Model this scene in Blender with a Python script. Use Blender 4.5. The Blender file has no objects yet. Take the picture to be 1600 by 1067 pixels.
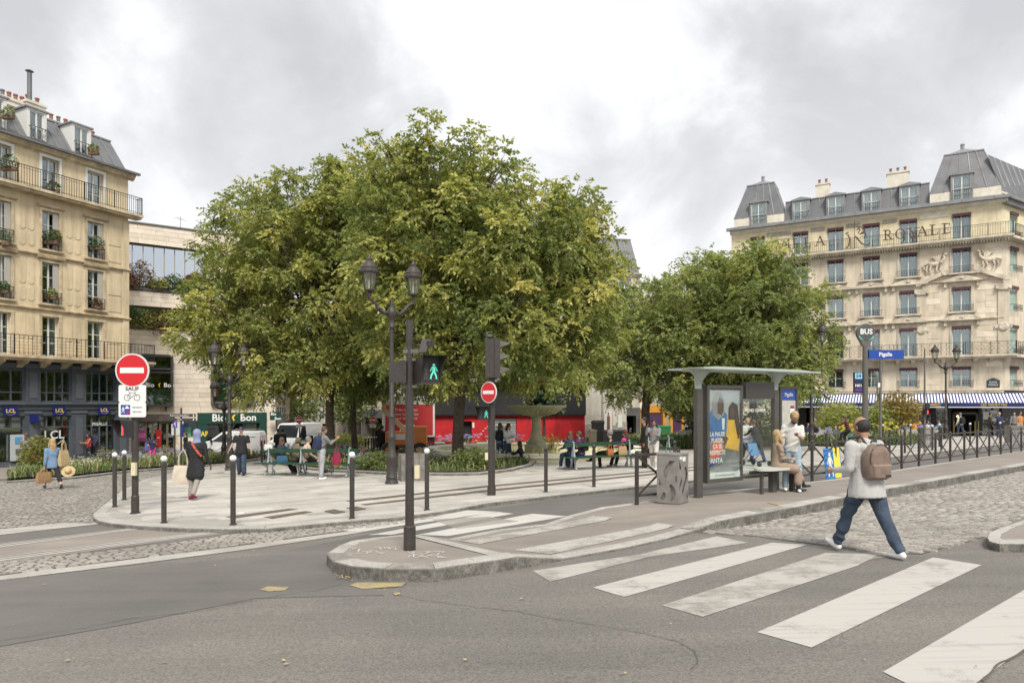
import bpy, math, random
import numpy as np
from mathutils import Vector, Matrix
from mathutils.bvhtree import BVHTree
random.seed(7); rng = np.random.default_rng(11)
PI = math.pi; R = math.radians
scene = bpy.context.scene; COL = scene.collection
F = 1067.0; HOR = 630.0; CZ = 1.721
# ---------------- camera ----------------
cd = bpy.data.cameras.new('camera'); cam = bpy.data.objects.new('camera', cd); COL.objects.link(cam)
cam.location = (0, 0, CZ); cam.rotation_euler = (PI/2, 0, 0)
cd.lens = 24; cd.sensor_width = 36; cd.shift_y = .0603; cd.clip_start = .05; cd.clip_end = 3000
scene.camera = cam
# ---------------- world and sun ----------------
SUN_EL, SUN_AZ = 50, 166      # azimuth measured clockwise from +Y
world = bpy.data.worlds.new('World'); scene.world = world; world.use_nodes = True
nt = world.node_tree; nt.nodes.clear()
def N(nt, t, **kw):
    n = nt.nodes.new(t)
    for k, v in kw.items():
        if k.startswith('i_'):
            n.inputs[k[2:].replace('_', ' ')].default_value = v
        else: setattr(n, k, v)
    return n
def build_world():
    L = nt.links.new
    out = N(nt, 'ShaderNodeOutputWorld'); bg = N(nt, 'ShaderNodeBackground'); bg.inputs[1].default_value = .1
    sky = N(nt, 'ShaderNodeTexSky', sky_type='NISHITA', sun_disc=False)
    sky.sun_elevation = R(SUN_EL); sky.sun_rotation = R(SUN_AZ)
    tc = N(nt, 'ShaderNodeTexCoord'); sep = N(nt, 'ShaderNodeSeparateXYZ'); L(tc.outputs['Generated'], sep.inputs[0])
    mx = N(nt, 'ShaderNodeMath', operation='MAXIMUM'); L(sep.outputs[2], mx.inputs[0]); mx.inputs[1].default_value = 0
    ad = N(nt, 'ShaderNodeMath', operation='ADD'); L(mx.outputs[0], ad.inputs[0]); ad.inputs[1].default_value = .8
    dx = N(nt, 'ShaderNodeMath', operation='DIVIDE'); L(sep.outputs[0], dx.inputs[0]); L(ad.outputs[0], dx.inputs[1])
    dy = N(nt, 'ShaderNodeMath', operation='DIVIDE'); L(sep.outputs[1], dy.inputs[0]); L(ad.outputs[0], dy.inputs[1])
    cb = N(nt, 'ShaderNodeCombineXYZ'); L(dx.outputs[0], cb.inputs[0]); L(dy.outputs[0], cb.inputs[1]); cb.inputs[2].default_value = 5.1
    n1 = N(nt, 'ShaderNodeTexNoise', i_Scale=4.2, i_Detail=10.0, i_Roughness=.54, i_Distortion=.3)
    n2 = N(nt, 'ShaderNodeTexNoise', i_Scale=1.5, i_Detail=3.0, i_Roughness=.5, i_Distortion=.2)
    L(cb.outputs[0], n1.inputs['Vector']); L(cb.outputs[0], n2.inputs['Vector'])
    m1 = N(nt, 'ShaderNodeMath', operation='MULTIPLY'); L(n1.outputs[0], m1.inputs[0]); m1.inputs[1].default_value = .78
    m2 = N(nt, 'ShaderNodeMath', operation='MULTIPLY_ADD'); L(n2.outputs[0], m2.inputs[0]); m2.inputs[1].default_value = .22; L(m1.outputs[0], m2.inputs[2])
    rp = N(nt, 'ShaderNodeValToRGB'); L(m2.outputs[0], rp.inputs[0])
    e = rp.color_ramp.elements; e[0].position = .39; e[0].color = (5.1, 5.2, 5.45, 1); e[1].position = .615; e[1].color = (8.9, 8.95, 9.0, 1)
    k = e.new(.46); k.color = (5.9, 6.0, 6.25, 1); k = e.new(.535); k.color = (7.7, 7.8, 7.95, 1)
    # ramp clamps at 1: use a multiply instead
    for q in e: q.color = (q.color[0]/10, q.color[1]/10, q.color[2]/10, 1)
    sc = N(nt, 'ShaderNodeVectorMath', operation='SCALE'); L(rp.outputs[0], sc.inputs[0]); sc.inputs['Scale'].default_value = 7.4
    # pale veil of light toward the horizon
    hz = N(nt, 'ShaderNodeMapRange'); L(sep.outputs[2], hz.inputs[0]); hz.inputs[1].default_value = 0; hz.inputs[2].default_value = .42; hz.inputs[3].default_value = .6; hz.inputs[4].default_value = 0
    mh = N(nt, 'ShaderNodeMix', data_type='RGBA'); L(hz.outputs[0], mh.inputs[0]); L(sc.outputs[0], mh.inputs[6]); mh.inputs[7].default_value = (6.2, 6.3, 6.45, 1)
    # small gaps of real sky
    n3 = N(nt, 'ShaderNodeTexNoise', i_Scale=1.1, i_Detail=7.0, i_Roughness=.6); L(cb.outputs[0], n3.inputs['Vector'])
    gp = N(nt, 'ShaderNodeMapRange'); L(n3.outputs[0], gp.inputs[0]); gp.inputs[1].default_value = .69; gp.inputs[2].default_value = .76; gp.inputs[3].default_value = 0; gp.inputs[4].default_value = .35
    mg = N(nt, 'ShaderNodeMix', data_type='RGBA'); L(gp.outputs[0], mg.inputs[0]); L(mh.outputs[2], mg.inputs[6]); L(sky.outputs[0], mg.inputs[7])
    L(mg.outputs[2], bg.inputs[0]); L(bg.outputs[0], out.inputs[0])
build_world()
sd = bpy.data.lights.new('sun', 'SUN'); sd.energy = 2.3; sd.angle = R(18); sd.color = (1, .95, .86)
sun = bpy.data.objects.new('sun', sd); COL.objects.link(sun)
sv = Vector((math.sin(R(SUN_AZ))*math.cos(R(SUN_EL)), math.cos(R(SUN_AZ))*math.cos(R(SUN_EL)), math.sin(R(SUN_EL))))
sun.rotation_euler = sv.to_track_quat('Z', 'Y').to_euler()
vs = scene.view_settings; vs.view_transform = 'Standard'; vs.look = 'None'; vs.exposure = .8; vs.gamma = 1; vs.use_curve_mapping = False
# ---------------- helpers ----------------
def mk(name, data=None, parent=None, loc=None, rz=0):
    o = bpy.data.objects.new(name, data); COL.objects.link(o)
    if parent is not None: o.parent = parent
    if loc is not None: o.location = loc
    if rz: o.rotation_euler = (0, 0, rz)
    return o
def tag(o, label, cat, group=None, kind=None):
    o['label'] = label; o['category'] = cat
    if group: o['group'] = group
    if kind: o['kind'] = kind
    return o
def struct(o): o['kind'] = 'structure'; return o
def stuff(o): o['kind'] = 'stuff'; return o
def mesh_of(name, v, f, m=None, smooth=None):
    me = bpy.data.meshes.new(name)
    v = np.asarray(v, dtype=np.float32)
    if isinstance(f, np.ndarray):          # all faces same size
        n, k = f.shape
        me.vertices.add(len(v)); me.vertices.foreach_set('co', v.ravel())
        me.loops.add(n*k); me.loops.foreach_set('vertex_index', f.ravel().astype(np.int32))
        me.polygons.add(n); me.polygons.foreach_set('loop_start', np.arange(0, n*k, k, dtype=np.int32))
        me.polygons.foreach_set('loop_total', np.full(n, k, dtype=np.int32)); me.update(calc_edges=True)
    else:
        me.from_pydata(v.tolist(), [], f)
    if m is not None: me.materials.append(m)
    if smooth is not None:
        me.polygons.foreach_set('use_smooth', [True]*len(me.polygons))
        try: me.set_sharp_from_angle(angle=R(smooth))
        except Exception: pass
    return me
class MB:
    def __init__(s): s.v = []; s.f = []
    def add(s, v, f):
        b = len(s.v); s.v += [tuple(p) for p in v]; s.f += [tuple(i+b for i in q) for q in f]; return s
    def bb(s, x0, x1, y0, y1, z0, z1):
        return s.add([(x0,y0,z0),(x1,y0,z0),(x1,y1,z0),(x0,y1,z0),(x0,y0,z1),(x1,y0,z1),(x1,y1,z1),(x0,y1,z1)],
                     [(0,3,2,1),(4,5,6,7),(0,1,5,4),(1,2,6,5),(2,3,7,6),(3,0,4,7)])
    def box(s, c, sz, rz=0, M=None):
        m = MB().bb(-sz[0]/2, sz[0]/2, -sz[1]/2, sz[1]/2, -sz[2]/2, sz[2]/2)
        T = Matrix.Translation(c) @ (M if M is not None else Matrix.Rotation(rz, 4, 'Z'))
        return s.add([T @ Vector(p) for p in m.v], m.f)
    def quad(s, a, b, c, d): return s.add([a, b, c, d], [(0,1,2,3)])
    def tube(s, pts, r, n=8, caps=True, flat=None):
        pts = [Vector(p) for p in pts]; k = len(pts); rr = r if isinstance(r, (list, tuple)) else [r]*k
        v = []; prev = None
        for i, p in enumerate(pts):
            t = (pts[min(i+1, k-1)]-pts[max(i-1, 0)])
            t = t.normalized() if t.length > 1e-9 else Vector((0,0,1))
            if prev is None:
                a = t.cross(Vector((0,0,1)) if abs(t.z) < .9 else Vector((1,0,0))).normalized()
            else:
                a = prev-t*prev.dot(t); a = a.normalized() if a.length > 1e-6 else t.orthogonal().normalized()
            prev = a; b = t.cross(a)
            for j in range(n):
                th = 2*PI*j/n+PI/n
                v.append(p+(a*math.cos(th)+b*math.sin(th))*rr[i])
        f = [(i*n+j, i*n+(j+1)%n, (i+1)*n+(j+1)%n, (i+1)*n+j) for i in range(k-1) for j in range(n)]
        if caps: f += [tuple(range(n-1, -1, -1)), tuple(range((k-1)*n, k*n))]
        return s.add(v, f)
    def bar(s, a, b, w, h=None):      # rectangular bar
        h = h or w; a = Vector(a); b = Vector(b); t = (b-a)
        L = t.length
        if L < 1e-6: return s
        q = t.to_track_quat('Z', 'Y').to_matrix().to_4x4()
        return s.box((a+b)/2, (w, h, L), M=q)
    def lathe(s, prof, n=16, c=(0,0,0)):
        v = []
        for r_, z in prof:
            for j in range(n): v.append((c[0]+r_*math.cos(2*PI*j/n), c[1]+r_*math.sin(2*PI*j/n), c[2]+z))
        k = len(prof)
        f = [(i*n+j, i*n+(j+1)%n, (i+1)*n+(j+1)%n, (i+1)*n+j) for i in range(k-1) for j in range(n)]
        f += [tuple(range(n-1, -1, -1)), tuple(range((k-1)*n, k*n))]
        return s.add(v, f)
    def ball(s, c, r, n=12, m=8, T=None):
        r = r if isinstance(r, (tuple, list)) else (r, r, r); v = []
        for i in range(1, m):
            ph = PI*i/m
            for j in range(n): v.append((r[0]*math.sin(ph)*math.cos(2*PI*j/n), r[1]*math.sin(ph)*math.sin(2*PI*j/n), -r[2]*math.cos(ph)))
        v += [(0,0,-r[2]), (0,0,r[2])]; a, b = len(v)-2, len(v)-1
        f = [(i*n+j, i*n+(j+1)%n, (i+1)*n+(j+1)%n, (i+1)*n+j) for i in range(m-2) for j in range(n)]
        f += [(a, (j+1)%n, j) for j in range(n)]+[((m-2)*n+j, (m-2)*n+(j+1)%n, b) for j in range(n)]
        if T is not None: v = [T @ Vector(p) for p in v]
        return s.add([(p[0]+c[0], p[1]+c[1], p[2]+c[2]) for p in v], f)
    def prism(s, poly, z0, z1):       # xy polygon, ccw
        n = len(poly)
        return s.add([(x, y, z0) for x, y in poly]+[(x, y, z1) for x, y in poly],
                     [tuple(range(n-1, -1, -1)), tuple(range(n, 2*n))]+[(i, (i+1)%n, n+(i+1)%n, n+i) for i in range(n)])
    def xz(s, poly, y0, y1):          # xz polygon, front at y0 (<y1)
        n = len(poly)
        return s.add([(x, y0, z) for x, z in poly]+[(x, y1, z) for x, z in poly],
                     [tuple(range(n)), tuple(range(2*n-1, n-1, -1))]+[(n+i, n+(i+1)%n, (i+1)%n, i) for i in range(n)])
    def yz(s, poly, x0, x1):
        n = len(poly)
        return s.add([(x0, y, z) for y, z in poly]+[(x1, y, z) for y, z in poly],
                     [tuple(range(n-1, -1, -1)), tuple(range(n, 2*n))]+[(i, (i+1)%n, n+(i+1)%n, n+i) for i in range(n)])
    def mesh(s, name, m, smooth=None): return mesh_of(name, s.v, s.f, m, smooth)
    def build(s, name, m, parent=None, loc=None, rz=0, smooth=None):
        return mk(name, s.mesh(name, m, smooth), parent, loc, rz)
def copy_tree(o, parent=None):
    c = o.copy(); COL.objects.link(c); c.parent = parent
    for ch in o.children: copy_tree(ch, c)
    return c
def copy_thing(o, loc, rz, label=None):
    c = copy_tree(o); c.location = loc; c.rotation_euler = (0, 0, rz)
    if label: c['label'] = label
    return c
# batch jobs: text conversion and voxel-smoothed bodies, done once at the end of the file
TEXTS = []; SKINS = []
def text(s, size, m, parent, loc, rot=(PI/2, 0, 0), name='lettering', bold=0, ext=.002, sx=1, align='CENTER'):
    c = bpy.data.curves.new(name, 'FONT'); c.body = s; c.size = size; c.extrude = ext; c.offset = bold*size
    c.align_x = align; c.align_y = 'CENTER'; c.resolution_u = 2; c.materials.append(m)
    o = mk(name, c); o.parent = parent; o.location = loc; o.rotation_euler = rot; o.scale = (sx, 1, 1)
    TEXTS.append(o); return o
# ---------------- materials ----------------
MC = {}
def mat(name, col, rough=.65, metal=0, var=0, vs=4, col2=None, bump=0, bs=40, emit=0, spec=.5, world_co=False, trans=0, lo=.35, hi=.65, detail=6, streak=0):
    if name in MC: return MC[name]
    m = bpy.data.materials.new(name); m.use_nodes = True; t = m.node_tree; b = t.nodes['Principled BSDF']; L = t.links.new
    b.inputs['Roughness'].default_value = rough; b.inputs['Metallic'].default_value = metal
    b.inputs['Specular IOR Level'].default_value = spec; b.inputs['Base Color'].default_value = (*col, 1)
    if emit:
        b.inputs['Emission Color'].default_value = (*col, 1); b.inputs['Emission Strength'].default_value = emit
    if var or bump or col2:
        if world_co: co = N(t, 'ShaderNodeNewGeometry').outputs['Position']
        else: co = N(t, 'ShaderNodeTexCoord').outputs['Object']
        if var or col2:
            n = N(t, 'ShaderNodeTexNoise', i_Scale=vs, i_Detail=float(detail), i_Roughness=.6); L(co, n.inputs['Vector'])
            mr = N(t, 'ShaderNodeMapRange'); L(n.outputs[0], mr.inputs[0]); mr.inputs[1].default_value = lo; mr.inputs[2].default_value = hi
            mx = N(t, 'ShaderNodeMix', data_type='RGBA'); L(mr.outputs[0], mx.inputs[0])
            c2 = col2 or tuple(c*(1-var) for c in col); c1 = col if col2 else tuple(min(1, c*(1+var*.5)) for c in col)
            mx.inputs[6].default_value = (*c1, 1); mx.inputs[7].default_value = (*c2, 1); L(mx.outputs[2], b.inputs['Base Color'])
            if streak:      # rain-washed soot stains
                mp = N(t, 'ShaderNodeMapping'); mp.inputs['Scale'].default_value = (2.2, 2.2, .22); L(co, mp.inputs[0]); ns = N(t, 'ShaderNodeTexNoise', i_Scale=1.0, i_Detail=7.0, i_Roughness=.65); L(mp.outputs[0], ns.inputs['Vector'])
                rs = N(t, 'ShaderNodeMapRange'); L(ns.outputs[0], rs.inputs[0]); rs.inputs[1].default_value = .42; rs.inputs[2].default_value = .72; rs.inputs[3].default_value = 1; rs.inputs[4].default_value = 1-streak
                vv = N(t, 'ShaderNodeVectorMath', operation='SCALE'); L(mx.outputs[2], vv.inputs[0]); L(rs.outputs[0], vv.inputs['Scale']); L(vv.outputs[0], b.inputs['Base Color'])
        if bump:
            n = N(t, 'ShaderNodeTexNoise', i_Scale=bs, i_Detail=4.0); L(co, n.inputs['Vector'])
            bp = N(t, 'ShaderNodeBump'); bp.inputs['Strength'].default_value = min(1, bump); bp.inputs['Distance'].default_value = .02
            L(n.outputs[0], bp.inputs['Height']); L(bp.outputs[0], b.inputs['Normal'])
    MC[name] = m; return m
def glass_mat(name, tint=(.6,.65,.65), clear=.72, rough=.03, tcol=(.8,.85,.85)):
    if name in MC: return MC[name]
    m = bpy.data.materials.new(name); m.use_nodes = True; t = m.node_tree; t.nodes.clear(); L = t.links.new
    o = N(t, 'ShaderNodeOutputMaterial'); g = N(t, 'ShaderNodeBsdfGlossy'); g.inputs['Roughness'].default_value = rough; g.inputs['Color'].default_value = (*tint, 1)
    tr = N(t, 'ShaderNodeBsdfTransparent'); tr.inputs[0].default_value = (*tcol, 1)
    lw = N(t, 'ShaderNodeLayerWeight'); lw.inputs[0].default_value = .5
    pw_ = N(t, 'ShaderNodeMath', operation='POWER'); L(lw.outputs['Facing'], pw_.inputs[0]); pw_.inputs[1].default_value = 4; mr = N(t, 'ShaderNodeMapRange'); L(pw_.outputs[0], mr.inputs[0]); mr.inputs[3].default_value = 1-clear; mr.inputs[4].default_value = .85
    mx = N(t, 'ShaderNodeMixShader'); L(mr.outputs[0], mx.inputs[0]); L(tr.outputs[0], mx.inputs[1]); L(g.outputs[0], mx.inputs[2]); L(mx.outputs[0], o.inputs[0])
    MC[name] = m; return m
def ground_mat(name, c1, c2, grain=.5, patch=.35, gs=260, bump=.5, stains=0, rough=.85, c3=None):
    m = bpy.data.materials.new(name); m.use_nodes = True; t = m.node_tree; b = t.nodes['Principled BSDF']; L = t.links.new
    b.inputs['Roughness'].default_value = rough; b.inputs['Specular IOR Level'].default_value = .3
    co = N(t, 'ShaderNodeNewGeometry').outputs['Position']
    n1 = N(t, 'ShaderNodeTexNoise', i_Scale=patch, i_Detail=5.0, i_Roughness=.6, i_Distortion=.3); L(co, n1.inputs['Vector'])
    mr = N(t, 'ShaderNodeMapRange'); L(n1.outputs[0], mr.inputs[0]); mr.inputs[1].default_value = .36; mr.inputs[2].default_value = .64
    mx = N(t, 'ShaderNodeMix', data_type='RGBA'); mx.inputs[6].default_value = (*c1, 1); mx.inputs[7].default_value = (*c2, 1); L(mr.outputs[0], mx.inputs[0])
    # streaks along the street
    mp = N(t, 'ShaderNodeMapping'); mp.inputs['Rotation'].default_value = (0, 0, -R(39)); mp.inputs['Scale'].default_value = (.12, 1.6, 1); L(co, mp.inputs[0])
    n4 = N(t, 'ShaderNodeTexNoise', i_Scale=1.4, i_Detail=4.0); L(mp.outputs[0], n4.inputs['Vector'])
    r4 = N(t, 'ShaderNodeMapRange'); L(n4.outputs[0], r4.inputs[0]); r4.inputs[1].default_value = .3; r4.inputs[2].default_value = .7; r4.inputs[3].default_value = .88; r4.inputs[4].default_value = 1.08
    n2 = N(t, 'ShaderNodeTexNoise', i_Scale=gs, i_Detail=2.0, i_Roughness=.8); L(co, n2.inputs['Vector'])
    n2b = N(t, 'ShaderNodeTexNoise', i_Scale=gs*.22, i_Detail=3.0, i_Roughness=.8); L(co, n2b.inputs['Vector'])
    aa = N(t, 'ShaderNodeMath', operation='MULTIPLY_ADD'); L(n2b.outputs[0], aa.inputs[0]); aa.inputs[1].default_value = 1.0; L(n2.outputs[0], aa.inputs[2])
    r2 = N(t, 'ShaderNodeMapRange'); L(aa.outputs[0], r2.inputs[0]); r2.inputs[1].default_value = .8; r2.inputs[2].default_value = 1.2; r2.inputs[3].default_value = 1-grain; r2.inputs[4].default_value = 1+grain
    mm = N(t, 'ShaderNodeMath', operation='MULTIPLY'); L(r2.outputs[0], mm.inputs[0]); L(r4.outputs[0], mm.inputs[1])
    v = N(t, 'ShaderNodeVectorMath', operation='SCALE'); L(mx.outputs[2], v.inputs[0]); L(mm.outputs[0], v.inputs['Scale']); L(v.outputs[0], b.inputs['Base Color'])
    bp = N(t, 'ShaderNodeBump'); bp.inputs['Strength'].default_value = bump; bp.inputs['Distance'].default_value = .006; L(aa.outputs[0], bp.inputs['Height']); L(bp.outputs[0], b.inputs['Normal'])
    MC[name] = m; return m
def paint_mat(name, col, under, wear=.5, ws=2.5):
    m = bpy.data.materials.new(name); m.use_nodes = True; t = m.node_tree; b = t.nodes['Principled BSDF']; L = t.links.new
    b.inputs['Roughness'].default_value = .75; co = N(t, 'ShaderNodeNewGeometry').outputs['Position']
    n1 = N(t, 'ShaderNodeTexNoise', i_Scale=ws, i_Detail=10.0, i_Roughness=.75); L(co, n1.inputs['Vector'])
    n2 = N(t, 'ShaderNodeTexNoise', i_Scale=120.0, i_Detail=2.0); L(co, n2.inputs['Vector'])
    a = N(t, 'ShaderNodeMath', operation='MULTIPLY_ADD'); L(n2.outputs[0], a.inputs[0]); a.inputs[1].default_value = .35; L(n1.outputs[0], a.inputs[2])
    mr = N(t, 'ShaderNodeMapRange'); L(a.outputs[0], mr.inputs[0]); mr.inputs[1].default_value = .92-wear*.34; mr.inputs[2].default_value = 1.02-wear*.3
    mx = N(t, 'ShaderNodeMix', data_type='RGBA'); mx.inputs[6].default_value = (*col, 1); mx.inputs[7].default_value = (*under, 1); L(mr.outputs[0], mx.inputs[0])
    # dark tyre scuffs
    mp = N(t, 'ShaderNodeMapping'); mp.inputs['Rotation'].default_value = (0, 0, -R(32)); mp.inputs['Scale'].default_value = (.5, 14, 1); L(co, mp.inputs[0])
    n3 = N(t, 'ShaderNodeTexNoise', i_Scale=1.0, i_Detail=3.0); L(mp.outputs[0], n3.inputs['Vector'])
    r3 = N(t, 'ShaderNodeMapRange'); L(n3.outputs[0], r3.inputs[0]); r3.inputs[1].default_value = .55; r3.inputs[2].default_value = .75; r3.inputs[3].default_value = 1; r3.inputs[4].default_value = .78
    v = N(t, 'ShaderNodeVectorMath', operation='SCALE'); L(mx.outputs[2], v.inputs[0]); L(r3.outputs[0], v.inputs['Scale']); L(v.outputs[0], b.inputs['Base Color'])
    MC[name] = m; return m
IRON = mat('iron_paint', (.045,.038,.034), .5, bump=.15, bs=60, var=.25, vs=12)
IRON2 = mat('iron_black', (.02,.02,.022), .5)
STEEL = mat('grey_steel', (.16,.15,.135), .45, .3, var=.2, vs=8)
WHITE = mat('white_paint', (.75,.75,.73), .45, var=.08, vs=9)
BLACK = mat('black_plastic', (.025,.025,.026), .45)
RED = mat('sign_red', (.55,.012,.018), .35)
BLUE = mat('sign_blue', (.012,.06,.32), .35)
GREENL = mat('green_lamp', (.1,.6,.42), .4, emit=.45)
REDL = mat('red_lamp', (.95,.06,.08), .4, emit=.9)
GLASS = glass_mat('window_glass'); SHGLASS = glass_mat('clear_glass', (.9,.95,.93), .93, tcol=(.93,.96,.95))
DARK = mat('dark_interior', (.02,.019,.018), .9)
GOLD = mat('gold_paint', (.55,.38,.06), .5)
# ---------------- ground ----------------
def gz(x, y):
    x = max(-30, min(60, x)); y = max(-40, y)
    return .0213*x+(-.0311*min(y, 150))
def G0(px, py, h=0):       # pixel of the photograph -> point on the ground plane raised by h
    u = (px-800)/F; D = (CZ-h)/((py-HOR)/F+.0213*u-.0311); return Vector((u*D, D, gz(u*D, D)+h))
def PD(px, D, h=0): x = (px-800)/F*D; return Vector((x, D, gz(x, D)+h))
ASPH = ground_mat('asphalt_worn', (.19,.176,.158), (.152,.142,.129), grain=.42, patch=.3, gs=190, bump=.6)
ASPH2 = ground_mat('asphalt_smooth', (.158,.149,.138), (.128,.121,.113), grain=.16, patch=.5, gs=300, bump=.25)
ASPH3 = ground_mat('asphalt_pavement', (.27,.235,.205), (.225,.2,.178), grain=.16, patch=.8, gs=300, bump=.25)
GRAN = ground_mat('granite', (.42,.4,.37), (.33,.315,.29), grain=.28, patch=2.5, gs=150, bump=.3)
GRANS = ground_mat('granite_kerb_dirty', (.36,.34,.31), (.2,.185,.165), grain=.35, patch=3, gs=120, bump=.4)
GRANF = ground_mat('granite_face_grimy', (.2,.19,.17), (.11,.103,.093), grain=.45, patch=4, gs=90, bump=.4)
JOINT = mat('joint_sand', (.13,.115,.1), .95, var=.3, vs=3, world_co=True)
COBB = ground_mat('cobble_stone', (.33,.305,.27), (.27,.25,.225), grain=.2, patch=1.6, gs=60, bump=.4)
COBL = ground_mat('cobble_left', (.29,.265,.235), (.2,.185,.165), grain=.25, patch=.9, gs=60, bump=.4)
PAINT = paint_mat('road_paint_white', (.43,.41,.38), (.25,.23,.205), .58, 2.2)
PAINTW = paint_mat('road_paint_worn', (.4,.38,.35), (.25,.23,.205), .86, 1.8)
PAINTN = paint_mat('road_paint_fresh', (.5,.48,.445), (.2,.182,.16), .42, 2)
YEL = paint_mat('road_paint_yellow', (.37,.29,.13), (.22,.2,.17), .8, 7)
DIRT = mat('planting_soil', (.09,.07,.05), .95, var=.4, vs=5, world_co=True)
SLABS = [ground_mat('paving_%d' % i, c, tuple(k*.88 for k in c), grain=.1, patch=2, gs=120, bump=.15, rough=.75)
         for i, c in enumerate([(.48,.455,.415), (.45,.425,.385), (.4,.38,.35), (.46,.43,.385), (.52,.495,.455)])]
BROWN = mat('drain_grate', (.13,.1,.075), .7, var=.3, vs=20)

xs = [-400,-60,-30,-10,10,30,60,400]; ys = [-60,-20,0,20,40,54,100,150,400,2500]
v = [(x, y, gz(x, y)) for y in ys for x in xs]; nx = len(xs)
f = [(j*nx+i, j*nx+i+1, (j+1)*nx+i+1, (j+1)*nx+i) for j in range(len(ys)-1) for i in range(nx-1)]
ground = struct(mk('road', mesh_of('road', v, f, ASPH)))
BV = []; BV.append(BVHTree.FromPolygons(v, f))
def sheet(name, pts, m, dz=.004, parent=None):
    me = mesh_of(name, [(p[0], p[1], p[2]+dz) for p in pts], [tuple(range(len(pts)))], m)
    o = mk(name, me, parent)
    return o
def px_sheet(name, px, m, dz=.004, h=0): return struct(sheet(name, [G0(a, b, h) for a, b in px], m, dz))
def slab(name, top, m, drop=.3):       # closed raised slab from top outline points
    n = len(top); v = [tuple(p) for p in top]+[(p[0], p[1], p[2]-drop) for p in top]
    f = [tuple(range(n))]+[(i, n+i, n+(i+1)%n, (i+1)%n) for i in range(n)]
    return mk(name, mesh_of(name, v, f, m))
def ray(px, py):
    d = Vector(((px-800)/F, 1, (HOR-py)/F)).normalized(); o = Vector((0, 0, CZ)); best = None
    for b in BV:
        r = b.ray_cast(o, d)
        if r[0] is not None and (best is None or r[3] < best[1]): best = (r[0], r[3])
    return best[0] if best else G0(px, py)
def gtop(x, y):
    best = -99
    for b in BV:
        r = b.ray_cast(Vector((x, y, 8)), Vector((0, 0, -1)))
        if r[0] is not None: best = max(best, r[0].z)
    return best
def G(px, py): return ray(px, py)
SD = Vector((math.cos(R(39)), math.sin(R(39)), 0)); SN = Vector((-SD.y, SD.x, 0))
# smoother asphalt lane on the far side of the seam
px_sheet('asphalt_lane', [(-90,908),(0,905),(200,888),(400,869),(560,838),(700,806),(860,781),(1085,757),(1384,720),(1600,692),(1650,700),(1300,752),(1100,773),(990,788),(900,812),(700,848),(560,858),(515,872),(600,930),(400,935),(200,975),(0,1010),(-90,1030)], ASPH2, .004)
# --- island with bus stop, as a strip of stations front / back ---
ST = [((511,866,.14),(511.5,864,.14)),((520,877,.14),(530,852,.14)),((550,885,.14),(550,845,.14)),((600,889,.14),(587,839.5,.14)),((680,889,.14),(632,835,.14)),
      ((812,870,.14),(655,836,.13)),((880,873,.02),(700,842,.02)),((975,856,.02),(775,827.5,.02)),((1040,842,.02),(850,819,.02)),((1085,829,.03),(887,806,.03)),
      ((1120,815,.12),(940,792.5,.12)),((1140,811,.16),(990,785.5,.16)),((1240,793,.16),(1098,771,.16)),((1386,764,.16),(1300,749,.16)),((1600,727,.16),(1600,704,.16))]
fr = [G0(*a) for a, b in ST]; bk = [G0(*b) for a, b in ST]
e = fr[-1]+SD*26; e.z = gz(e.x, e.y)+.16; fr.append(e); e = bk[-1]+SD*26; e.z = gz(e.x, e.y)+.16; bk.append(e)
n = len(fr); v = [tuple(p) for p in fr]+[tuple(p) for p in bk]+[(p.x, p.y, gz(p.x, p.y)-.1) for p in fr]+[(p.x, p.y, gz(p.x, p.y)-.1) for p in bk]
f = [(i, i+1, n+i+1, n+i) for i in range(n-1)]+[(2*n+i, 2*n+i+1, i+1, i) for i in range(n-1)]+[(n+i, n+i+1, 3*n+i+1, 3*n+i) for i in range(n-1)]+[(0, n, 3*n, 2*n), (n-1, 3*n-1, 4*n-1, 2*n-1)]
island = struct(mk('bus_stop_pavement', mesh_of('bus_stop_pavement', v, f, ASPH3)))
BV.append(BVHTree.FromPolygons(v, f[:n-1]))
def resample(pts, L):
    out = [pts[0]]; 
    for a, b in zip(pts[:-1], pts[1:]):
        k = max(1, round((b-a).length/L))
        for i in range(1, k+1): out.append(a.lerp(b, i/k))
    return out
def kerb(parent, pts, w, L, m, side=1, gap=.006, proud=.004, m2=None):
    P = resample(pts, L)
    def off(i, d):
        a = P[max(i-1, 0)]; b = P[min(i+1, len(P)-1)]; t = (b-a); t.z = 0; t.normalize(); nn = Vector((-t.y, t.x, 0))*side
        return P[i]+nn*d
    for i in range(len(P)-1):
        a, b = off(i, -.003), off(i+1, -.003); c, d = off(i+1, w), off(i, w)
        t = (b-a).normalized()*gap/2; t2 = (c-d).normalized()*gap/2
        a, b, c, d = a+t, b-t, c-t2, d+t2; z = proud+random.uniform(0, .003)
        ch = .012; n1 = (d-a).normalized()*ch; n2 = (c-b).normalized()*ch
        top = [a+n1, b+n2, c, d]; mid = [a-Vector((0,0,ch)), b-Vector((0,0,ch))]
        vv = [(p.x, p.y, p.z+z) for p in top]+[(p.x, p.y, p.z+z) for p in mid]+[(p.x, p.y, gz(p.x, p.y)-.15) for p in (a, b, c, d)]
        ff = [(0,1,2,3),(4,5,1,0),(6,7,5,4),(7,8,2,1,5),(8,9,3,2),(9,6,4,0,3)]
        ff = [q[::-1] if side < 0 else q for q in ff]
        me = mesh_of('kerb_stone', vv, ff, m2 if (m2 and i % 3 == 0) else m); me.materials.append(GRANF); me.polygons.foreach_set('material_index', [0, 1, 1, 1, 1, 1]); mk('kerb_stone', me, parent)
kerb(island, fr[:6], .28, .55, GRAN, 1, m2=GRANS); kerb(island, fr[5:10], .24, .9, GRAN, 1); kerb(island, fr[9:], .3, 1.1, GRAN, 1, m2=GRANS)
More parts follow.
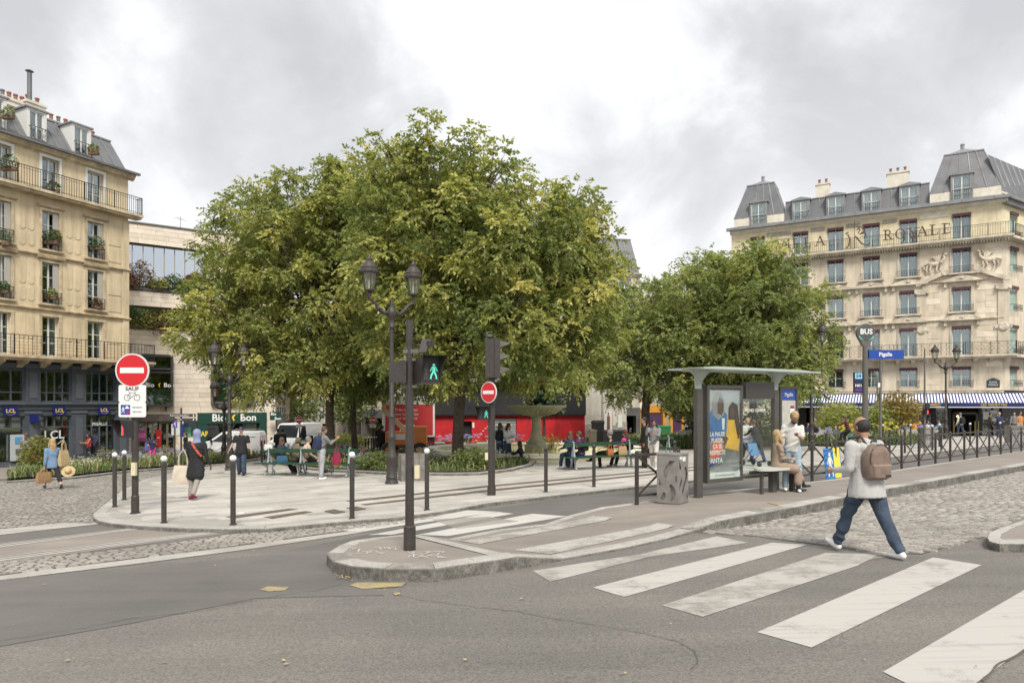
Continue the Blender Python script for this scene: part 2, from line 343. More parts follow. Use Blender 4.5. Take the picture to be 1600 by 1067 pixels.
kerb(island, bk[:6], .24, .55, GRAN, -1); kerb(island, bk[5:11], .16, .9, GRAN, -1); kerb(island, bk[10:], .16, 1.1, GRAN, -1)
def drape(px, m, name, dz=.006, nu=1):
    if nu == 1: return struct(sheet(name, [G(a, b) for a, b in px], m, dz))
    a, b, c, d = [G(*p) for p in px]; v = []; nv = 4
    for i in range(nu+1):
        for j in range(nv+1):
            p = a.lerp(d, i/nu).lerp(b.lerp(c, i/nu), j/nv); v.append((p.x, p.y, gtop(p.x, p.y)+dz))
    return struct(mk(name, mesh_of(name, v, [(i*(nv+1)+j, i*(nv+1)+j+1, (i+1)*(nv+1)+j+1, (i+1)*(nv+1)+j) for i in range(nu) for j in range(nv)], m)))
# cross strip and tactile strips
struct(sheet('kerb_band', [bk[5], fr[5], fr[5]+(fr[4]-fr[5]).normalized()*.22, bk[5]+(bk[4]-bk[5]).normalized()*.22], GRAN, .006))
def tactile(px, rows, cols):
    a, b, c, d = [G(*p) for p in px]; mb = MB(); drape(px, PAINTW, 'tactile_base', .006, 16)
    for i in range(rows):
        for j in range(cols):
            u, w = (i+.5)/rows, (j+.5)/cols; p = a.lerp(b, u).lerp(d.lerp(c, u), w); p.z = gtop(p.x, p.y)
            mb.lathe([(.016, .005), (.010, .012)], 6, p)
    o = struct(mb.build('tactile_paving', PAINTW)); return o
tactile([(716,845),(749,850),(957,808.5),(925,806)], 5, 60); tactile([(802,859.5),(860,866),(1053,821),(1027,817)], 6, 60)
# --- painted crossings ---
PZ = [[(832,892),(860,909),(1016,870),(1170,848),(1120,838),(1000,866)], [(926,918),(975,933),(1262,851),(1206,848)], [(1034,946),(1098,964),(1340,884),(1375,866),(1290,864)],
      [(1183,988),(1268,1012),(1534,883),(1458,871)], [(1380,1050),(1480,1100),(1760,900),(1690,870)]]
for i, q in enumerate(PZ): px_sheet('crossing_stripe', q, [PAINTW, PAINT, PAINTW, PAINT, PAINT][i], .005)
for q in [[(574,836.5),(612,836),(803,803),(776,800)],[(652,836),(700,838),(886,807),(832,803)],[(527,829),(560,831),(782,800),(720,797)],[(620,822),(650,816),(700,806),(690,803)]][:3]:
    px_sheet('crossing_stripe', q, PAINTN, .009)
def bars(px, n, m, name, w=.5, dz=.013):
    a, b, c, d = [G(*p) for p in px]; mb = MB()
    for i in range(n):
        u0, u1 = i/n, (i+w)/n; q = [a.lerp(b, u0), a.lerp(b, u1), d.lerp(c, u1), d.lerp(c, u0)]
        mb.add([(p.x, p.y, p.z+dz) for p in q]+[(p.x, p.y, p.z-.002) for p in q], [(0,1,2,3),(4,5,1,0),(5,6,2,1),(6,7,3,2),(7,4,0,3)])
    return mb.build(name, m)
struct(bars([(675,812),(765,808),(812,815),(715,827)], 26, mat('tactile_grey', (.3,.28,.25), .8), 'tactile_ribs', .5))
for q in [[(405,922),(418,917),(452,918),(445,923),(420,925)],[(545,915),(558,911),(634,911),(628,917),(566,921)],[(614,928),(624,926),(626,929),(618,931)]]: px_sheet('yellow_mark', q, YEL, .009)
drape([(1197,785),(1218,787),(1238,791),(1236,793),(1212,789)], YEL, 'yellow_mark', .008)
# cracks in the road: thin recessed-looking tar lines
CR = mat('crack', (.1,.09,.08), .95)
def crack(pts, w=.012):
    mb = MB(); P = []
    for (a, b), (c, d) in zip(pts[:-1], pts[1:]):
        for k in range(6):
            t = k/6; P.append(G0(a+(c-a)*t+random.uniform(-1.5,1.5), b+(d-b)*t+random.uniform(-.8,.8)))
    for a, b in zip(P[:-1], P[1:]):
        t = (b-a).normalized(); nn = Vector((-t.y, t.x, 0))*w*random.uniform(.3, .7); mb.quad(*[(p.x, p.y, p.z+.0105) for p in (a-nn, b-nn, b+nn, a+nn)])
    o = mb.build('road_crack', CR); return struct(o)
crack([(622,930),(660,938),(705,944),(750,950),(810,956),(860,966),(900,972),(960,982),(1010,990),(1060,1003),(1085,1018),(1092,1035),(1075,1050)], .007)
crack([(0,1002),(120,984),(200,968),(320,955),(430,932),(500,922),(560,905)], .007)
crack([(1700,985),(1640,1000),(1600,1018),(1560,1040),(1530,1070)], .015)
# --- cobbles ---
def inside(p, poly):
    c = False; n = len(poly)
    for i in range(n):
        a, b = poly[i], poly[(i+1)%n]
        if (a[1] > p[1]) != (b[1] > p[1]) and p[0] < (b[0]-a[0])*(p[1]-a[1])/(b[1]-a[1])+a[0]: c = not c
    return c
def stone_geo(cx, cy, z, lx, ly, ang, h, ch):
    c, s = math.cos(ang), math.sin(ang); v = []
    jit = [random.uniform(-.006,.006) for _ in range(8)]; tz = [random.uniform(-.004,.004) for _ in range(4)]
    for k, (sx, sy) in enumerate(((-1,-1),(1,-1),(1,1),(-1,1))):
        x, y = sx*(lx/2-ch), sy*(ly/2-ch)+jit[k]; v.append((cx+x*c-y*s, cy+x*s+y*c, z+h+tz[k]))
    for k, (sx, sy) in enumerate(((-1,-1),(1,-1),(1,1),(-1,1))):
        x, y = sx*lx/2, sy*ly/2+jit[k]; v.append((cx+x*c-y*s, cy+x*s+y*c, z-.005))
    return v, [(0,1,2,3),(4,5,1,0),(5,6,2,1),(6,7,3,2),(7,4,0,3)]
def pave(name, poly, ang, lx, ly, mats, parent_name, jm, h=.02, ch=.02, gap=.012, nparts=0, zoff=0, minlen=None, piece='cobble', grid=None, base_dz=.006, holes=()):
    pts = [(p.x, p.y) for p in poly]
    base = struct(sheet(parent_name, poly, jm, base_dz)) if grid is None else grid
    c, s = math.cos(ang), math.sin(ang)
    U = [x*c+y*s for x, y in pts]; V = [-x*s+y*c for x, y in pts]
    items = []; vv = min(V)
    while vv < max(V):
        w = ly*random.uniform(.92, 1.08) if minlen is None else random.choice(ly)
        uu = min(U)-random.uniform(0, lx if minlen is None else lx[-1])
        while uu < max(U):
            l = lx*random.uniform(.8, 1.25) if minlen is None else random.uniform(*lx)
            x, y = (uu+l/2)*c-(vv+w/2)*s, (uu+l/2)*s+(vv+w/2)*c
            ok = inside((x, y), pts)
            if ok and minlen is not None:
                for du, dv in ((-.5,-.5),(.5,-.5),(.5,.5),(-.5,.5)):
                    q = (x+du*l*c-dv*w*s, y+du*l*s+dv*w*c)
                    if not inside(q, pts): ok = False; break
            if ok and any(inside((x, y), hh) for hh in holes): ok = False
            if ok: items.append((x, y, l-gap, w-gap))
            uu += l
        vv += w
    def vis(i):
        x, y = i[0], i[1]; return (y > 2 and abs(x/y) < .78, -y) 
    items.sort(key=vis, reverse=True)
    parts = items[:nparts]; rest = items[nparts:]
    for (x, y, l, w) in parts:
        hh = h+random.uniform(-.15, .15)*h
        v, f = stone_geo(0, 0, 0, l, w, ang, hh, ch); z0 = gz(x, y)+zoff
        v = [(a, b, q+.0213*a-.0311*b) for a, b, q in v]
        mk(piece, mesh_of(piece, v, f, random.choice(mats)), base, (x, y, z0))
    per = {}
    for (x, y, l, w) in rest: per.setdefault(random.choice(mats).name, []).append((x, y, l, w))
    for mn, L in per.items():
        V_, F_ = [], []
        for (x, y, l, w) in L:
            v, f = stone_geo(x, y, 0, l, w, ang, h+random.uniform(-.2, .2)*h, ch); b = len(V_)
            V_ += [(a, bb_, q+zoff+gz(a, bb_)) for a, bb_, q in v]; F_ += [tuple(i+b for i in t) for t in f]
        if V_: stuff(mk(piece+'s', mesh_of(piece+'s', V_, np.array(F_), MC[mn]), base))
    return base
cp = [G0(*p) for p in [(1090,832),(1240,808),(1386,779),(1600,736)]]; e = cp[-1]+SD*14; e.z = gz(e.x, e.y); cp.append(e)
e = G0(1640,775)+SD*14; e.z = gz(e.x, e.y); cp += [e]+[G0(*p) for p in [(1640,775),(1545,838),(1440,866),(1375,864),(1262,849),(1180,838)]]
pave('cobbles', cp, R(39+90), .17, .115, [COBB, COBB, ground_mat('cobble_dark', (.28,.26,.235), (.23,.21,.19), .2, 2, 60, .4), ground_mat('cobble_pale', (.37,.345,.31), (.31,.29,.26), .2, 2, 60, .4)], 'cobbled_lane', JOINT, h=.02, ch=.009, gap=.015, nparts=300)
# pavement corner bottom right of the lane
cs = [G0(a, b, .1) for a, b in ((1603,850),(1562,850),(1546,846),(1542,840),(1546,832),(1560,826),(1600,812))]
def off_(p, d): q = p+d; q.z = gz(q.x, q.y)+.1; return q
cs = [off_(cs[0], Vector((7, -.6, 0)))]+cs+[off_(cs[-1], SD*22)]
corner = struct(slab('pavement_corner', [off_(cs[-1], -SN*7), off_(cs[0], Vector((4, 3, 0)))]+cs, ASPH3, .2)); kerb(corner, cs, .3, .9, GRAN, -1)
for q in [[(1290,872),(1330,880),(1400,868),(1480,848),(1560,822),(1545,815),(1440,852)]]: px_sheet('setts_band', q, COBL, .004)
# left cobbled street
lc = [G0(*p) for p in [(-140,836),(0,826),(100,817),(165,817),(150,811),(145,803),(162,790),(190,767),(225,750),(285,737),(325,729),(400,721),(402,717),(350,725),(200,736),(112,746),(11,752),(-140,764)]]
pave('cobbles', lc, R(39), .15, .11, [COBL, ground_mat('cobl2', (.24,.22,.195), (.18,.165,.15), .2, 1, 60, .4), ground_mat('cobl3', (.33,.305,.27), (.25,.235,.21), .2, 1, 60, .4)], 'cobbled_street', JOINT, h=.012, ch=.015, gap=.016, nparts=0)
# bands of stone strips bottom left
BAND = ground_mat('pale_stone', (.42,.395,.36), (.34,.32,.29), .15, 1.5, 100, .2)
px_sheet('pale_band', [(-90,846),(-90,838),(0,827),(100,817),(165,818),(100,825),(0,836)], BAND, .008)
px_sheet('grey_band', [(-90,862),(-90,847),(0,837),(100,826),(170,818),(225,823),(120,835),(0,850)], ASPH2, .006)
def stripes(a, b, n, w):    # thin parallel strips
    for i in range(n):
        (x0, y0), (x1, y1) = a, b; dy = i*w
        px_sheet('stone_strip', [(x0-100, y0+dy+13),(x0-100, y0+dy+13+w*.5),(x0, y0+dy+w*.55),(x1, y1+dy*.4+w*.3),(x1, y1+dy*.4)], PAINTN, .012)
px_sheet('paved_band', [(-90,902),(-90,862),(0,850),(225,822),(400,829),(360,833),(0,880)], ASPH3, .006)
stripes((0,849),(235,822.5), 3, 2.6); stripes((0,869),(350,828.5), 3, 3.2)
sb = [G0(*p) for p in [(-90,912),(-90,892),(0,879),(200,857),(400,831),(412,829),(475,823),(550,816),(640,810),(700,805),(640,817),(560,827),(400,849),(200,874),(0,899)]]
pave('setts', sb, R(39+4), .16, .1, [COBL, COBB], 'setts_band', JOINT, h=.014, ch=.014, gap=.02, nparts=280)
px_sheet('pale_band', [(-90,923),(-90,911),(0,900),(200,875),(400,850),(560,828),(700,806),(700,809),(560,833),(400,857),(200,883),(0,907)], BAND, .008)
# --- plaza ---
PH = .07
pf = [(145,803),(146,809),(155,814),(175,818),(215,821.5),(275,825),(350,827),(412,826.5),(475,820.5),(550,813.5),(615,809),(685,800),(725,793),(762,786),(850,776),(950,765),(1025,757),(1085,750),(1200,735),(1384,715),(1510,701),(1600,690)]
pb = [(1600,678),(1300,684),(1100,690),(900,696),(750,700),(600,705),(480,712),(400,720),(325,728.5),(285,736),(225,749),(190,766),(162,789)]
top = [G0(a, b, PH) for a, b in pf+pb]
plaza = struct(slab('plaza_paving', top, ground_mat('plaza_base', (.36,.34,.31), (.3,.285,.26), .15, 1, 90, .2), .2))
tv = [tuple(p) for p in top]; BV.append(BVHTree.FromPolygons(tv, [tuple(range(len(tv)))]))
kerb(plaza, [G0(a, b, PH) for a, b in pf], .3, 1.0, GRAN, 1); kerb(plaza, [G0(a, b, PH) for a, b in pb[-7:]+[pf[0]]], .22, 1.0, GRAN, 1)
# inner polygon shrunk from the edge for the slabs
def shrink(pts, d):
    out = []; n = len(pts)
    for i in range(n):
        a, b, c = pts[i-1], pts[i], pts[(i+1)%n]; t = (c-a); t.z = 0; t.normalize(); out.append(b+Vector((-t.y, t.x, 0))*d)
    return out
# beds in the plaza (holes)
def arc_poly(px): return [(p.x, p.y) for p in (G0(a, b, PH) for a, b in px)]
BED_A = [(415,711),(430,722),(470,730),(512,734),(600,738),(700,740),(750,739),(800,733),(832,725),(842,716),(760,709),(600,706)]
drn = [[(540,783),(752,760),(1090,729),(1090,730.5),(752,762.5),(548,785)],[(563,788.5),(752,766.5),(1090,733),(1090,735),(756,769),(572,790)],[(352,808),(452,795),(466,796),(366,810)],[(411,808.5),(477,799),(488,800.5),(425,811)],[(506,799),(522,796),(540,800),(524,803.5)],[(540,794),(555,791.5),(573,795),(556,798)]]
pave('slabs', shrink(top, .34), R(39), (.7, 1.5), None or [.32, .38, .45], SLABS, 'plaza_paving', JOINT, h=.006, ch=.004, gap=.012, nparts=300, zoff=PH, minlen=1, piece='paving_slab', grid=plaza, holes=[arc_poly(BED_A)]+[arc_poly(d) for d in drn[4:]])
for d in drn: struct(sheet('drain_channel', [G0(a, b, PH) for a, b in d], BROWN, .012))
struct(bars([(620,796),(715,786),(740,788),(640,800)], 24, SLABS[4], 'tactile_ribs', .5, .012))
# graffiti tags on the island pavement
def scribble(px0, px1, py0, py1, n, m, name, w=.012, seed=1):
    r = random.Random(seed); mb = MB(); 
    for k in range(n):
        x = px0+(px1-px0)*k/n; y = r.uniform(py0, py1); P = []
        for j in range(5): P.append(G(x+r.uniform(-4, (px1-px0)/n+8), min(py1, max(py0, y+r.uniform(-3, 3)))))
        for a, b in zip(P[:-1], P[1:]):
            if (b-a).length < 1e-4: continue
            t = (b-a).normalized(); nn = Vector((-t.y, t.x, 0))*w/2; mb.quad(*[(p.x, p.y, p.z+.007) for p in (a-nn, b-nn, b+nn, a+nn)])
    return struct(mb.build(name, m))
CH = mat('chalk_paint', (.5,.47,.43), .9); scribble(545,612,855,866,9,CH,'pavement_scrawl',.012,3); scribble(632,695,862,872,8,CH,'pavement_scrawl',.014,5)
# left pavement before the bank, with kerb
lp = [G0(*p, .1) for p in [(-200,762),(-60,752),(11,747),(60,741),(200,729),(330,719),(415,711),(420,706),(330,706)]]+[PD(200, 44, .1), PD(0, 36, .1), PD(-260, 33, .1)]
struct(slab('left_pavement', lp, ASPH3, .2)); BV.append(BVHTree.FromPolygons([tuple(p) for p in lp], [tuple(range(len(lp)))]))
# ---------------- buildings ----------------
CREAM = mat('stone_yellow', (.72,.595,.4), .85, col2=(.6,.49,.325), vs=.9, bump=.12, bs=25, streak=.3)
CREAMT = mat('stone_trim', (.6,.49,.33), .85, var=.3, vs=2, bump=.1, bs=30, streak=.35)
LIME = mat('limestone', (.70,.615,.49), .85, col2=(.58,.50,.385), vs=.7, bump=.12, bs=25, streak=.33)
LIMET = mat('limestone_trim', (.63,.56,.45), .85, var=.28, vs=1.6, bump=.1, bs=30, streak=.35)
YREN = mat('yellow_render', (.72,.63,.43), .85, var=.15, vs=1.5, streak=.18)
PALE = mat('pale_render', (.68,.63,.53), .85, var=.15, vs=2)
ZINC = mat('zinc_roof', (.165,.168,.175), .55, .2, col2=(.12,.122,.13), vs=1.3, bump=.1, bs=6)
ZINC2 = mat('zinc_pale', (.27,.275,.285), .55, .2, col2=(.2,.205,.21), vs=1.3)
SLATE = mat('shop_slate', (.075,.085,.10), .55, var=.2, vs=3)
SLATE2 = mat('shop_slate_trim', (.10,.112,.13), .5)
FRAMEW = mat('window_white', (.66,.66,.63), .5)
CURT = mat('curtain_grey', (.52,.57,.56), .9, var=.3, vs=3)
CURTW = mat('curtain_white', (.75,.75,.72), .9, var=.15, vs=3)
CURTG = mat('curtain_green', (.34,.44,.4), .9, var=.3, vs=3)
TERRA = mat('terracotta', (.28,.12,.075), .85, var=.3, vs=10)
TILE = mat('cladding_stone', (.72,.635,.535), .8, var=.12, vs=2)
TILES = [TILE, mat('cladding_stone_b', (.67,.59,.49), .8, var=.1, vs=2), mat('cladding_stone_c', (.76,.675,.57), .8, var=.1, vs=2), mat('cladding_stone_d', (.6,.52,.43), .8, var=.1, vs=2)]
BURG = mat('burgundy_cloth', (.095,.04,.045), .9)
NAVY = mat('navy_cloth', (.02,.028,.12), .85)
SHUT = mat('shutter_grey', (.4,.38,.34), .7)
class Fac:
    def __init__(s, pa, da, pb, db, pad=.15):
        A = Vector(((pa-800)/F*da, da)); B = Vector(((pb-800)/F*db, db)); s.A = A; s.d = (B-A).normalized(); s.L = (B-A).length
        s.zb = min(gz(*A), gz(*B))-pad; s.ang = math.atan2(s.d.y, s.d.x)
    def S(s, px): u = (px-800)/F; return (u*s.A.y-s.A.x)/(s.d.x-u*s.d.y)
    def D(s, px): return s.A.y+s.d.y*s.S(px)
    def Z(s, px, py): return CZ-(py-HOR)/F*s.D(px)-s.zb
    def root(s, name, label, cat, group=None):
        o = mk(name, None, None, (s.A.x, s.A.y, s.zb), s.ang); return tag(o, label, cat, group)
    def world(s, x, y, z):
        n = Vector((-s.d.y, s.d.x)); p = s.A+s.d*x+n*y; return Vector((p.x, p.y, s.zb+z))
def holes_wall(mb, x0, x1, z0, z1, ops, y=0, rev=.28):
    X = sorted(set([x0, x1]+[max(x0, min(x1, a)) for o in ops for a in (o[0], o[1])])); Z = sorted(set([z0, z1]+[max(z0, min(z1, a)) for o in ops for a in (o[2], o[3])]))
    for i in range(len(X)-1):
        for j in range(len(Z)-1):
            cx, cz = (X[i]+X[i+1])/2, (Z[j]+Z[j+1])/2
            if any(o[0] < cx < o[1] and o[2] < cz < o[3] for o in ops): continue
            mb.quad((X[i], y, Z[j]), (X[i+1], y, Z[j]), (X[i+1], y, Z[j+1]), (X[i], y, Z[j+1]))
    for a, b, c, d in ops:
        if b <= x0 or a >= x1: continue
        mb.quad((a, y, c), (a, y+rev, c), (a, y+rev, d), (a, y, d)); mb.quad((b, y, c), (b, y, d), (b, y+rev, d), (b, y+rev, c))
        mb.quad((a, y, d), (a, y+rev, d), (b, y+rev, d), (b, y, d)); mb.quad((a, y, c), (b, y, c), (b, y+rev, c), (a, y+rev, c))
    return mb
WC = {}
def window(root, x, z, w, h, y=.2, curt=CURT, frame=FRAMEW, leaves=2, bars_=1, cw=.36, name='window', open_=0):
    """frame (part) > pane, curtain (sub-parts); x = left edge"""
    k = (round(w, 2), round(h, 2), curt.name if curt else 0, frame.name, leaves, bars_, round(cw, 2))
    if k not in WC:
        t = .06; m = MB().bb(0, t, 0, .06, 0, h).bb(w-t, w, 0, .06, 0, h).bb(t, w-t, 0, .06, 0, t*1.3).bb(t, w-t, 0, .06, h-t, h)
        lw = (w-2*t)/leaves; panes = []
        for i in range(leaves):
            a = t+lw*i; b = a+lw
            if i: m.bb(a-.04, a+.04, -.01, .055, t*1.3, h-t)
            for j in range(1, bars_+1):
                zz = t+(h-2*t)*j/(bars_+1); m.bb(a+.04, b-.04, .005, .045, zz-.018, zz+.018)
            panes.append((a+.02, b-.02))
        pm = MB().bb(0, panes[0][1]-panes[0][0], 0, .008, 0, h-2.3*t).mesh('pane', GLASS)
        cm = None
        if curt:
            cb = MB(); nn = 10
            for (a, b) in ((t, t+(w-2*t)*cw), (w-t-(w-2*t)*cw, w-t)):
                P = [(a+(b-a)*i/nn, .16+.03*math.sin(i*2.1)) for i in range(nn+1)]
                for p, q in zip(P[:-1], P[1:]): cb.quad((p[0], p[1], t), (q[0], q[1], t), (q[0], q[1], h-t), (p[0], p[1], h-t))
            cm = cb.mesh('curtain', curt)
        WC[k] = (m.mesh('window_frame', frame), pm, cm, panes, t)
    fm, pm, cm, panes, t = WC[k]
    o = mk(name, fm, root, (x, y, z))
    for a, b in panes: mk('pane', pm, o, (a, .025, t*1.3))
    if cm: mk('curtain', cm, o, (0, 0, 0))
    return o
def railing(root, x0, x1, z, y, h=1.0, step=.13, name='railing', ends=None, m=IRON2, deco=0, post=1.5):
    mb = MB(); r = .011
    mb.bb(x0, x1, y-.02, y+.02, z+h-.03, z+h); mb.bb(x0, x1, y-.012, y+.012, z+.08, z+.1)
    if deco: mb.bb(x0, x1, y-.01, y+.01, z+h-.16, z+h-.145)
    n = max(2, int((x1-x0)/step))
    for i in range(n+1):
        x = x0+(x1-x0)*i/n
        if deco == 2:
            if i < n:
                w = (x1-x0)/n; c = x+w/2
                for q in range(10):
                    a0, a1 = 2*PI*q/10, 2*PI*(q+1)/10; rr = min(w*.42, h*.3)
                    mb.bar((c+rr*math.cos(a0), y, z+h*.45+rr*math.sin(a0)), (c+rr*math.cos(a1), y, z+h*.45+rr*math.sin(a1)), .014)
                mb.bar((x, y, z+.1), (x+w, y, z+h-.16), .012); mb.bar((x, y, z+h-.16), (x+w, y, z+.1), .012)
            mb.bb(x-.012, x+.012, y-.01, y+.01, z, z+h-.03)
        else: mb.bb(x-.008, x+.008, y-.008, y+.008, z, z+h-.03)
    k = max(1, int((x1-x0)/post))
    for i in range(k+1):
        x = x0+(x1-x0)*i/k; mb.bb(x-.018, x+.018, y-.02, y+.02, z, z+h+.01)
    if ends is not None:
        for x in (x0, x1):
            mb.bb(x-.015, x+.015, y, ends, z+h-.03, z+h); mb.bb(x-.01, x+.01, y, ends, z+.08, z+.1)
            for i in range(1, 6): yy = y+(ends-y)*i/6; mb.bb(x-.008, x+.008, yy-.008, yy+.008, z, z+h-.03)
    return mb.build(name, m, root)
def small_guard(root, x0, x1, z, y=-.12, h=.45, m=IRON2, key={}):
    w = round(x1-x0, 1); k = (w, round(h, 2), m.name)
    if k not in key:
        mb = MB().bb(-.04, w+.04, -.015, .015, h-.03, h).bb(-.04, w+.04, -.01, .01, .05, .07)
        mb.bb(-.04, -.02, -.02, .25, h-.03, h).bb(w+.02, w+.04, -.02, .25, h-.03, h); n = int(w/.14)
        for i in range(n+1):
            x = w*i/n; mb.bb(x-.008, x+.008, -.008, .008, 0, h)
            if i < n:
                c = x+w/n/2
                for q in range(6): a0, a1 = 2*PI*q/6, 2*PI*(q+1)/6; mb.bar((c+.05*math.cos(a0), 0, h*.5+.08*math.sin(a0)), (c+.05*math.cos(a1), 0, h*.5+.08*math.sin(a1)), .01)
        key[k] = mb.mesh('window_guard', m)
    return mk('window_guard', key[k], root, (x0, y, z))
def course(root, x0, x1, z, prof, m, name='cornice', y0=0, capl=True):
    """moulding: prof = [(outward, dz)...] closed against the wall"""
    pts = [(y0, z+prof[0][1])]+[(y0-o, z+d) for o, d in prof]+[(y0, z+prof[-1][1])]
    return MB().yz(pts, x0, x1).build(name, m, root)
CORN = [(.04,0),(.06,.06),(.18,.1),(.22,.2),(.3,.24),(.32,.32)]
STRG = [(.03,0),(.08,.05),(.14,.08),(.14,.14),(.02,.17)]
def chimney(root, x, y, z, w, d, h, pots=4, m=PALE):
    c = MB().bb(x-w/2, x+w/2, y-d/2, y+d/2, z, z+h).bb(x-w/2-.06, x+w/2+.06, y-d/2-.06, y+d/2+.06, z+h, z+h+.14).build('chimney', m, root)
    for i in range(pots):
        MB().lathe([(.11,0),(.09,.3),(.12,.32),(.12,.4)], 8, (x-w/2+w*(i+.5)/pots, y, z+h+.14)).build('chimney_pot', TERRA if random.random() < .75 else STEEL, c)
    return c
def mansard(root, x0, x1, z0, z1, y0, y1, dorm, m=ZINC, pw=.6, cap=True, name='roof', ridge=None, ridge_y=None):
    """sloped zinc front built of standing-seam panels; dorm = list of (x0,x1) gaps"""
    cuts = [(a, b) for a, b in dorm]; mb = MB()
    mb.quad((x0, y0+.03, z0), (x1, y0+.03, z0), (x1, y1+.03, z1), (x0, y1+.03, z1))
    if ridge: mb.quad((x0, y1+.03, z1), (x1, y1+.03, z1), (x1, ridge_y, ridge), (x0, ridge_y, ridge))
    o = mb.build(name, m, root); n = max(1, round((x1-x0)/pw)); w = (x1-x0)/n
    me = MB().add([(.015, y0, z0), (w-.015, y0, z0), (w-.015, y1, z1), (.015, y1, z1), (.015, y0+.03, z0), (w-.015, y0+.03, z0), (w-.015, y1+.03, z1), (.015, y1+.03, z1)], [(0,1,2,3),(0,3,7,4),(1,5,6,2),(3,2,6,7),(0,4,5,1)]).mesh('roof_panel', m)
    sm = MB().bar((0, y0-.02, z0), (0, y1-.02, z1), .035, .05).mesh('roof_seam', ZINC2)
    for i in range(n):
        mk('roof_panel', me, o, (x0+i*w, 0, 0))
        mk('roof_seam', sm, o, (x0+i*w, 0, 0))
    if cap: MB().bb(x0-.02, x1+.02, y1-.06, y1+.1, z1, z1+.09).build('roof_ridge', ZINC2, root)
    return o
def dormer(root, x, z, w, h, y=.05, depth=1.3, m=ZINC2, curt=CURTW, ped=.28, face=None, name='dormer'):
    fw = .14; face = face or m; mb = MB()
    mb.bb(x-fw, x, y, y+depth, z, z+h).bb(x+w, x+w+fw, y, y+depth, z, z+h).bb(x-fw, x+w+fw, y, y+depth, z+h, z+h+.1)
    d = mb.build(name, face, root)
    MB().xz([(x-fw-.1, z+h+.1), (x+w+fw+.1, z+h+.1), (x+w+fw+.1, z+h+.18), (x+w/2, z+h+.18+ped), (x-fw-.1, z+h+.18)], y-.08, y+depth).build('dormer_pediment', m, d)
    MB().quad((x, y+.5, z), (x+w, y+.5, z), (x+w, y+.5, z+h), (x, y+.5, z+h)).build('dormer_back', DARK, d)
    window(root, x, z, w, h, y+.06, curt, cw=.46)
    return d
def shell(root, L, H, depth, m, x0=0):      # sides, back and top of a building body; front left open
    mb = MB(); a, b = x0, x0+L
    mb.quad((a,0,0),(a,0,H),(a,depth,H),(a,depth,0)); mb.quad((b,0,0),(b,depth,0),(b,depth,H),(b,0,H)); mb.quad((a,depth,0),(a,depth,H),(b,depth,H),(b,depth,0)); mb.quad((a,0,H),(b,0,H),(b,depth,H),(a,depth,H))
    mb.build('side_wall', m, root)
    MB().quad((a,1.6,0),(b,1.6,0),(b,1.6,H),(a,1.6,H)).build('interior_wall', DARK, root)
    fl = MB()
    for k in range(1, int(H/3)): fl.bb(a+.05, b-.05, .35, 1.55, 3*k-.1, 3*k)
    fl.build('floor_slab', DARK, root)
LEAF_G = mat('leaf_plant', (.07,.13,.03), .7, var=.5, vs=8); LEAF_Y = mat('leaf_yellow', (.23,.24,.045), .7, var=.4, vs=8); LEAF_R = mat('leaf_rust', (.2,.11,.05), .8, var=.5, vs=8)
def leaf_cloud(n, R3, size=.1, droop=0, seed=0, shell_=.5):
    r = np.random.default_rng(seed); d = r.normal(size=(n, 3)); d /= np.linalg.norm(d, axis=1)[:, None]; rad = r.uniform(shell_, 1, n)**.6
    c = d*rad[:, None]*np.array(R3); c[:, 2] -= droop*(np.abs(c[:, 0])+np.abs(c[:, 1]))*.3
    a = r.normal(size=(n, 3)); a[:, 2] *= .6; a /= np.linalg.norm(a, axis=1)[:, None]; b = np.cross(a, r.normal(size=(n, 3))); b /= np.linalg.norm(b, axis=1)[:, None]
    s = size*r.uniform(.6, 1.3, n)[:, None]
    V = np.stack([c-a*s, c+b*s*.38, c+a*s, c-b*s*.38], 1).reshape(-1, 3); return V, np.arange(4*n, dtype=np.int32).reshape(n, 4)
def pot_plant(label, parent_world, r=.35, h=.5, leaf=LEAF_G, n=180, seed=0, size=.08, droop=.6, cat='plant', name='balcony_plant', group='plants on the balconies of the cream building'):
    o = mk(name, None, None, parent_world); tag(o, label, cat, group)
    MB().bb(-r*.8, r*.8, -.1, .1, 0, .17).build('pot', mat('pot_brown', (.14,.08,.05), .8), o)
    V, Fc = leaf_cloud(n, (r, .22, h*.6), size, droop, seed); V[:, 2] += .17+h*.35; k = mk('foliage', mesh_of('foliage', V, Fc, leaf), o); stuff(k)
    return o
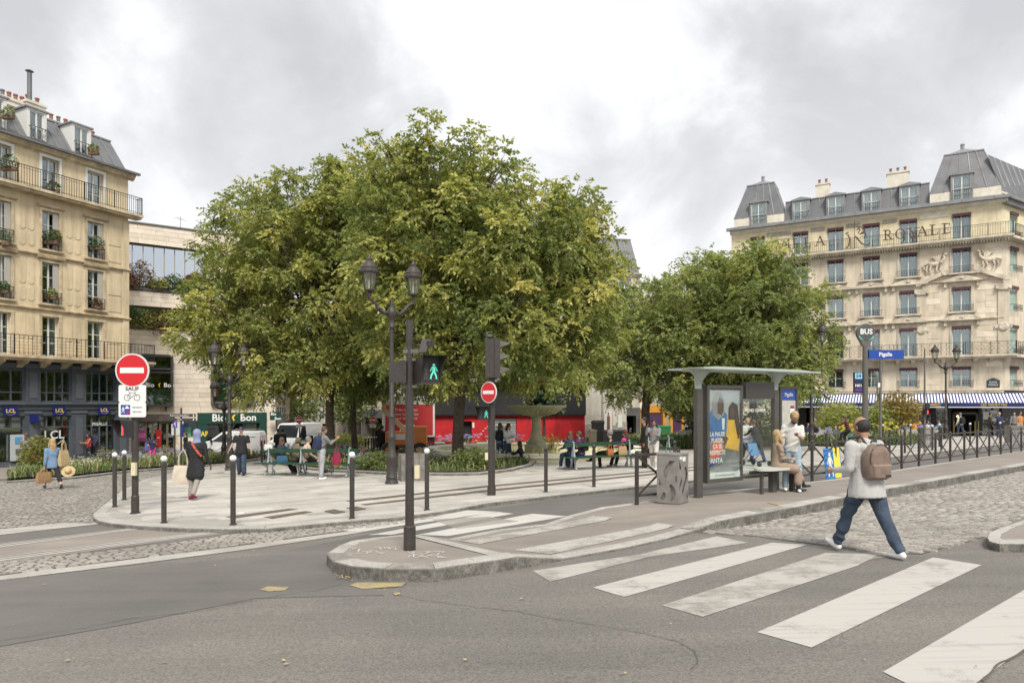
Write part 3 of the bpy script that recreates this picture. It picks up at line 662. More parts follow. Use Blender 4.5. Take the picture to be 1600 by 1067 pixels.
# ===== cream building with the bank (left) =====
fa = Fac(0, 34, 200, 40)
A = fa.root('apartment_building', 'cream stone apartment building with grey zinc mansard above the slate-blue bank at the far left', 'building')
xL, xR = fa.S(-110), fa.L; ZA = lambda py, px=78: fa.Z(px, py)
zc = ZA(232); zb5 = ZA(311); zb2 = ZA(560)
cols = [(fa.S(-76), fa.S(-58)), (fa.S(-6), fa.S(17)), (fa.S(65), fa.S(92)), (fa.S(136), fa.S(161))]
rows = [(ZA(303)-.0, ZA(248)), (ZA(391), ZA(331)), (ZA(475), ZA(411)), (ZA(557), ZA(495))]
ops = [(a, b, z0, z1) for a, b in cols for z0, z1 in rows]
holes_wall(MB(), xL, xR, zb2, zc, ops, 0, .3).build('wall', CREAM, A)
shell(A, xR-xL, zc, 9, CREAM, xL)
for ri, (z0, z1) in enumerate(rows):
    for ci, (a, b) in enumerate(cols):
        window(A, a+.01, z0, b-a-.02, z1-z0, .2, random.choice((CURT, CURTW, CURTG)), cw=random.choice((.15,.28,.4)), bars_=2)
        # moulded surround
        e = .13; mm = MB().bb(a-e, a, -.05, .0, z0, z1).bb(b, b+e, -.05, 0, z0, z1).bb(a-e, b+e, -.06, 0, z1, z1+e).build('window_surround', FRAMEW if ri == 0 else CREAMT, A)
        if ri in (1, 2):
            small_guard(A, a, b, z0, -.14, .62)
            MB().bb(b-.3, b-.02, .02, .06, z0+.05, z1-.05).build('shutter', SHUT, A)
            MB().bb(a-.2, b+.2, -.2, 0, z0-.1, z0).build('window_sill', CREAMT, A)
            course(A, a-.25, b+.25, z1+.16, [(.05,0),(.16,.06),(.18,.14)], CREAMT, 'window_hood')
    # raised stone panels between the windows
    if ri:
        for (p, q) in zip(cols[:-1], cols[1:]):
            u0, u1 = p[1]+.32, q[0]-.32; w = (u1-u0)/2
            for k in range(2):
                a0, a1 = u0+k*w+.06, u0+(k+1)*w-.06
                for (s0, s1) in ((z0+(z1-z0)*.02, z0+(z1-z0)*.36), (z0+(z1-z0)*.42, z1+.05)):
                    c = .1; MB().xz([(a0+c, s0), (a1-c, s0), (a1, s0+c), (a1, s1-c), (a1-c, s1), (a0+c, s1), (a0, s1-c), (a0, s0+c)], -.025, 0).build('wall_panel', CREAM, A)
        a0, a1 = cols[-1][1]+.3, xR-.45
        for (s0, s1) in ((z0, z0+.8), (z0+.95, z1)): MB().bb(a0, a1, -.025, 0, s0, s1).build('wall_panel', CREAM, A)
MB().bb(xR-.34, xR+.02, -.07, 0, zb2, zb5-.25).build('corner_pilaster', CREAM, A)
course(A, xL, xR+.3, zc-.42, CORN, CREAMT); MB().bb(xL, xR+.45, -.5, -.3, zc-.1, zc+.02).build('gutter', ZINC, A)
course(A, xL, xR+.12, rows[1][0]-.42, STRG, CREAMT, 'string_course'); course(A, xL, xR+.12, rows[2][0]-.42, STRG, CREAMT, 'string_course')
# top balcony and first-floor balcony
def balcony(root, x0, x1, z, out, m, rh=1.0, deco=1, nb=0, step=.13, name='balcony', rm=IRON2):
    b = MB().bb(x0, x1, -out, 0, z-.14, z).bb(x0+.06, x1-.06, -out+.1, 0, z-.26, z-.14).build(name, m, root)
    railing(b, x0+.06, x1-.06, z, -out+.07, rh, step, ends=-.02, deco=deco, m=rm)
    for i in range(nb):
        x = x0+(x1-x0)*(i+.5)/nb; MB().yz([(-.05, z-.26), (-out*.75, z-.26), (-out*.7, z-.36), (-.25, z-.5), (-.05, z-.6)], x-.14, x+.14).build('balcony_bracket', m, b)
    return b
balcony(A, xL, xR+.55, rows[0][0]-.02, .62, CREAMT, 1.0, 1)
balcony(A, xL, xR+1.1, rows[3][0]-.04, .95, CREAMT, 1.0, 0, nb=10, step=.2)
# mesh infill of first-floor railing
g = MB(); yy = -.88
for i in range(1, 6): g.bb(xL, xR+1.0, yy-.006, yy+.006, rows[3][0]-.04+i*.16, rows[3][0]-.03+i*.16)
g.build('railing_mesh', IRON2, A)
# roof
zr = ZA(172); dx = [(fa.S(p), fa.S(q)) for p, q in ((-75,-52),(-14,8),(49,71),(119,141))]
mansard(A, xL, xR-.1, zc, zr, -.1, 1.5, dx, pw=.62, ridge=zr+.5, ridge_y=5)
for a, b in dx:
    dormer(A, a, zc+.15, b-a, (zr-zc)*.78, .15, 1.6, ZINC2, CURT, ped=.0, face=FRAMEW); small_guard(A, a, b, zc+.15, -.02, .75)
MB().add([(xR-.1, -.1, zc), (xR+.25, 1.0, zc), (xR-.6, 2.2, zr), (xR-.7, 1.5, zr)], [(0,1,2,3)]).build('roof_side', ZINC, A)
MB().quad((xR-.1,-.1,zc),(xR+.0,9,zc),(xR-.6,9,zr+.4),(xR-.6,1.5,zr)).build('roof_side', ZINC, A)
chimney(A, fa.S(104), 3.2, zr-.2, 1.0, .8, 1.35, 2); chimney(A, fa.S(76), 3.4, zr, 1.3, .6, 1.0, 4); chimney(A, fa.S(150), 3.2, zr-.2, 1.6, .5, .75, 4); chimney(A, fa.S(185), 3.2, zr-.3, 1.3, .5, .7, 4)
MB().tube([(fa.S(98), 3.1, zr+1.2), (fa.S(98), 3.1, zr+2.9)], .12, 10).lathe([(.22,0),(.02,.12)], 10, (fa.S(98), 3.1, zr+3.0)).build('flue_pipe', ZINC, A)
# shopfront
zt = zb2-.05; zl = ZA(630, 78); zg = .1
def shopfront():
    b0 = .35; pil = [(fa.S(-68), fa.S(-45)), (fa.S(39), fa.S(62)), (fa.S(111.5), fa.S(133)), (fa.S(181), xR)]; ups, lows = [], []
    bays = [(xL, pil[0][0]), (pil[0][1], pil[1][0]), (pil[1][1], pil[2][0]), (pil[2][1], pil[3][0])]
    zu0, zu1 = ZA(628), ZA(579); zs0, zs1 = ZA(705)-.1, ZA(649)
    holes_wall(MB(), xL, xR, 0, zb2, [(a, b, zu0, zu1) for a, b in bays]+[(a, b, .55, zs1) for a, b in bays], 0, .25).build('shop_wall', SLATE, A)
    course(A, xL, xR+.1, zl-.12, [(.03,0),(.1,.04),(.12,.1),(.03,.14)], SLATE2, 'shop_cornice'); course(A, xL, xR+.1, zs1+.28, [(.03,0),(.07,.03),(.08,.07)], SLATE2, 'shop_cornice'); course(A, xL, xR+.1, zt-.5, CORN[:4], SLATE2, 'shop_cornice')
    MB().bb(xL, xR+.03, -.06, 0, 0, .5).build('shop_plinth', SLATE2, A)
    for a, b in pil:
        for (s0, s1) in ((.6, zs1), (zu0, zu1)):
            p = MB().bb(a, b, -.09, 0, s0-.08, s1+.1).build('pilaster', SLATE, A); e = (b-a)*.24
            MB().bb(a+e, b-e, -.115, -.09, s0+.2, s1-.15).build('pilaster_panel', SLATE2, p); MB().bb(a-.04, b+.04, -.13, 0, s1+.1, s1+.24).build('pilaster_cap', SLATE2, p)
    for bi, (a, b) in enumerate(bays):
        n = 4; 
        for (s0, s1, hb) in ((zu0, zu1, .36), (.55, zs1, None)):
            mb = MB(); mb.bb(a, b, .14, .2, s0, s0+.07).bb(a, b, .14, .2, s1-.07, s1)
            hz = s0+(s1-s0)*.3 if hb else s1-.62
            nn = n
            for i in range(n+1):
                x = a+(b-a)*i/n; z0_ = s0 if (hb or i in (0, n) or bi == 3) else hz; mb.bb(x-.035, x+.035, .13, .21, z0_, s1)
            mb.bb(a, b, .135, .205, hz-.03, hz+.03); w = mb.build('shop_window', SLATE2, A)
            for i in range(n):
                x0_, x1_ = a+(b-a)*i/n+.035, a+(b-a)*(i+1)/n-.035
                MB().bb(x0_, x1_, .165, .175, hz+.03, s1-.07).build('pane', GLASS, w)
                if hb or bi == 3: MB().bb(x0_, x1_, .165, .175, s0+.07, hz-.03).build('pane', GLASS, w)
            if not (hb or bi == 3): MB().bb(a+.04, b-.04, .165, .175, s0+.07, hz-.03).build('pane', GLASS, w)
    # interior light greenish blinds
    MB().bb(xL, xR-.1, .75, .78, zu0-.3, zu1).build('blind', mat('shop_blind', (.10,.125,.12), .9, var=.5, vs=2), A)
    MB().bb(xL, xR-.1, .95, .98, .2, zs1).build('shop_back', mat('shop_inside', (.10,.11,.09), .9, var=.6, vs=1.5), A)
    # lettered plates
    LC = mat('bank_blue', (.01,.02,.14), .4); GD = mat('bank_gold', (.8,.55,.1), .5)
    for px in (-70, 13, 89.5, 159.5):
        x = fa.S(px); z = ZA(642); w = .6; p = MB().bb(x-w/2, x+w/2, -.2, -.1, z-.22, z+.24).build('bank_sign', LC, A)
        text('LCL', .26, GD, p, (x, -.206, z+.02), bold=.025)
        cv = MB(); pts = [(x-.2+.4*t/8, z-.11-.07*math.sin(PI*t/8)) for t in range(9)]
        for q, r_ in zip(pts[:-1], pts[1:]): cv.bar((q[0], -.204, q[1]), (r_[0], -.204, r_[1]), .02, .006)
        cv.build('sign_swoosh', WHITE, p)
    x = fa.S(157.5); text('PIGALLE', .24, WHITE, A, (x, .1, ZA(664)-.02), bold=.02)
    x = fa.S(86.5); text('LCL', .62, WHITE, A, (x, .12, ZA(680)), bold=.012, ext=.004)
    cv = MB(); pts = [(x-.55+1.05*t/12, ZA(681)-.12-.38*math.sin(PI*(t+1)/14)) for t in range(13)]
    for q, r_ in zip(pts[:-1], pts[1:]): cv.bar((q[0], .12, q[1]), (r_[0], .12, r_[1]), .035, .01)
    cv.build('sign_swoosh', WHITE, A)
    # cash machine
    x0, x1 = fa.S(17), fa.S(36); z0, z1 = ZA(716), ZA(677)
    m = MB().bb(x0, x1, -.1, .1, z0, z1).build('cash_machine', mat('atm_grey', (.45,.47,.48), .4), A)
    MB().bb(x0+.12, x1-.12, -.13, -.1, z1-.45, z1-.12).build('screen', mat('atm_blue', (.1,.3,.5), .3), m); MB().bb(x0+.15, x1-.15, -.16, -.1, z0+.35, z0+.6).build('keypad', STEEL, m)
    x = fa.S(49); MB().bb(x-.16, x+.16, -.35, -.13, ZA(659), ZA(650)+.1).build('door_sign', LC, A)
shopfront()
k = 0
for (px, py, r_, lf, lb) in [(78,376,.42,LEAF_G,'dark ivy spilling from the upper window box, middle column of the cream building'), (149,385,.42,LEAF_G,'green bush in the window box, upper window nearest the corner of the cream building'), (86,372,.25,LEAF_Y,'yellow-green plant on the right side of the middle-column window box'),
        (78,462,.36,LEAF_Y,'yellowish trailing plant behind the guard of the middle window two floors above the bank'), (149,477,.3,LEAF_R,'sparse brownish plant behind the guard of the corner-side window two floors above the bank'), (76,297,.4,LEAF_G,'low green pots on the long top balcony before its middle window'), (140,238,.34,LEAF_Y,'yellow-green bush in front of the right-hand dormer of the cream building'),
        (8,262,.5,LEAF_G,'airy bamboo on the long top balcony at the left edge'), (2,378,.45,LEAF_G,'big ivy mass on the window guard at the left edge'), (6,182,.35,LEAF_Y,'yellowish shrub at the left-edge dormer'), (4,452,.3,LEAF_G,'small dark plant behind the guard at the left edge, lower window')]:
    s_ = fa.S(px); p = fa.world(s_, -.12 if py > 300 else -.35, fa.Z(px, py)-.2); k += 1
    pot_plant(lb, p, r_, .75 if r_ > .4 else .5, lf, 260, k, .07)
# ===== modern stone building =====
fb = Fac(190, 46.3, 430, 52)
B = fb.root('shop_building', 'modern pale stone-clad building with recessed planted terraces and a green organic grocery at street level', 'building')
ZB = lambda py, px=250: fb.Z(px, py)
xb0, xb1 = -.5, fb.L; HB = ZB(354)
xm = fb.S(308)
opsB = [(fb.S(190), fb.S(321.5), ZB(452), ZB(384)), (fb.S(190), fb.S(325), ZB(513), ZB(481)), (fb.S(222), fb.S(266), ZB(576), ZB(558)), (fb.S(222), fb.S(266), ZB(633), ZB(583)), (fb.S(205), fb.S(273), .35, ZB(658)),
        (fb.S(331), fb.S(393), ZB(628), ZB(556)), (fb.S(321), fb.S(405), .1, ZB(660))]
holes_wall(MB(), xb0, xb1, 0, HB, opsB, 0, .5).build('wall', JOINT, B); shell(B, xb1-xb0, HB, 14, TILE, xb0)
def clad():      # stone cladding panels laid in courses
    per = []; z = 0
    while z < HB-.05:
        h = .52 if z < ZB(640) else .33; h = min(h, HB-z); x = xb0+random.uniform(-1.2, 0)
        while x < xb1:
            w = random.uniform(1.1, 1.9); a, b = max(x, xb0), min(x+w, xb1); segs = [(a, b)]
            for o in opsB:
                if o[3] > z+.02 and o[2] < z+h-.02:
                    ns = []
                    for (p, q) in segs:
                        if o[0] > p: ns.append((p, min(q, o[0])))
                        if o[1] < q: ns.append((max(p, o[1]), q))
                        if o[1] <= p or o[0] >= q: pass
                    segs = [s for s in ns if s[1]-s[0] > .05]
            segs = list(dict.fromkeys(segs))
            for p, q in segs: per.append((p, q, z, min(z+h, HB)))
            x += w
        z += h
    per = [p for p in per if p[1] > fb.S(196)]; random.shuffle(per); c = {}
    for i, (p, q, z0, z1) in enumerate(per):
        d = .03+random.uniform(0, .008); m = random.choices(TILES, (5, 3, 3, 1))[0]
        if i < 300: MB().bb(p+.006, q-.006, -d, -.001, z0+.006, z1-.008).build('cladding_panel', m, B)
        else: c.setdefault(m.name, MB()).bb(p+.006, q-.006, -d, -.001, z0+.006, z1-.008)
    for mn, mb in c.items(): stuff(mb.build('cladding_panels', MC[mn], B))
clad()
MB().bb(xb0, xb1, -.12, .4, HB, HB+.1).build('roof_coping', STEEL, B)
FRB = mat('window_beige', (.33,.28,.22), .6); FRD = mat('window_dark', (.05,.05,.05), .5)
GLB = glass_mat('office_glass', (.75,.8,.86), .38, .04, (.6,.66,.7))
def glazed(root, x0, x1, z0, z1, n, y, fm, gm=GLASS, hb=(), name='window', t=.05, skip=()):
    mb = MB().bb(x0, x1, y-.04, y+.04, z0, z0+t).bb(x0, x1, y-.04, y+.04, z1-t, z1)
    for i in range(n+1): x = x0+(x1-x0)*i/n; mb.bb(max(x0, x-t/2), min(x1, x+t/2), y-.045, y+.045, z0, z1)
    for z in hb: mb.bb(x0, x1, y-.035, y+.035, z-t/2, z+t/2)
    o = mb.build(name, fm, root)
    for i in range(n):
        zz = [z0]+list(hb)+[z1]
        for a, b in zip(zz[:-1], zz[1:]): MB().bb(x0+(x1-x0)*i/n+t/2, x0+(x1-x0)*(i+1)/n-t/2, y-.005, y+.005, a+t/2, b-t/2).build('pane', gm, o)
    return o
o_ = opsB[0]; glazed(B, o_[0], o_[1], o_[2], o_[3], 8, .42, FRB, GLB, (o_[2]+.9,))
MB().bb(o_[0]+1.4, o_[0]+2.4, .8, .85, o_[2]+.2, o_[3]-.3).bb(o_[0]+4.2, o_[0]+4.6, .8, .85, o_[2]+.2, o_[3]-.1).build('curtain', CURTW, B)
o_ = opsB[1]; glazed(B, o_[0], o_[1], o_[2], o_[3], 6, .48, FRB, GLASS)
for i, o_ in enumerate((opsB[2], opsB[3], opsB[5])):
    a, b, c, d = o_; e = .13 if i < 2 else .45
    MB().bb(a-.1, a, -.45, 0, c-.1, d+.1).bb(b, b+e if i < 2 else b+.12, -.45, 0, c-.1, d+.1).bb(a, b, -.45, 0, d, d+.1).bb(a, b, -.45, 0, c-.1, c).build('window_box', FRD if i < 2 else STEEL, B)
    glazed(B, a, b, c, d, 1 if i < 2 else 3, -.3, FRD, GLASS, () if i < 2 else (c+(d-c)*.42,))
    for x in (a+.3, b-.3): MB().yz([(0, c-.1), (-.4, c-.1), (0, c-.45)], x-.05, x+.05).build('window_bracket', FRD, B)
    MB().bb(a, b, .2, .25, c, c+(d-c)*.5).build('blind', mat('green_blind', (.07,.18,.07), .8, var=.3, vs=2), B)
SIGNW = mat('sign_white', (.85,.85,.82), .5); GDK = mat('shop_green', (.012,.055,.04), .45); YSG = mat('sign_yellow', (.8,.6,.05), .5)
def bio(root, x, y, z, s, sc=1):
    text('Bio', s, SIGNW, root, (x-s*1.42, y, z), bold=.02); text('Bon', s, SIGNW, root, (x+s*1.42, y, z), bold=.02)
    MB().xz([(x-s*.2, z+s*.1), (x+s*.05, z+s*.38), (x+s*.18, z+s*.3), (x-s*.02, z+s*.05), (x+s*.1, z-s*.28), (x-s*.05, z-s*.3)], y-.01, y).build('sign_mark', YSG, root)
bio(B, fb.S(248), -.36, ZB(602), .42); bio(B, fb.S(362), -.36, fb.Z(362, 580), .42)
# shop fascia
xs0, xs1 = fb.S(308), fb.S(415.5); zf0, zf1 = fb.Z(360, 661), fb.Z(360, 644.5)
fs = MB().bb(xs0, xs1, -.22, -.04, zf0, zf1).bb(xs0, fb.S(322), -.2, -.04, .15, zf0).bb(fb.S(404.5), xs1, -.2, -.04, .15, zf0).build('shop_fascia', GDK, B)
bio(fs, fb.S(364), -.24, (zf0+zf1)/2, .72); glazed(B, fb.S(322), fb.S(404), .15, zf0, 4, .3, FRD, GLASS, (2.3,), name='shop_window')
MB().bb(fb.S(322)+.1, fb.S(404)-.1, 1.2, 1.25, .2, 1.3).build('shop_shelf', mat('shelf_goods', (.12,.06,.03), .9, col2=(.3,.16,.05), vs=6), B)
text('CAF', .5, YSG, fs, (fb.S(315), -.215, fb.Z(315, 678)), bold=.03, sx=.8); text('Thany', .42, YSG, fs, (fb.S(315.5), -.215, fb.Z(315, 694)), bold=.01, sx=.7)
# ground-floor bay with posters
o_ = opsB[4]; glazed(B, o_[0], o_[1], o_[2], o_[3], 6, .25, mat('window_brown', (.19,.155,.11), .6), GLASS, (), t=.14)
PINK = mat('poster_pink', (.45,.04,.25), .6)
for (a, b, c, d, m, s_) in ((216,227.5,671,689,PINK,'AROUND\nMIDNIGHT'), (244,252,671,697,RED,'FBI')):
    x0, x1 = fb.S(a), fb.S(b); p = MB().bb(x0, x1, .17, .185, ZB(d), ZB(c)).build('poster', m, B); text(s_, .16, WHITE, p, ((x0+x1)/2, .165, (ZB(d)+ZB(c))/2), sx=.7)
MB().bb(fb.S(205), fb.S(273), -.1, .3, .0, .4).build('shop_plinth', TILE, B)
for i, (a, c, w, h, m) in enumerate(((298.5,667,1.0,.9,BLUE),(274,671,.55,.8,WHITE),(287,672,.5,.9,BLUE),(297,675,.8,.7,mat('poster_green',(.12,.3,.18),.6)),(305,674,.6,.6,DARK))):
    x = fb.S(a); z = fb.Z(a, c); MB().bb(x-w/2, x+w/2, -.06, -.04, z-h/2, z+h/2).build('wall_plaque', m if i else mat('plaque_dark', (.03,.045,.055), .5), B)
# projecting sign
ps = MB().bb(fb.S(417), fb.S(434), -.9, -.8, fb.Z(425, 656), fb.Z(425, 643)).build('projecting_sign', GDK, B)
text('Bio', .3, SIGNW, ps, (fb.S(422), -.91, fb.Z(425, 646.5)), bold=.02); text('Bon', .3, SIGNW, ps, (fb.S(429), -.91, fb.Z(425, 653.5)), bold=.02)
# roof antennas
for i, (px, h) in enumerate(((287, .95), (319, .95))):
    p = fb.world(fb.S(px), 1.5, HB); o = MB().tube([(0,0,0),(0,0,1.25)], .02, 5).tube([(-.45,0,1.2),(.35,.2,1.0)], .012, 4).tube([(-.2,-.2,1.17),(-.2,.3,1.17)], .01, 4).tube([(.1,-.25,1.08),(.1,.3,1.08)], .01, 4).build('tv_antenna', STEEL, None, p)
    tag(o, 'thin roof antenna on the pale stone building, '+('the left one of two' if i == 0 else 'the right one beside the pink flowers'), 'antenna', 'antennas on the modern stone building')
PKL = mat('pink_flowers', (.5,.2,.2), .8, var=.4, vs=9)
for i, (px, py, rx, rz_, m, lb, oy) in enumerate([(334,368,.85,.35,PKL,'pink flowering shrub on the roof edge of the pale stone building',.5), (220,425,1.1,.95,LEAF_R,'rust and green maple on the upper terrace beside the cream building',-.1), (206,438,.7,.6,LEAF_R,'dark red-brown bush on the upper terrace next to the cream wall',-.1), (246,443,.9,.4,LEAF_Y,'bright green low shrubs in the middle of the upper terrace',-.1), (272,440,1.1,.6,LEAF_G,'feathery green shrub on the upper terrace under the big windows',-.1),
        (288,444,.6,.4,LEAF_Y,'yellow-green shrub at the right of the upper terrace',-.1), (305,432,.7,.3,LEAF_R,'small rust-topped tree on the upper terrace by the tree crown',-.1), (301,450,.7,.35,LEAF_G,'low green pots at the right end of the upper terrace',-.1), (222,500,1.35,.75,LEAF_Y,'pale green ivy hanging over the lower terrace wall',-.3), (249,505,1.1,.85,LEAF_R,'faded brown creeper hanging over the lower terrace wall',-.35), (278,494,1.3,.6,LEAF_Y,'feathery yellow-green grass on the lower terrace',-.3), (206,490,.7,.5,LEAF_G,'dark green shrub on the lower terrace next to the cream wall',-.1)]):
    w = fb.world(fb.S(px), oy, fb.Z(px, py)); V, Fc = leaf_cloud(420, (rx, .45, rz_), .1, .4, 50+i, .3)
    o = mk('terrace_plant', None, None, w); tag(o, lb, 'plant', 'plants on the terraces of the modern building')
    stuff(mk('foliage', mesh_of('foliage', V, Fc, m), o)); MB().tube([(0,0,-rz_*.9),(0,0,.1)], .03, 5).build('stem', IRON, o)
# ===== hotel building, right =====
fv = Fac(1143, 62.5, 1566, 52.5)
V_ = fv.root('hotel_building', 'grand limestone hotel with slate-grey mansard, balcony lettering and a striped cafe awning at the right', 'building')
xv = fv.L; ZV = lambda py, px=1305: fv.Z(px, py)
vc = [(1173,1194),(1240,1262),(1294,1317),(1350,1373),(1407,1432),(1489,1516)]; vcol = []
for a, b in vc: c = fv.S((a+b)/2); vcol.append((c-.63, c+.63))
vrow = [(ZV(606), ZV(577)), (ZV(561), ZV(518)), (ZV(498), ZV(462)), (ZV(442), ZV(406)), (ZV(394), ZV(356))]
HV = ZV(341)
opsV = [(a, b, z0, z1) for a, b in vcol for z0, z1 in vrow]
zy = vrow[4][0]-.05
holes_wall(MB(), 0, xv, vrow[0][0]-.3, zy, [o for o in opsV if o[3] < zy+.1], 0, .28).build('wall', LIME, V_)
holes_wall(MB(), 0, xv, zy, HV, [o for o in opsV if o[2] > zy-.1], 0, .28).build('upper_wall', YREN, V_)
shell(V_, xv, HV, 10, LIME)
for ri, (z0, z1) in enumerate(vrow):
    for ci, (a, b) in enumerate(vcol):
        window(V_, a+.01, z0, b-a-.02, z1-z0, .16, random.choice((CURTG, CURT, CURTG, CURT, CURTW)) if ri < 4 else CURTW, cw=random.choice((.3,.4,.46,.48)), bars_=0 if ri else 1)
        e = .16; t_ = LIMET if ri < 4 else YREN
        if ri < 4: MB().bb(a-e, a, -.05, 0, z0, z1).bb(b, b+e, -.05, 0, z0, z1).bb(a-e, b+e, -.05, 0, z1, z1+.12).build('window_surround', t_, V_)
        # small scalloped burgundy awning
        hA = .2; P = [(a, z1-.02), (a, z1-hA)]
        for k in range(1, 7): P.append((a+(b-a)*k/6-(b-a)/12, z1-hA-.07)); P.append((a+(b-a)*k/6, z1-hA))
        P += [(b, z1-.02)]; MB().xz(P[::-1], -.14, -.11).bb(a, b, -.12, .1, z1-.06, z1-.02).build('window_awning', BURG, V_)
        if ri in (2, 3): small_guard(V_, a-.12, b+.12, z0, -.3, .5); MB().bb(a-.3, b+.3, -.34, 0, z0-.12, z0).build('window_sill', LIMET, V_)
        if ri == 0: small_guard(V_, a-.1, b+.1, z0, -.12, .5)
        if ri in (1, 2):     # pediment with consoles
            c = (a+b)/2; w = 1.28; zz = z1+.42; k = (ri == 1)
            arc = [(c-w+2*w*t/8, zz+.12+(.42*math.sin(PI*t/8) if k else .42*(1-abs(t-4)/4))) for t in range(9)]
            q = MB().xz([(c-w, zz), (c+w, zz)]+arc[::-1], -.26, 0).bb(c-w-.08, c+w+.08, -.34, 0, zz-.02, zz+.1).build('pediment', LIMET, V_)
            [MB().bb(k_-.1, k_+.1, -.2, 0, zz-.42, zz-.02).build('console', LIMET, q) for k_ in (c-w+.2, c+w-.2)]
            MB().ball((c, -.3, zz+.24), (.16,.06,.1), 8, 6).build('ornament', LIMET, q)
# joints of the stone courses (thin blocks proud of the wall)
z = vrow[0][0]-.3; kk = 0; blocks = []
while z < zy-.4:
    h = .46; x = -.6*(kk % 2)
    while x < xv:
        p, q = max(0, x), min(xv, x+1.2)
        if all(q < o[0]-.2 or p > o[1]+.2 or z > o[3]+.1 or z+h < o[2]-.1 for o in opsV): blocks.append((p, q, z, z+h))
        x += 1.2
    z += h; kk += 1
random.shuffle(blocks)
LB = [LIME, mat('limestone_b', (.64,.55,.425), .85, var=.18, vs=1.2), mat('limestone_c', (.74,.66,.53), .85, var=.18, vs=1.2)]
for p, q, a, b in blocks[:290]: MB().bb(p+.012, q-.012, -.018, 0, a+.012, b-.012).build('stone_block', random.choice(LB), V_)
for zz, pr in ((vrow[2][1]+.6+.0, STRG), (vrow[1][1]+.6, STRG), (vrow[0][0]-.34, [(.04,0),(.2,.06),(.24,.2)])): course(V_, 0, xv+.1, zz-.2, pr, LIMET, 'string_course')
course(V_, -.1, xv+.35, HV-.45, CORN, PALE); 
# lead gutter, slightly wavy
g = MB()
for i in range(40): a, b = -.35+(xv+.9)*i/40, -.35+(xv+.9)*(i+1)/40; g.bb(a, b, -.62+random.uniform(-.03,.03), -.25, HV-.12, HV+.14+random.uniform(-.03,.03))
g.build('gutter', ZINC2, V_)
bz2 = vrow[1][0]-.02; b2 = balcony(V_, fv.S(1262), xv+.9, bz2, .85, LIMET, 1.0, 2, nb=14, step=.55, rm=IRON2)
bz5 = zy+.02; b5 = balcony(V_, fv.S(1205), xv+.7, bz5, .7, LIMET, .95, 1, step=.16)
d = MB()
for i in range(90): x = fv.S(1205)+(xv+.5-fv.S(1205))*i/90; d.bb(x, x+.1, -.55, -.02, bz5-.38, bz5-.27)
d.build('dentils', LIMET, V_)
for i in range(9):
    a, b = (vcol[i//2][1], vcol[min(5, i//2+1)][0]) if i < 10 else (0, 0)
    if b-a > .8: MB().bb(a+.2, b-.2, -.05, 0, HV-.95, HV-.62).build('frieze_panel', PALE, V_)
# letters on the balcony: serif capitals
LET = {'V': [((0,1),(.42,0),.16),((.42,0),(.8,1),.07)], 'I': [((.2,0),(.2,1),.15)], 'L': [((.18,0),(.18,1),.15),((.18,.03),(.68,.03),.07),((.68,0),(.68,.25),.07)], 'A': [((0,0),(.38,1),.07),((.38,1),(.78,0),.16),((.15,.33),(.62,.33),.06)],
       'R': [((.16,0),(.16,1),.15),((.16,.96),(.5,.96),.07),((.5,.96),(.62,.76),.12),((.62,.76),(.5,.52),.12),((.5,.52),(.16,.52),.07),((.36,.52),(.74,0),.15)], 'Y': [((0,1),(.38,.48),.14),((.76,1),(.38,.48),.07),((.38,.48),(.38,0),.15)],
       'E': [((.18,0),(.18,1),.15),((.18,.03),(.68,.03),.07),((.18,.97),(.64,.97),.07),((.18,.52),(.52,.52),.07),((.68,0),(.68,.22),.06),((.64,.78),(.64,1),.06)], 'O': [((.45+.4*math.cos(PI*t/7), .5+.5*math.sin(PI*t/7)), (.45+.4*math.cos(PI*(t+1)/7), .5+.5*math.sin(PI*(t+1)/7)), .07+.09*abs(math.cos(PI*(t+.5)/7))) for t in range(14)]}
SER = {'V': [(0,1),(.8,1)], 'I': [(.2,0),(.2,1)], 'L': [(.18,0),(.18,1)], 'A': [(0,0),(.78,0)], 'R': [(.16,0),(.16,1),(.74,0)], 'Y': [(0,1),(.76,1),(.38,0)], 'E': [(.18,0),(.18,1)], 'O': []}
LM = mat('bronze_letter', (.09,.055,.04), .6)
for ch, px in zip('VILLA', (1224,1238.5,1246,1264,1284)): pass
lets = [('V',1222,392),('I',1237,391),('L',1246,391),('L',1264,389.5),('A',1283,387),('R',1388,378.5),('O',1406,377),('Y',1427,376),('A',1441,373),('L',1460,371),('E',1479,369)]
for ch, px, py in lets:
    x = fv.S(px)-.3; hh = .78; z = fv.Z(px, py)+.05; mb = MB()
    for (a, b, w) in LET[ch]: mb.bar((x+a[0]*hh*.95, -.78, z+a[1]*hh), (x+b[0]*hh*.95, -.78, z+b[1]*hh), w*hh, .07) if False else mb.xz([(x+a[0]*hh*.95-w*hh/2, z+a[1]*hh), (x+a[0]*hh*.95+w*hh/2, z+a[1]*hh), (x+b[0]*hh*.95+w*hh/2, z+b[1]*hh), (x+b[0]*hh*.95-w*hh/2, z+b[1]*hh)][::1] if abs(a[1]-b[1]) > .12 else [(x+a[0]*hh*.95, z+a[1]*hh-w*hh/2), (x+b[0]*hh*.95, z+b[1]*hh-w*hh/2), (x+b[0]*hh*.95, z+b[1]*hh+w*hh/2), (x+a[0]*hh*.95, z+a[1]*hh+w*hh/2)], -.8, -.74)
    for (a, b) in SER[ch]: mb.bb(x+a*hh*.95-.2, x+a*hh*.95+.2, -.8, -.74, z+b*hh-.03, z+b*hh+.03)
    mb.build('letter', LM, V_)
x = fv.S(1325); z = fv.Z(1325, 392); e = MB()     # openwork monogram on a mast between the two words
e.tube([(x+.55,-.78,z),(x+.55,-.78,z+2.3)], .025, 5)
def sw(pts, r=.05): e.tube([(x+a, -.78, z+b) for a, b in pts], r, 6)
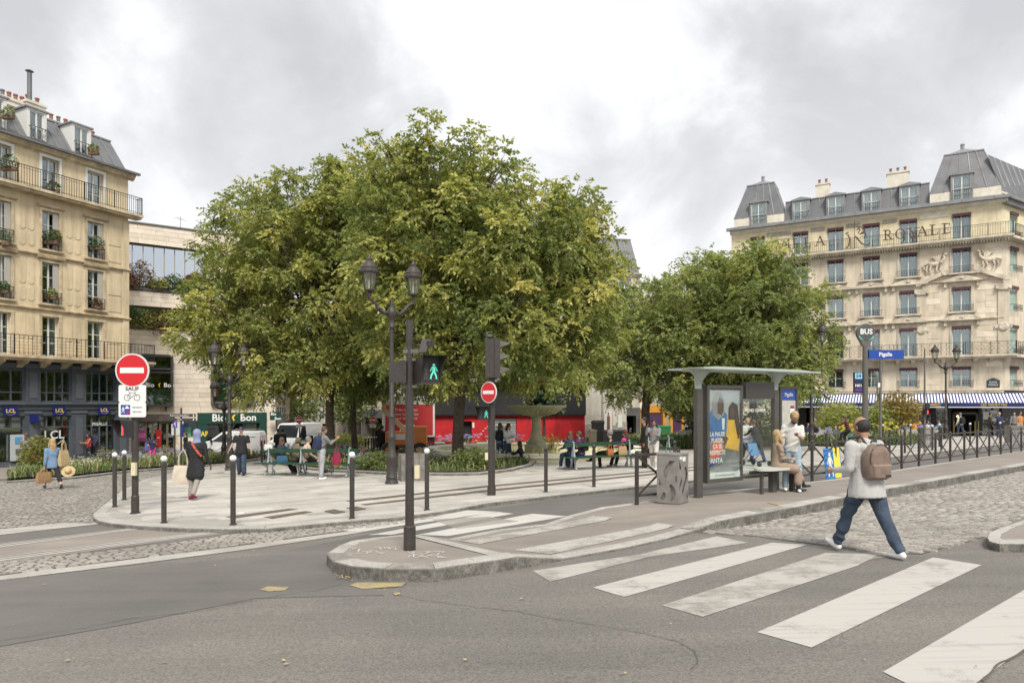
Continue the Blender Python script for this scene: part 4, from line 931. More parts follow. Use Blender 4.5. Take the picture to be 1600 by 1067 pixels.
sw([(-.1,.1),(.1,.25),(.2,.8),(.05,1.2),(-.15,1.3),(.1,1.4)]); sw([(.6,1.0),(1.1,.3),(1.5,.15),(1.7,.3)], .06); sw([(.7,1.5),(1.0,1.75),(1.3,1.5),(1.2,1.2),(.9,1.1)]); sw([(.75,1.8),(.95,1.5),(.8,1.2)], .04); sw([(1.0,1.2),(1.35,1.35),(1.3,1.1)], .04)
e.build('monogram', LM, V_)
# sculpted winged beasts and pilasters round the last window column
c6 = sum(vcol[5])/2; zq = ZV(440)
def relief(s):
    m = MB(); X = lambda v: c6+s*v
    m.ball((X(1.75), -.08, zq+.75), (.5,.14,.2), 10, 6); m.tube([(X(1.4),-.12,zq+.8),(X(1.15),-.16,zq+1.15),(X(1.2),-.16,zq+1.4)], [.16,.11,.08], 7); m.ball((X(1.08), -.17, zq+1.45), (.14,.1,.1), 8, 6)
    for k in range(5): m.tube([(X(1.5+.04*k),-.1,zq+.9),(X(1.45+.12*k),-.14,zq+1.3),(X(1.3+.2*k),-.1,zq+1.65-.1*k)], [.07,.06,.02], 5)
    for lx in (1.35, 1.6, 2.05, 2.3): m.tube([(X(lx),-.1,zq+.65),(X(lx+.1),-.12,zq+.3),(X(lx-.05),-.12,zq+.05)], [.1,.06,.05], 6)
    m.tube([(X(2.2),-.08,zq+.85),(X(2.6),-.1,zq+.7),(X(2.5),-.1,zq+.35)], .05, 5)
    m.build('relief_sculpture', LIMET, V_, smooth=60)
    P = [(X(.95), zq-.15), (X(1.25), zq+.12), (X(3.1), zq-.75), (X(3.1), zq-.95), (X(2.85), zq-.95), (X(1.2), zq-.2)]
    MB().xz(P if s < 0 else P[::-1], -.3, 0).build('broken_pediment', LIMET, V_); MB().xz([(X(1.1)+.24*math.cos(t*PI/5), zq-.02+.24*math.sin(t*PI/5)) for t in range(10)], -.34, 0).build('volute', LIMET, V_)
    p = MB().bb(min(X(2.35), X(3.05)), max(X(2.35), X(3.05)), -.1, 0, vrow[1][0], ZV(470)).build('pilaster', LIME, V_)
    MB().bb(min(X(2.2), X(3.2)), max(X(2.2), X(3.2)), -.2, 0, ZV(470), ZV(462)).ball((X(2.3), -.18, ZV(468)), .12, 8, 5).ball((X(3.1), -.18, ZV(468)), .12, 8, 5).build('capital', LIMET, p)
    MB().lathe([(.34,0),(.34,.06),(.24,.1),(.14,.08)], 16).build('rosette', LIMET, V_, (X(2.7), -.1, ZV(522))).rotation_euler = (PI/2, 0, 0)
    MB().bb(min(X(2.15), X(3.25)), max(X(2.15), X(3.25)), -.12, -.1, ZV(524), ZV(519)).build('rosette_band', LIMET, V_)
relief(-1); relief(1)
# roof
zr0, zr1 = HV+.05, ZV(303); t0, t1 = fv.S(1226), fv.S(1453)
dv = [(1239,1263),(1293,1318),(1349,1374),(1408,1434)]; dcol = [(fv.S((a+b)/2)-.58, fv.S((a+b)/2)+.58) for a, b in dv]
mansard(V_, t0, t1, zr0, zr1, .15, .75, dcol, pw=.9, ridge=zr1+.55, ridge_y=4)
for a, b in dcol:
    dormer(V_, a, zr0+.15, b-a, 1.65, .1, 1.2, ZINC2, CURTW, ped=.22); small_guard(V_, a, b, zr0+.15, -.02, .75)
def pavilion(x0, x1, ztop, dw, inset=.85, panels=5):
    zm = zr0+.95; yb = 4.6; P0 = [(x0, .0, zm), (x1, .0, zm), (x1, yb, zm), (x0, yb, zm)]; P1 = [(x0+inset, inset, ztop), (x1-inset, inset, ztop), (x1-inset, yb-inset, ztop), (x0+inset, yb-inset, ztop)]
    wal = MB().bb(x0, x1, .0, yb, zr0, zm-.005).build('pavilion_base', PALE, V_); n = panels
    pk = ((x0+x1)/2, yb/2, ztop+.75)
    rf = MB().add(P1+[pk], [(0,1,4),(1,2,4),(2,3,4),(3,0,4)]).build('pavilion_cap', ZINC2, V_)
    for s in range(4):
        a0, b0, a1, b1 = P0[s], P0[(s+1)%4], P1[s], P1[(s+1)%4]; A0, B0, A1, B1 = map(Vector, (a0, b0, a1, b1)); nn = (B0-A0).cross(A1-A0).normalized()*.02
        for k in range(n):
            q = [A0.lerp(B0, (k+.02)/n), A0.lerp(B0, (k+.98)/n), A1.lerp(B1, (k+.98)/n), A1.lerp(B1, (k+.02)/n)]
            MB().add([p+nn for p in q]+[p-nn for p in q], [(0,1,2,3),(0,3,7,4),(1,5,6,2),(3,2,6,7),(0,4,5,1),(4,7,6,5)]).build('roof_panel', ZINC, rf)
            MB().bar(A0.lerp(B0, k/n)+nn, A1.lerp(B1, k/n)+nn, .05, .07).build('roof_seam', ZINC2, rf)
    MB().bb(x0+inset-.06, x1-inset+.06, inset-.08, yb-inset+.08, ztop-.02, ztop+.08).build('roof_moulding', ZINC2, V_)
    MB().lathe([(.14,0),(.14,.35),(.18,.38),(.1,.5)], 8, (pk[0], pk[1], pk[2]-.1)).build('finial', ZINC2, V_)
    c = (x0+x1)/2 if dw is None else dw
    dormer(V_, c-.6, zr0+.12, 1.2, 1.95, -.1, 1.5, ZINC2, CURTW, ped=.3); small_guard(V_, c-.6, c+.6, zr0+.12, -.2, .85)
pavilion(fv.S(1147), fv.S(1225), fv.Z(1190, 283), None, 1.0, 5); pavilion(fv.S(1453), xv-.05, fv.Z(1505, 233), fv.S(1503), 1.05, 5)
chimney(V_, fv.S(1282), 2.2, zr1-.1, 1.1, .6, 1.6, 2); chimney(V_, fv.S(1403), 2.4, zr1, 1.6, .8, 1.6, 3); chimney(V_, xv-2.6, 4.3, fv.Z(1553, 232)-2.4, 1.5, .8, 2.6, 3); chimney(V_, xv+1.5, 8, fv.Z(1590, 245)-3, 2.2, 1.2, 2.6, 3)
# awnings and cafe front
aw = mat('awning_stripes', (.7,.7,.68), .8)
def stripe_mat():
    t = aw.node_tree; b = t.nodes['Principled BSDF']; co = N(t, 'ShaderNodeTexCoord').outputs['Object']; s = N(t, 'ShaderNodeSeparateXYZ'); t.links.new(co, s.inputs[0])
    m = N(t, 'ShaderNodeMath', operation='MULTIPLY'); t.links.new(s.outputs[0], m.inputs[0]); m.inputs[1].default_value = 4.7
    f_ = N(t, 'ShaderNodeMath', operation='FRACT'); t.links.new(m.outputs[0], f_.inputs[0]); g_ = N(t, 'ShaderNodeMath', operation='GREATER_THAN'); t.links.new(f_.outputs[0], g_.inputs[0]); g_.inputs[1].default_value = .55
    x = N(t, 'ShaderNodeMix', data_type='RGBA'); t.links.new(g_.outputs[0], x.inputs[0]); x.inputs[6].default_value = (.72,.72,.7,1); x.inputs[7].default_value = (.03,.045,.22,1); t.links.new(x.outputs[2], b.inputs['Base Color'])
stripe_mat()
za1 = ZV(616); za0 = fv.Z(1400, 629)+.02
for i, (p, q, s_) in enumerate(((1238,1372,'LES VEDETTES'),(1375,1477,''),(1479,1566,'LES VEDETTES'))):
    x0, x1 = fv.S(p), fv.S(q); o = 2.3
    if i == 2: x1 = xv+1.5
    a = MB().add([(x0,-.1,za1),(x1,-.1,za1),(x1,-o,za0),(x0,-o,za0),(x0,-.1,za1-.04),(x1,-.1,za1-.04),(x1,-o,za0-.04),(x0,-o,za0-.04)], [(0,3,2,1),(4,5,6,7),(3,7,6,2)]).build('awning', aw, V_)
    MB().bb(x0, x1, -o-.02, -o, za0-.34, za0-.05).build('valance', NAVY, a); MB().bb(x0, x1, -o-.025, -o+.005, za0-.4, za0-.34).build('valance_hem', WHITE, a)
    if s_: text(s_, .26, GOLD, a, ((x0+x1)/2+.3, -o-.03, za0-.19), bold=.015)
    else: MB().xz([(x1-2.2,za0-.12),(x1-.4,za0-.3),(x1-.4,za0-.24),(x1-2.2,za0-.07)], -o-.03, -o-.022).xz([(x1-2.2,za0-.3),(x1-.4,za0-.12),(x1-.4,za0-.07),(x1-2.2,za0-.24)], -o-.03, -o-.022).build('sign_mark', GOLD, a)
zgf = vrow[0][0]-.34
gp = [(fv.S(a), fv.S(b)) for a, b in ((1243,1260),(1272,1290),(1338,1352),(1395,1400),(1455,1462),(1480,1486),(1529,1534))]
mb = MB().bb(0, fv.S(1243), 0, .3, 0, zgf)
mb.build('ground_wall', LIME, V_); MB().bb(0, xv, -.02, .3, za1-.1, zgf).build('fascia_beam', mat('beam_taupe', (.24,.21,.17), .7), V_)
for i, (a, b) in enumerate(gp): MB().bb(a, b, -.06, .4, 0, za1-.1).build('pier', LIMET if i in (1, 2, 3) else mat('shop_black', (.018,.017,.016), .5), V_)
for a, b in ((1290,1338),(1352,1395),(1400,1455),(1462,1480),(1534,1549),(1552,1564)):
    x0, x1 = fv.S(a), fv.S(b); glazed(V_, x0, x1, .5, za1-.15, max(1, round((x1-x0)/1.3)), .1, FRD, GLASS, (), name='shop_window'); MB().bb(x0, x1, 0, .25, 0, .5).build('shop_plinth', FRD, V_)
x0, x1 = fv.S(1491), fv.S(1526)
dr = MB().bb(x0-.1, x0+.05, -.1, .3, 0, 2.6).bb(x1-.05, x1+.1, -.1, .3, 0, 2.6).bb(x0, x1, -.1, .3, 2.5, 2.7).build('cafe_doorway', FRD, V_)
for xx in (x0-.02, x0+.22, x1-.1, x1+.12): MB().bb(xx-.03, xx+.03, -.16, -.12, .9, 2.0).build('door_handle', GOLD, dr)
MB().ball((x0+.25, .3, 2.35), .09, 8, 6).build('lamp', mat('warm_bulb', (1,.6,.2), .4, emit=2.5), dr)
for i, (px, py) in enumerate(((1541.5,649),(1553,647),(1555,652))): x = fv.S(px); z = fv.Z(px, py); MB().bb(x-.22, x+.22, .02, .05, z-.3, z+.3).build('menu_sheet', CURTW, V_)
sp = MB().xz([(fv.S(1552)-.42, ZV(603)-.25), (fv.S(1552)+.42, ZV(603)-.25), (fv.S(1552)+.42, ZV(603)+.3), (fv.S(1552), ZV(603)+.5), (fv.S(1552)-.42, ZV(603)+.3)], -.06, -.02).build('street_plate', mat('plaque_dark', (.03,.045,.055), .5), V_)
text('PLACE\nPIGALLE', .2, WHITE, sp, (fv.S(1552), -.065, ZV(603)+.05), sx=.85)
# side facade of the hotel
E_ = fv.world(xv, 0, 0); fs2 = Fac(1143, 62.5, 1566, 52.5); fs2.A = Vector((E_.x, E_.y)); fs2.d = Vector((.84, .54)).normalized(); fs2.L = 9; fs2.zb = fv.zb; fs2.ang = math.atan2(fs2.d.y, fs2.d.x)
V2 = mk('side_facade', None, V_); V2.location = (xv, 0, 0); V2.rotation_euler = (0, 0, fs2.ang-fv.ang)
c2 = [(fs2.S(1578), fs2.S(1590)), (fs2.S(1606), fs2.S(1618))]
def side():
    root = V2; ops = [(a, b, z0, z1) for a, b in c2 for z0, z1 in vrow]; L = 9
    holes_wall(MB(), 0, L, vrow[0][0]-.3, zy, [o for o in ops if o[3] < zy+.1], 0, .28).build('side_wall', LIME, root); holes_wall(MB(), 0, L, zy, HV, [o for o in ops if o[2] > zy-.1], 0, .28).build('side_wall', YREN, root)
    MB().quad((0,1.2,0),(L,1.2,0),(L,1.2,HV),(0,1.2,HV)).build('interior_wall', DARK, root)
    m = MB()
    for o in ops: m.bb(o[0], o[1], .16, .2, o[2], o[3])
    m.build('curtain', CURTG, root)
    for o in ops: MB().bb(o[0], o[1], -.12, -.09, o[3]-.25, o[3]).build('window_awning', BURG, root); small_guard(root, o[0]-.1, o[1]+.1, o[2], -.3, .5)
    MB().bb(-.05, L, -.35, 0, HV-.45, HV-.1).bb(-.2, L, -.6, -.2, HV-.1, HV+.14).build('cornice', ZINC2, root)
    MB().bb(-.1, L, -.85, 0, bz2-.2, bz2).bb(-.1, L, -.7, 0, bz5-.2, bz5).build('balcony', LIMET, root)
    railing(root, .8, L, bz2, -.8, 1.0, .3, deco=2); railing(root, .6, L, bz5, -.65, .95, .16, deco=1)
    for i in range(8): MB().add([(i*1.1,.0,zr0+.3),(i*1.1+1.05,0,zr0+.3),(i*1.1+1.05,1.0,zr0+3.6),(i*1.1,1.0,zr0+3.6)], [(0,1,2,3)]).build('roof_panel', ZINC, root)
    MB().bb(0, L, .02, .4, zr0, zr0+.5).build('parapet', PALE, root); MB().bb(-.3, L, -2.3, 0, za0, za0+.1).build('awning', NAVY, root)
    MB().bb(0, L, 0, .4, 0, zgf).build('ground_wall', mat('shop_black', (.018,.017,.016), .5), root)
side()
# ===== generic background buildings =====
def block(name, label, fac, H, m, floors, nw, gm=None, roofm=ZINC, dep=9, rz_=2.2, gfl=3.4, chim=2, ww=1.1, group=None, curt=CURT, top_in=.9, shop=None):
    o = fac.root(name, label, 'building', group); L = fac.L; fh = (H-gfl)/floors; ops = []
    for i in range(nw):
        c = L*(i+.5)/nw
        for k in range(floors): ops.append((c-ww/2, c+ww/2, gfl+fh*k+.35, gfl+fh*k+fh*.82))
    holes_wall(MB(), 0, L, gfl, H, ops, 0, .22).build('wall', m, o); shell(o, L, H, dep, m)
    holes_wall(MB(), 0, L, 0, gfl, [(L*(i+.12)/max(1, nw-1), L*(i+.88)/max(1, nw-1), .1, gfl-.7) for i in range(max(1, nw-1))], -.06, .3).build('ground_wall', gm or m, o)
    for a, b, c, d in ops:
        window(o, a, c, b-a, d-c, .14, curt, cw=.3); MB().bb(a-.1, b+.1, -.08, 0, c-.1, c).build('window_sill', m, o)
        if b-a > .9: small_guard(o, a, b, c, -.06, .5)
    course(o, -.1, L+.1, H-.4, CORN, m)
    if roofm: mansard(o, 0, L, H, H+rz_, .1, top_in, [], m=roofm, pw=.8, ridge=H+rz_+.4, ridge_y=dep*.5); MB().yz([(.1, H), (top_in, H+rz_), (dep*.5, H+rz_+.4), (dep, H)], .0, .05).yz([(.1, H), (top_in, H+rz_), (dep*.5, H+rz_+.4), (dep, H)], L-.05, L).build('gable', m, o)
    for i in range(chim): chimney(o, L*(i+.5)/chim, dep*.4, H+rz_, 1.6, .7, 1.5, 4, m)
    return o
GREYR = mat('grey_render', (.33,.31,.28), .9, var=.25, vs=1); BEI = mat('beige_render', (.5,.45,.37), .9, var=.25, vs=1); BROWNB = mat('dark_render', (.1,.095,.09), .8, var=.2, vs=1)
OR = mat('orange_shop', (.6,.27,.035), .6, var=.15, vs=3)
block('street_building', 'tall beige building along the left side of the narrow street beyond the grocery', Fac(431,54,447,72), 15, BEI, 4, 5, gm=GREYR, ww=1.0)
block('street_building', 'further beige building on the left side of the narrow street, seen between tree trunks', Fac(447,73,460,96), 14, LIME, 4, 6, gm=BROWNB, ww=1.0)
block('street_building', 'most distant pale building closing the end of the narrow street', Fac(456,150,560,150), 19, BEI, 6, 10, gm=GREYR, ww=1.2)
block('street_building', 'pale building on the right side of the narrow street behind the two tree trunks', Fac(513,112,527,74), 15, LIME, 4, 8, gm=GREYR, ww=1.0)
block('street_building', 'beige corner building behind the rear tree trunk and the graffiti wall', Fac(527,73,604,66), 15, BEI, 4, 3, gm=GREYR)
block('street_building', 'dark-fronted building behind the double street lamp', Fac(566,57,652,54), 15, BEI, 4, 3, gm=BROWNB)
bb = block('tall_rear_building', 'tall building behind the largest tree with a steep zinc roof and red chimney pots', Fac(652,56,1000,60), 15.2, BEI, 4, 7, gm=BROWNB, rz_=3.4, chim=4, top_in=2.2)
block('shop_row_building', 'beige building with two orange shopfronts behind the right-hand trees', Fac(976,62,1068,66), 11.5, BEI, 3, 4, gm=OR, rz_=1.8, chim=1)
block('rear_building', 'pale building with tall windows behind the bus shelter', Fac(1068,66,1142,62), 10, LIME, 3, 3, gm=GREYR, rz_=1.6, chim=1)
# red and black closed nightclub front
fr_ = Fac(636, 46, 914, 48); RD = mat('red_wall', (.55,.012,.018), .6, var=.3, vs=1.2, streak=.3); BK = mat('black_wall', (.018,.019,.022), .6, var=.3, vs=.8)
K = fr_.root('nightclub_building', 'low closed venue painted bright red below and black above, behind the fountain', 'building'); ZK = lambda py, px=760: fr_.Z(px, py); L = fr_.L
dops = [(fr_.S(724), fr_.S(737), 0, ZK(658)), (fr_.S(773), fr_.S(807), 0, ZK(653))]
holes_wall(MB(), 0, L, 0, ZK(649.5), dops, 0, .5).build('red_wall', RD, K); MB().bb(0, L, -.25, .3, ZK(649), ZK(597)).build('black_fascia', BK, K); MB().bb(-.1, L+.1, -.9, .3, ZK(597)+.005, ZK(592)).build('ledge', GREYR, K)
for i in range(9): MB().bb(L*i/9+.02, L*(i+1)/9-.02, -.27, -.252, ZK(648), ZK(598)).build('fascia_panel', BK, K)
shell(K, L, ZK(597), 7, BK); MB().bb(0, L, .9, 1.1, ZK(592), ZK(592)+3.4).build('upper_wall', BROWNB, K)
railing(K, 0, L, ZK(592), -.8, 1.0, .14); sh = MB()
for i in range(14): sh.bb(dops[1][0]+.02, dops[1][1]-.02, .1, .13, ZK(653)-.02-.17*(i+1), ZK(653)-.17*i-.05)
sh.build('roller_shutter', mat('shutter_metal', (.4,.4,.4), .4, .4), K); MB().bb(dops[0][0], dops[0][1], .35, .4, 0, dops[0][3]).build('door', BK, K)
for i in range(40): 
    if i < 16: MB().box((fr_.S(744)+i*.16, -.02, ZK(688)+1.05*math.sin(min(1, i/7)*PI/2)), (.11,.03,.06)).build('wall_dash', PALE, K)
MB().bb(fr_.S(738), fr_.S(741), -.03, 0, ZK(668), ZK(660)).build('poster', WHITE, K)
# white graffiti wall right of it
fw = Fac(912, 49, 979, 56); PLW = mat('white_plaster', (.62,.58,.51), .9, col2=(.42,.38,.32), vs=1.1, lo=.4, hi=.75)
W = fw.root('white_gable_building', 'tall peeling white gable wall with pasted posters, right of the red venue', 'building')
MB().bb(0, fw.L, 0, 6, 0, fw.Z(940, 470)).build('wall', PLW, W); MB().bb(0, fw.L, -.04, 0, 0, 1.9).build('dirty_band', mat('grey_stain', (.42,.38,.33), .9, var=.35, vs=2), W)
MB().tube([(fw.S(940), -.08, 0), (fw.S(940), -.08, fw.Z(940, 480))], .06, 8).build('downpipe', GREYR, W)
for (a, b, c, d, m) in ((943,955,642,676,WHITE),(957,961,645,665,PALE),(965,971,648,668,CURTW),(929,934,660,690,BROWNB)):
    MB().bb(fw.S(a), fw.S(b), -.07, -.045, fw.Z(a, d), fw.Z(a, c)).build('poster', m, W)
MB().bb(fw.S(947), fw.S(951.5), -.09, -.072, fw.Z(948,672), fw.Z(948,650)).ball((fw.S(949), -.08, fw.Z(948,647)), (.13,.02,.16), 8, 6).build('pasted_figure', mat('figure_brown', (.2,.09,.05), .8, var=.3), W)
# orange shop fronts (frames) on the row behind
fo = Fac(976, 61.6, 1068, 65.6)
SR = fo.root('orange_shopfronts', 'two orange timber shopfronts behind the right-hand tree trunk', 'shopfront')
for (a, b, da, db) in ((982,1007,989,1000),(1034,1049,1038,1044)):
    x0, x1, d0, d1 = fo.S(a), fo.S(b), fo.S(da), fo.S(db); zt_ = fo.Z(a, 626)
    MB().bb(x0, d0, -.2, 0, 0, zt_).bb(d1, x1, -.2, 0, 0, zt_).bb(d0, d1, -.2, 0, zt_-.9, zt_).build('shop_frame', OR, SR); MB().bb(d0, d1, -.1, -.02, .3, zt_-.9).build('shop_glass', mat('shop_pane', (.35,.3,.2), .2), SR)
    MB().bb(x0+.4, x1-.3, -.24, -.2, zt_-.7, zt_-.15).build('shop_sign', CURTW, SR)
MB().bb(fo.S(1010), fo.S(1032), -.15, 0, .1, 2.6).bb(fo.S(1050), fo.S(1062), -.15, 0, .1, 3.2).build('shop_frame', mat('purple_shop', (.07,.03,.08), .6), SR)
# graffiti wall and low wall at left centre
fg_ = Fac(524, 62, 560, 60); GW = tag(MB().bb(0, fg_.L, 0, .3, 0, 2.6).build('low_wall', PLW, None, (fg_.A.x, fg_.A.y, fg_.zb), fg_.ang), 'whitewashed low wall seen between the two left tree trunks', 'wall')
text('F', .7, BLUE, GW, (fg_.L*.4, -.01, 1.6)); 
# ---------------- trees ----------------
def leaf_mat(name, stops, transl=.35):
    m = bpy.data.materials.new(name); m.use_nodes = True; t = m.node_tree; b = t.nodes['Principled BSDF']; L = t.links.new
    a = N(t, 'ShaderNodeAttribute', attribute_name='tint'); rp = N(t, 'ShaderNodeValToRGB'); L(a.outputs['Fac'], rp.inputs[0]); e = rp.color_ramp.elements
    e[0].position = stops[0][0]; e[0].color = (*stops[0][1], 1); e[1].position = stops[-1][0]; e[1].color = (*stops[-1][1], 1)
    for p, c in stops[1:-1]: k = e.new(p); k.color = (*c, 1)
    L(rp.outputs[0], b.inputs['Base Color']); b.inputs['Roughness'].default_value = .5; b.inputs['Specular IOR Level'].default_value = .35
    tr = N(t, 'ShaderNodeBsdfTranslucent'); br = N(t, 'ShaderNodeVectorMath', operation='MULTIPLY'); L(rp.outputs[0], br.inputs[0]); br.inputs[1].default_value = (1.15, 1.25, .6); L(br.outputs[0], tr.inputs[0])
    mx = N(t, 'ShaderNodeMixShader'); mx.inputs[0].default_value = transl; L(b.outputs[0], mx.inputs[1]); L(tr.outputs[0], mx.inputs[2]); L(mx.outputs[0], t.nodes['Material Output'].inputs[0])
    MC[name] = m; return m
LEAF1 = leaf_mat('tree_leaf', [(0,(.09,.125,.045)),(.3,(.185,.225,.075)),(.55,(.34,.35,.115)),(.78,(.56,.52,.18)),(1,(.68,.58,.23))], .45)
LEAF2 = leaf_mat('tree_leaf_green', [(0,(.1,.14,.06)),(.4,(.215,.255,.095)),(.7,(.36,.38,.14)),(.9,(.54,.51,.18)),(1,(.64,.56,.21))], .45)
PINE = leaf_mat('pine_needles', [(0,(.04,.075,.045)),(1,(.1,.16,.085))], .1)
BARK = mat('bark', (.115,.088,.065), .95, col2=(.055,.043,.033), vs=5, bump=.9, bs=14)
def add_tint(me, t):
    a = me.attributes.new('tint', 'FLOAT', 'FACE'); a.data.foreach_set('value', np.asarray(t, dtype=np.float32))
def unit(a): return a/np.maximum(1e-6, np.linalg.norm(a, axis=1))[:, None]
def sprays(P, Dr, L, lw, seed, tint):
    r = np.random.default_rng(seed); n = len(P); up = np.array([0,0,1.]); side = unit(np.cross(Dr, up)+r.normal(0, .25, (n, 3))); Vs, T = [], []
    for k in range(9):
        t = (.15, .15, .4, .4, .62, .62, .82, .82, 1.0)[k]; sg = (1 if k % 2 else -1) if k < 8 else 0
        dr = unit(Dr*(.45 if sg else 1)+side*sg*.9+np.array([0,0,-.55])+r.normal(0, .28, (n, 3)))
        base = P+Dr*(t*L)[:, None]+np.array([0,0,-1.])*(t*t*L*.45)[:, None]
        l = lw*r.uniform(.7, 1.25, n)[:, None]*(1.15 if k == 8 else 1); w = unit(np.cross(dr, r.normal(0, 1, (n, 3))+up*.8))*l*.27
        Vs.append(np.stack([base, base+dr*l*.45+w, base+dr*l, base+dr*l*.45-w], 1)); T.append(np.clip(tint+r.normal(0, .07, n), 0, 1))
    V = np.concatenate(Vs).reshape(-1, 3); return V, np.arange(len(V), dtype=np.int32).reshape(-1, 4), np.concatenate(T)
def tree(name, label, px, py, lobes, cpx, hw, depth, rt, fork, nspray, leafm=LEAF1, seed=1, lw=.15, group=None, lean=0, dens=1.0, yel=.42, D=None, kz=3.3):
    b = G(px, py) if D is None else PD(px, D); D = b.y; r = np.random.default_rng(seed); rr = random.Random(seed)
    root = mk(name, None, None, b); tag(root, label, 'tree', group)
    LB_ = []
    for (x, y, rp) in lobes:
        k = math.sqrt(max(.05, 1-((x-cpx)/hw)**2))*depth
        for dd in ((-k, k*.0, k) if k > .9 else (-k*.5, k*.5)):
            d = D+dd+r.uniform(-.5, .5); sc = rp/F*D*(.9 if dd else 1); x_, y_ = x+r.uniform(-.12, .12)*rp, y+r.uniform(-.1, .1)*rp
            if dd: x_ += (cpx-x)*.1; y_ += rp*.15
            LB_.append((np.array([(x_-800)/F*D, d, CZ-(y_-HOR)/F*D])-np.array(b), sc))
    C, CD, CR_, CT = [], [], [], []
    for c, s in LB_:
        n = max(5, int(s*s*13*dens)); d = unit(r.normal(size=(n, 3))); rad = s*r.uniform(.45, 1.0, n)**.5
        p = c+d*rad[:, None]*np.array([1, .9, .92]); C.append(p); CD.append(d); CR_.append(r.uniform(.28, .62, n)); CT.append(np.clip(r.normal(yel, .17, n), 0, 1))
    C = np.concatenate(C); CD = np.concatenate(CD); CR_ = np.concatenate(CR_); CT = np.concatenate(CT); keep = C[:, 2] > kz+r.normal(0, .25, len(C)); C, CD, CR_, CT = C[keep], CD[keep], CR_[keep], CT[keep]
    idx = r.integers(0, len(C), nspray); off = unit(r.normal(size=(nspray, 3)))*(CR_[idx]*r.uniform(.2, 1, nspray)**.5)[:, None]; off[:, 2] *= .7
    P = C[idx]+off; Dr = unit(off*1.0/CR_[idx][:, None]+CD[idx]*.5+r.normal(0, .35, (nspray, 3))+np.array([0,0,-.05])); Ls = r.uniform(.22, .42, nspray)
    V, Fc, T = sprays(P, Dr, Ls, lw, seed+5, CT[idx]); me = mesh_of('crown', V, Fc, leafm); add_tint(me, T); cr = mk('crown', me, root)
    # trunk and limbs
    tb = MB(); ht = fork; prof = [(0, rt*1.75), (.12, rt*1.4), (.35, rt*1.15), (1.0, rt), (ht*.6, rt*.93), (ht, rt*.9)]
    def tp(z): return Vector((lean*z/ht+.05*math.sin(z*1.3+seed), .04*math.sin(z*1.1), z))
    zs = [0, .08, .2, .45, 1.0, ht*.5, ht*.75, ht]; rad = [rt*1.6, rt*1.42, rt*1.22, rt*1.08, rt, rt*.92, rt*.9, rt*.95]
    tb.tube([tp(z) for z in zs], rad, 14); tb.build('trunk', BARK, root, smooth=50)
    lb = MB(); topz = tp(ht)
    for i, (c, s) in enumerate(LB_):
        c = Vector(c); 
        if (i % 2) and len(LB_) > 14: continue
        if c.z < ht*.9: st = tp(ht*rr.uniform(.7, .95))
        else: st = tp(ht*rr.uniform(.85, 1))
        mid = st.lerp(c, .45)+Vector((rr.uniform(-.4, .4), rr.uniform(-.4, .4), (c-st).length*.16)); q = st.lerp(mid, .5)+Vector((0,0,.15))
        r0 = rt*rr.uniform(.32, .52); lb.tube([st, q, mid, mid.lerp(c, .6)+Vector((0,0,.1)), c], [r0, r0*.8, r0*.55, r0*.35, r0*.16], 6)
        for k in range(3):
            e = c+Vector((rr.uniform(-1, 1), rr.uniform(-1, 1), rr.uniform(-.4, 1))).normalized()*s*.85; s0 = mid.lerp(c, rr.uniform(.2, .9)); lb.tube([s0, s0.lerp(e, .5)+Vector((0,0,.12)), e], [r0*.28, r0*.18, .012], 5)
    for i in range(0, len(C), 3):
        p = Vector(C[i]); o = Vector(CD[i]); q = p-o*rr.uniform(.6, 1.1)-Vector((0,0,.25)); lb.tube([q, q.lerp(p, .5)+Vector((0,0,.05)), p+o*.15], [.022, .016, .007], 4)
    lb.build('branches', BARK, root)
    # a few long leafy shoots breaking the outline
    return root
L_main = [(612,266,34),(588,296,40),(948,435,40),(955,515,42),(930,388,32),(925,345,24),(700,304,58),(640,308,48),(765,310,56),(600,330,60),(840,345,60),(885,400,52),(925,470,45),(700,350,85),(800,400,85),(610,420,75),(700,450,85),(880,500,65),(790,500,75),(640,520,70),(730,560,55),(820,560,50),(900,555,42),(665,585,42),(742,266,26),(676,256,24),(905,330,24),(850,590,30)]
tree('large_tree', 'tallest tree, yellow-green crown, its thick trunk in the flower bed right of the traffic pole', 716, 729, L_main, 750, 215, 3.1, .235, 4.3, 25000, seed=3, dens=.8, yel=.47, group='broadleaf trees on the square', lean=.1)
L_left = [(430,358,48),(490,324,44),(545,302,42),(385,405,48),(350,465,42),(560,355,60),(470,400,75),(400,480,65),(520,470,75),(330,520,34),(360,545,42),(440,550,58),(520,555,58),(580,540,55),(420,600,28),(490,605,32),(575,600,30),(590,440,60),(310,500,18),(425,318,20),(375,345,24),(540,280,14)]
tree('left_tree', 'tree with the crown reaching furthest left over the grocery, trunk behind the left bench', 516, 722, L_left[:15]+L_left[18:], 445, 165, 2.7, .22, 4.4, 17500, seed=8, dens=.8, yel=.5, group='broadleaf trees on the square', D=33)
tree('rear_tree', 'slimmer darker trunk right of the left bench, its crown merging between the two bigger trees', 553, 718, [(560,316,46),(590,360,60),(600,440,60),(570,520,55),(640,450,50),(545,600,38),(600,590,36),(500,400,50),(620,560,40),(585,282,28),(535,288,20)], 580, 110, 2.3, .165, 4.3, 8500, LEAF2, seed=14, yel=.3, group='broadleaf trees on the square', D=36)
L_r = [(1060,455,48),(1110,430,45),(1020,520,50),(985,560,42),(950,575,30),(1075,530,60),(1040,590,40),(975,610,22),(1120,580,45),(1000,470,32),(1130,500,50),(1092,600,34),(950,500,36),(930,560,26)]
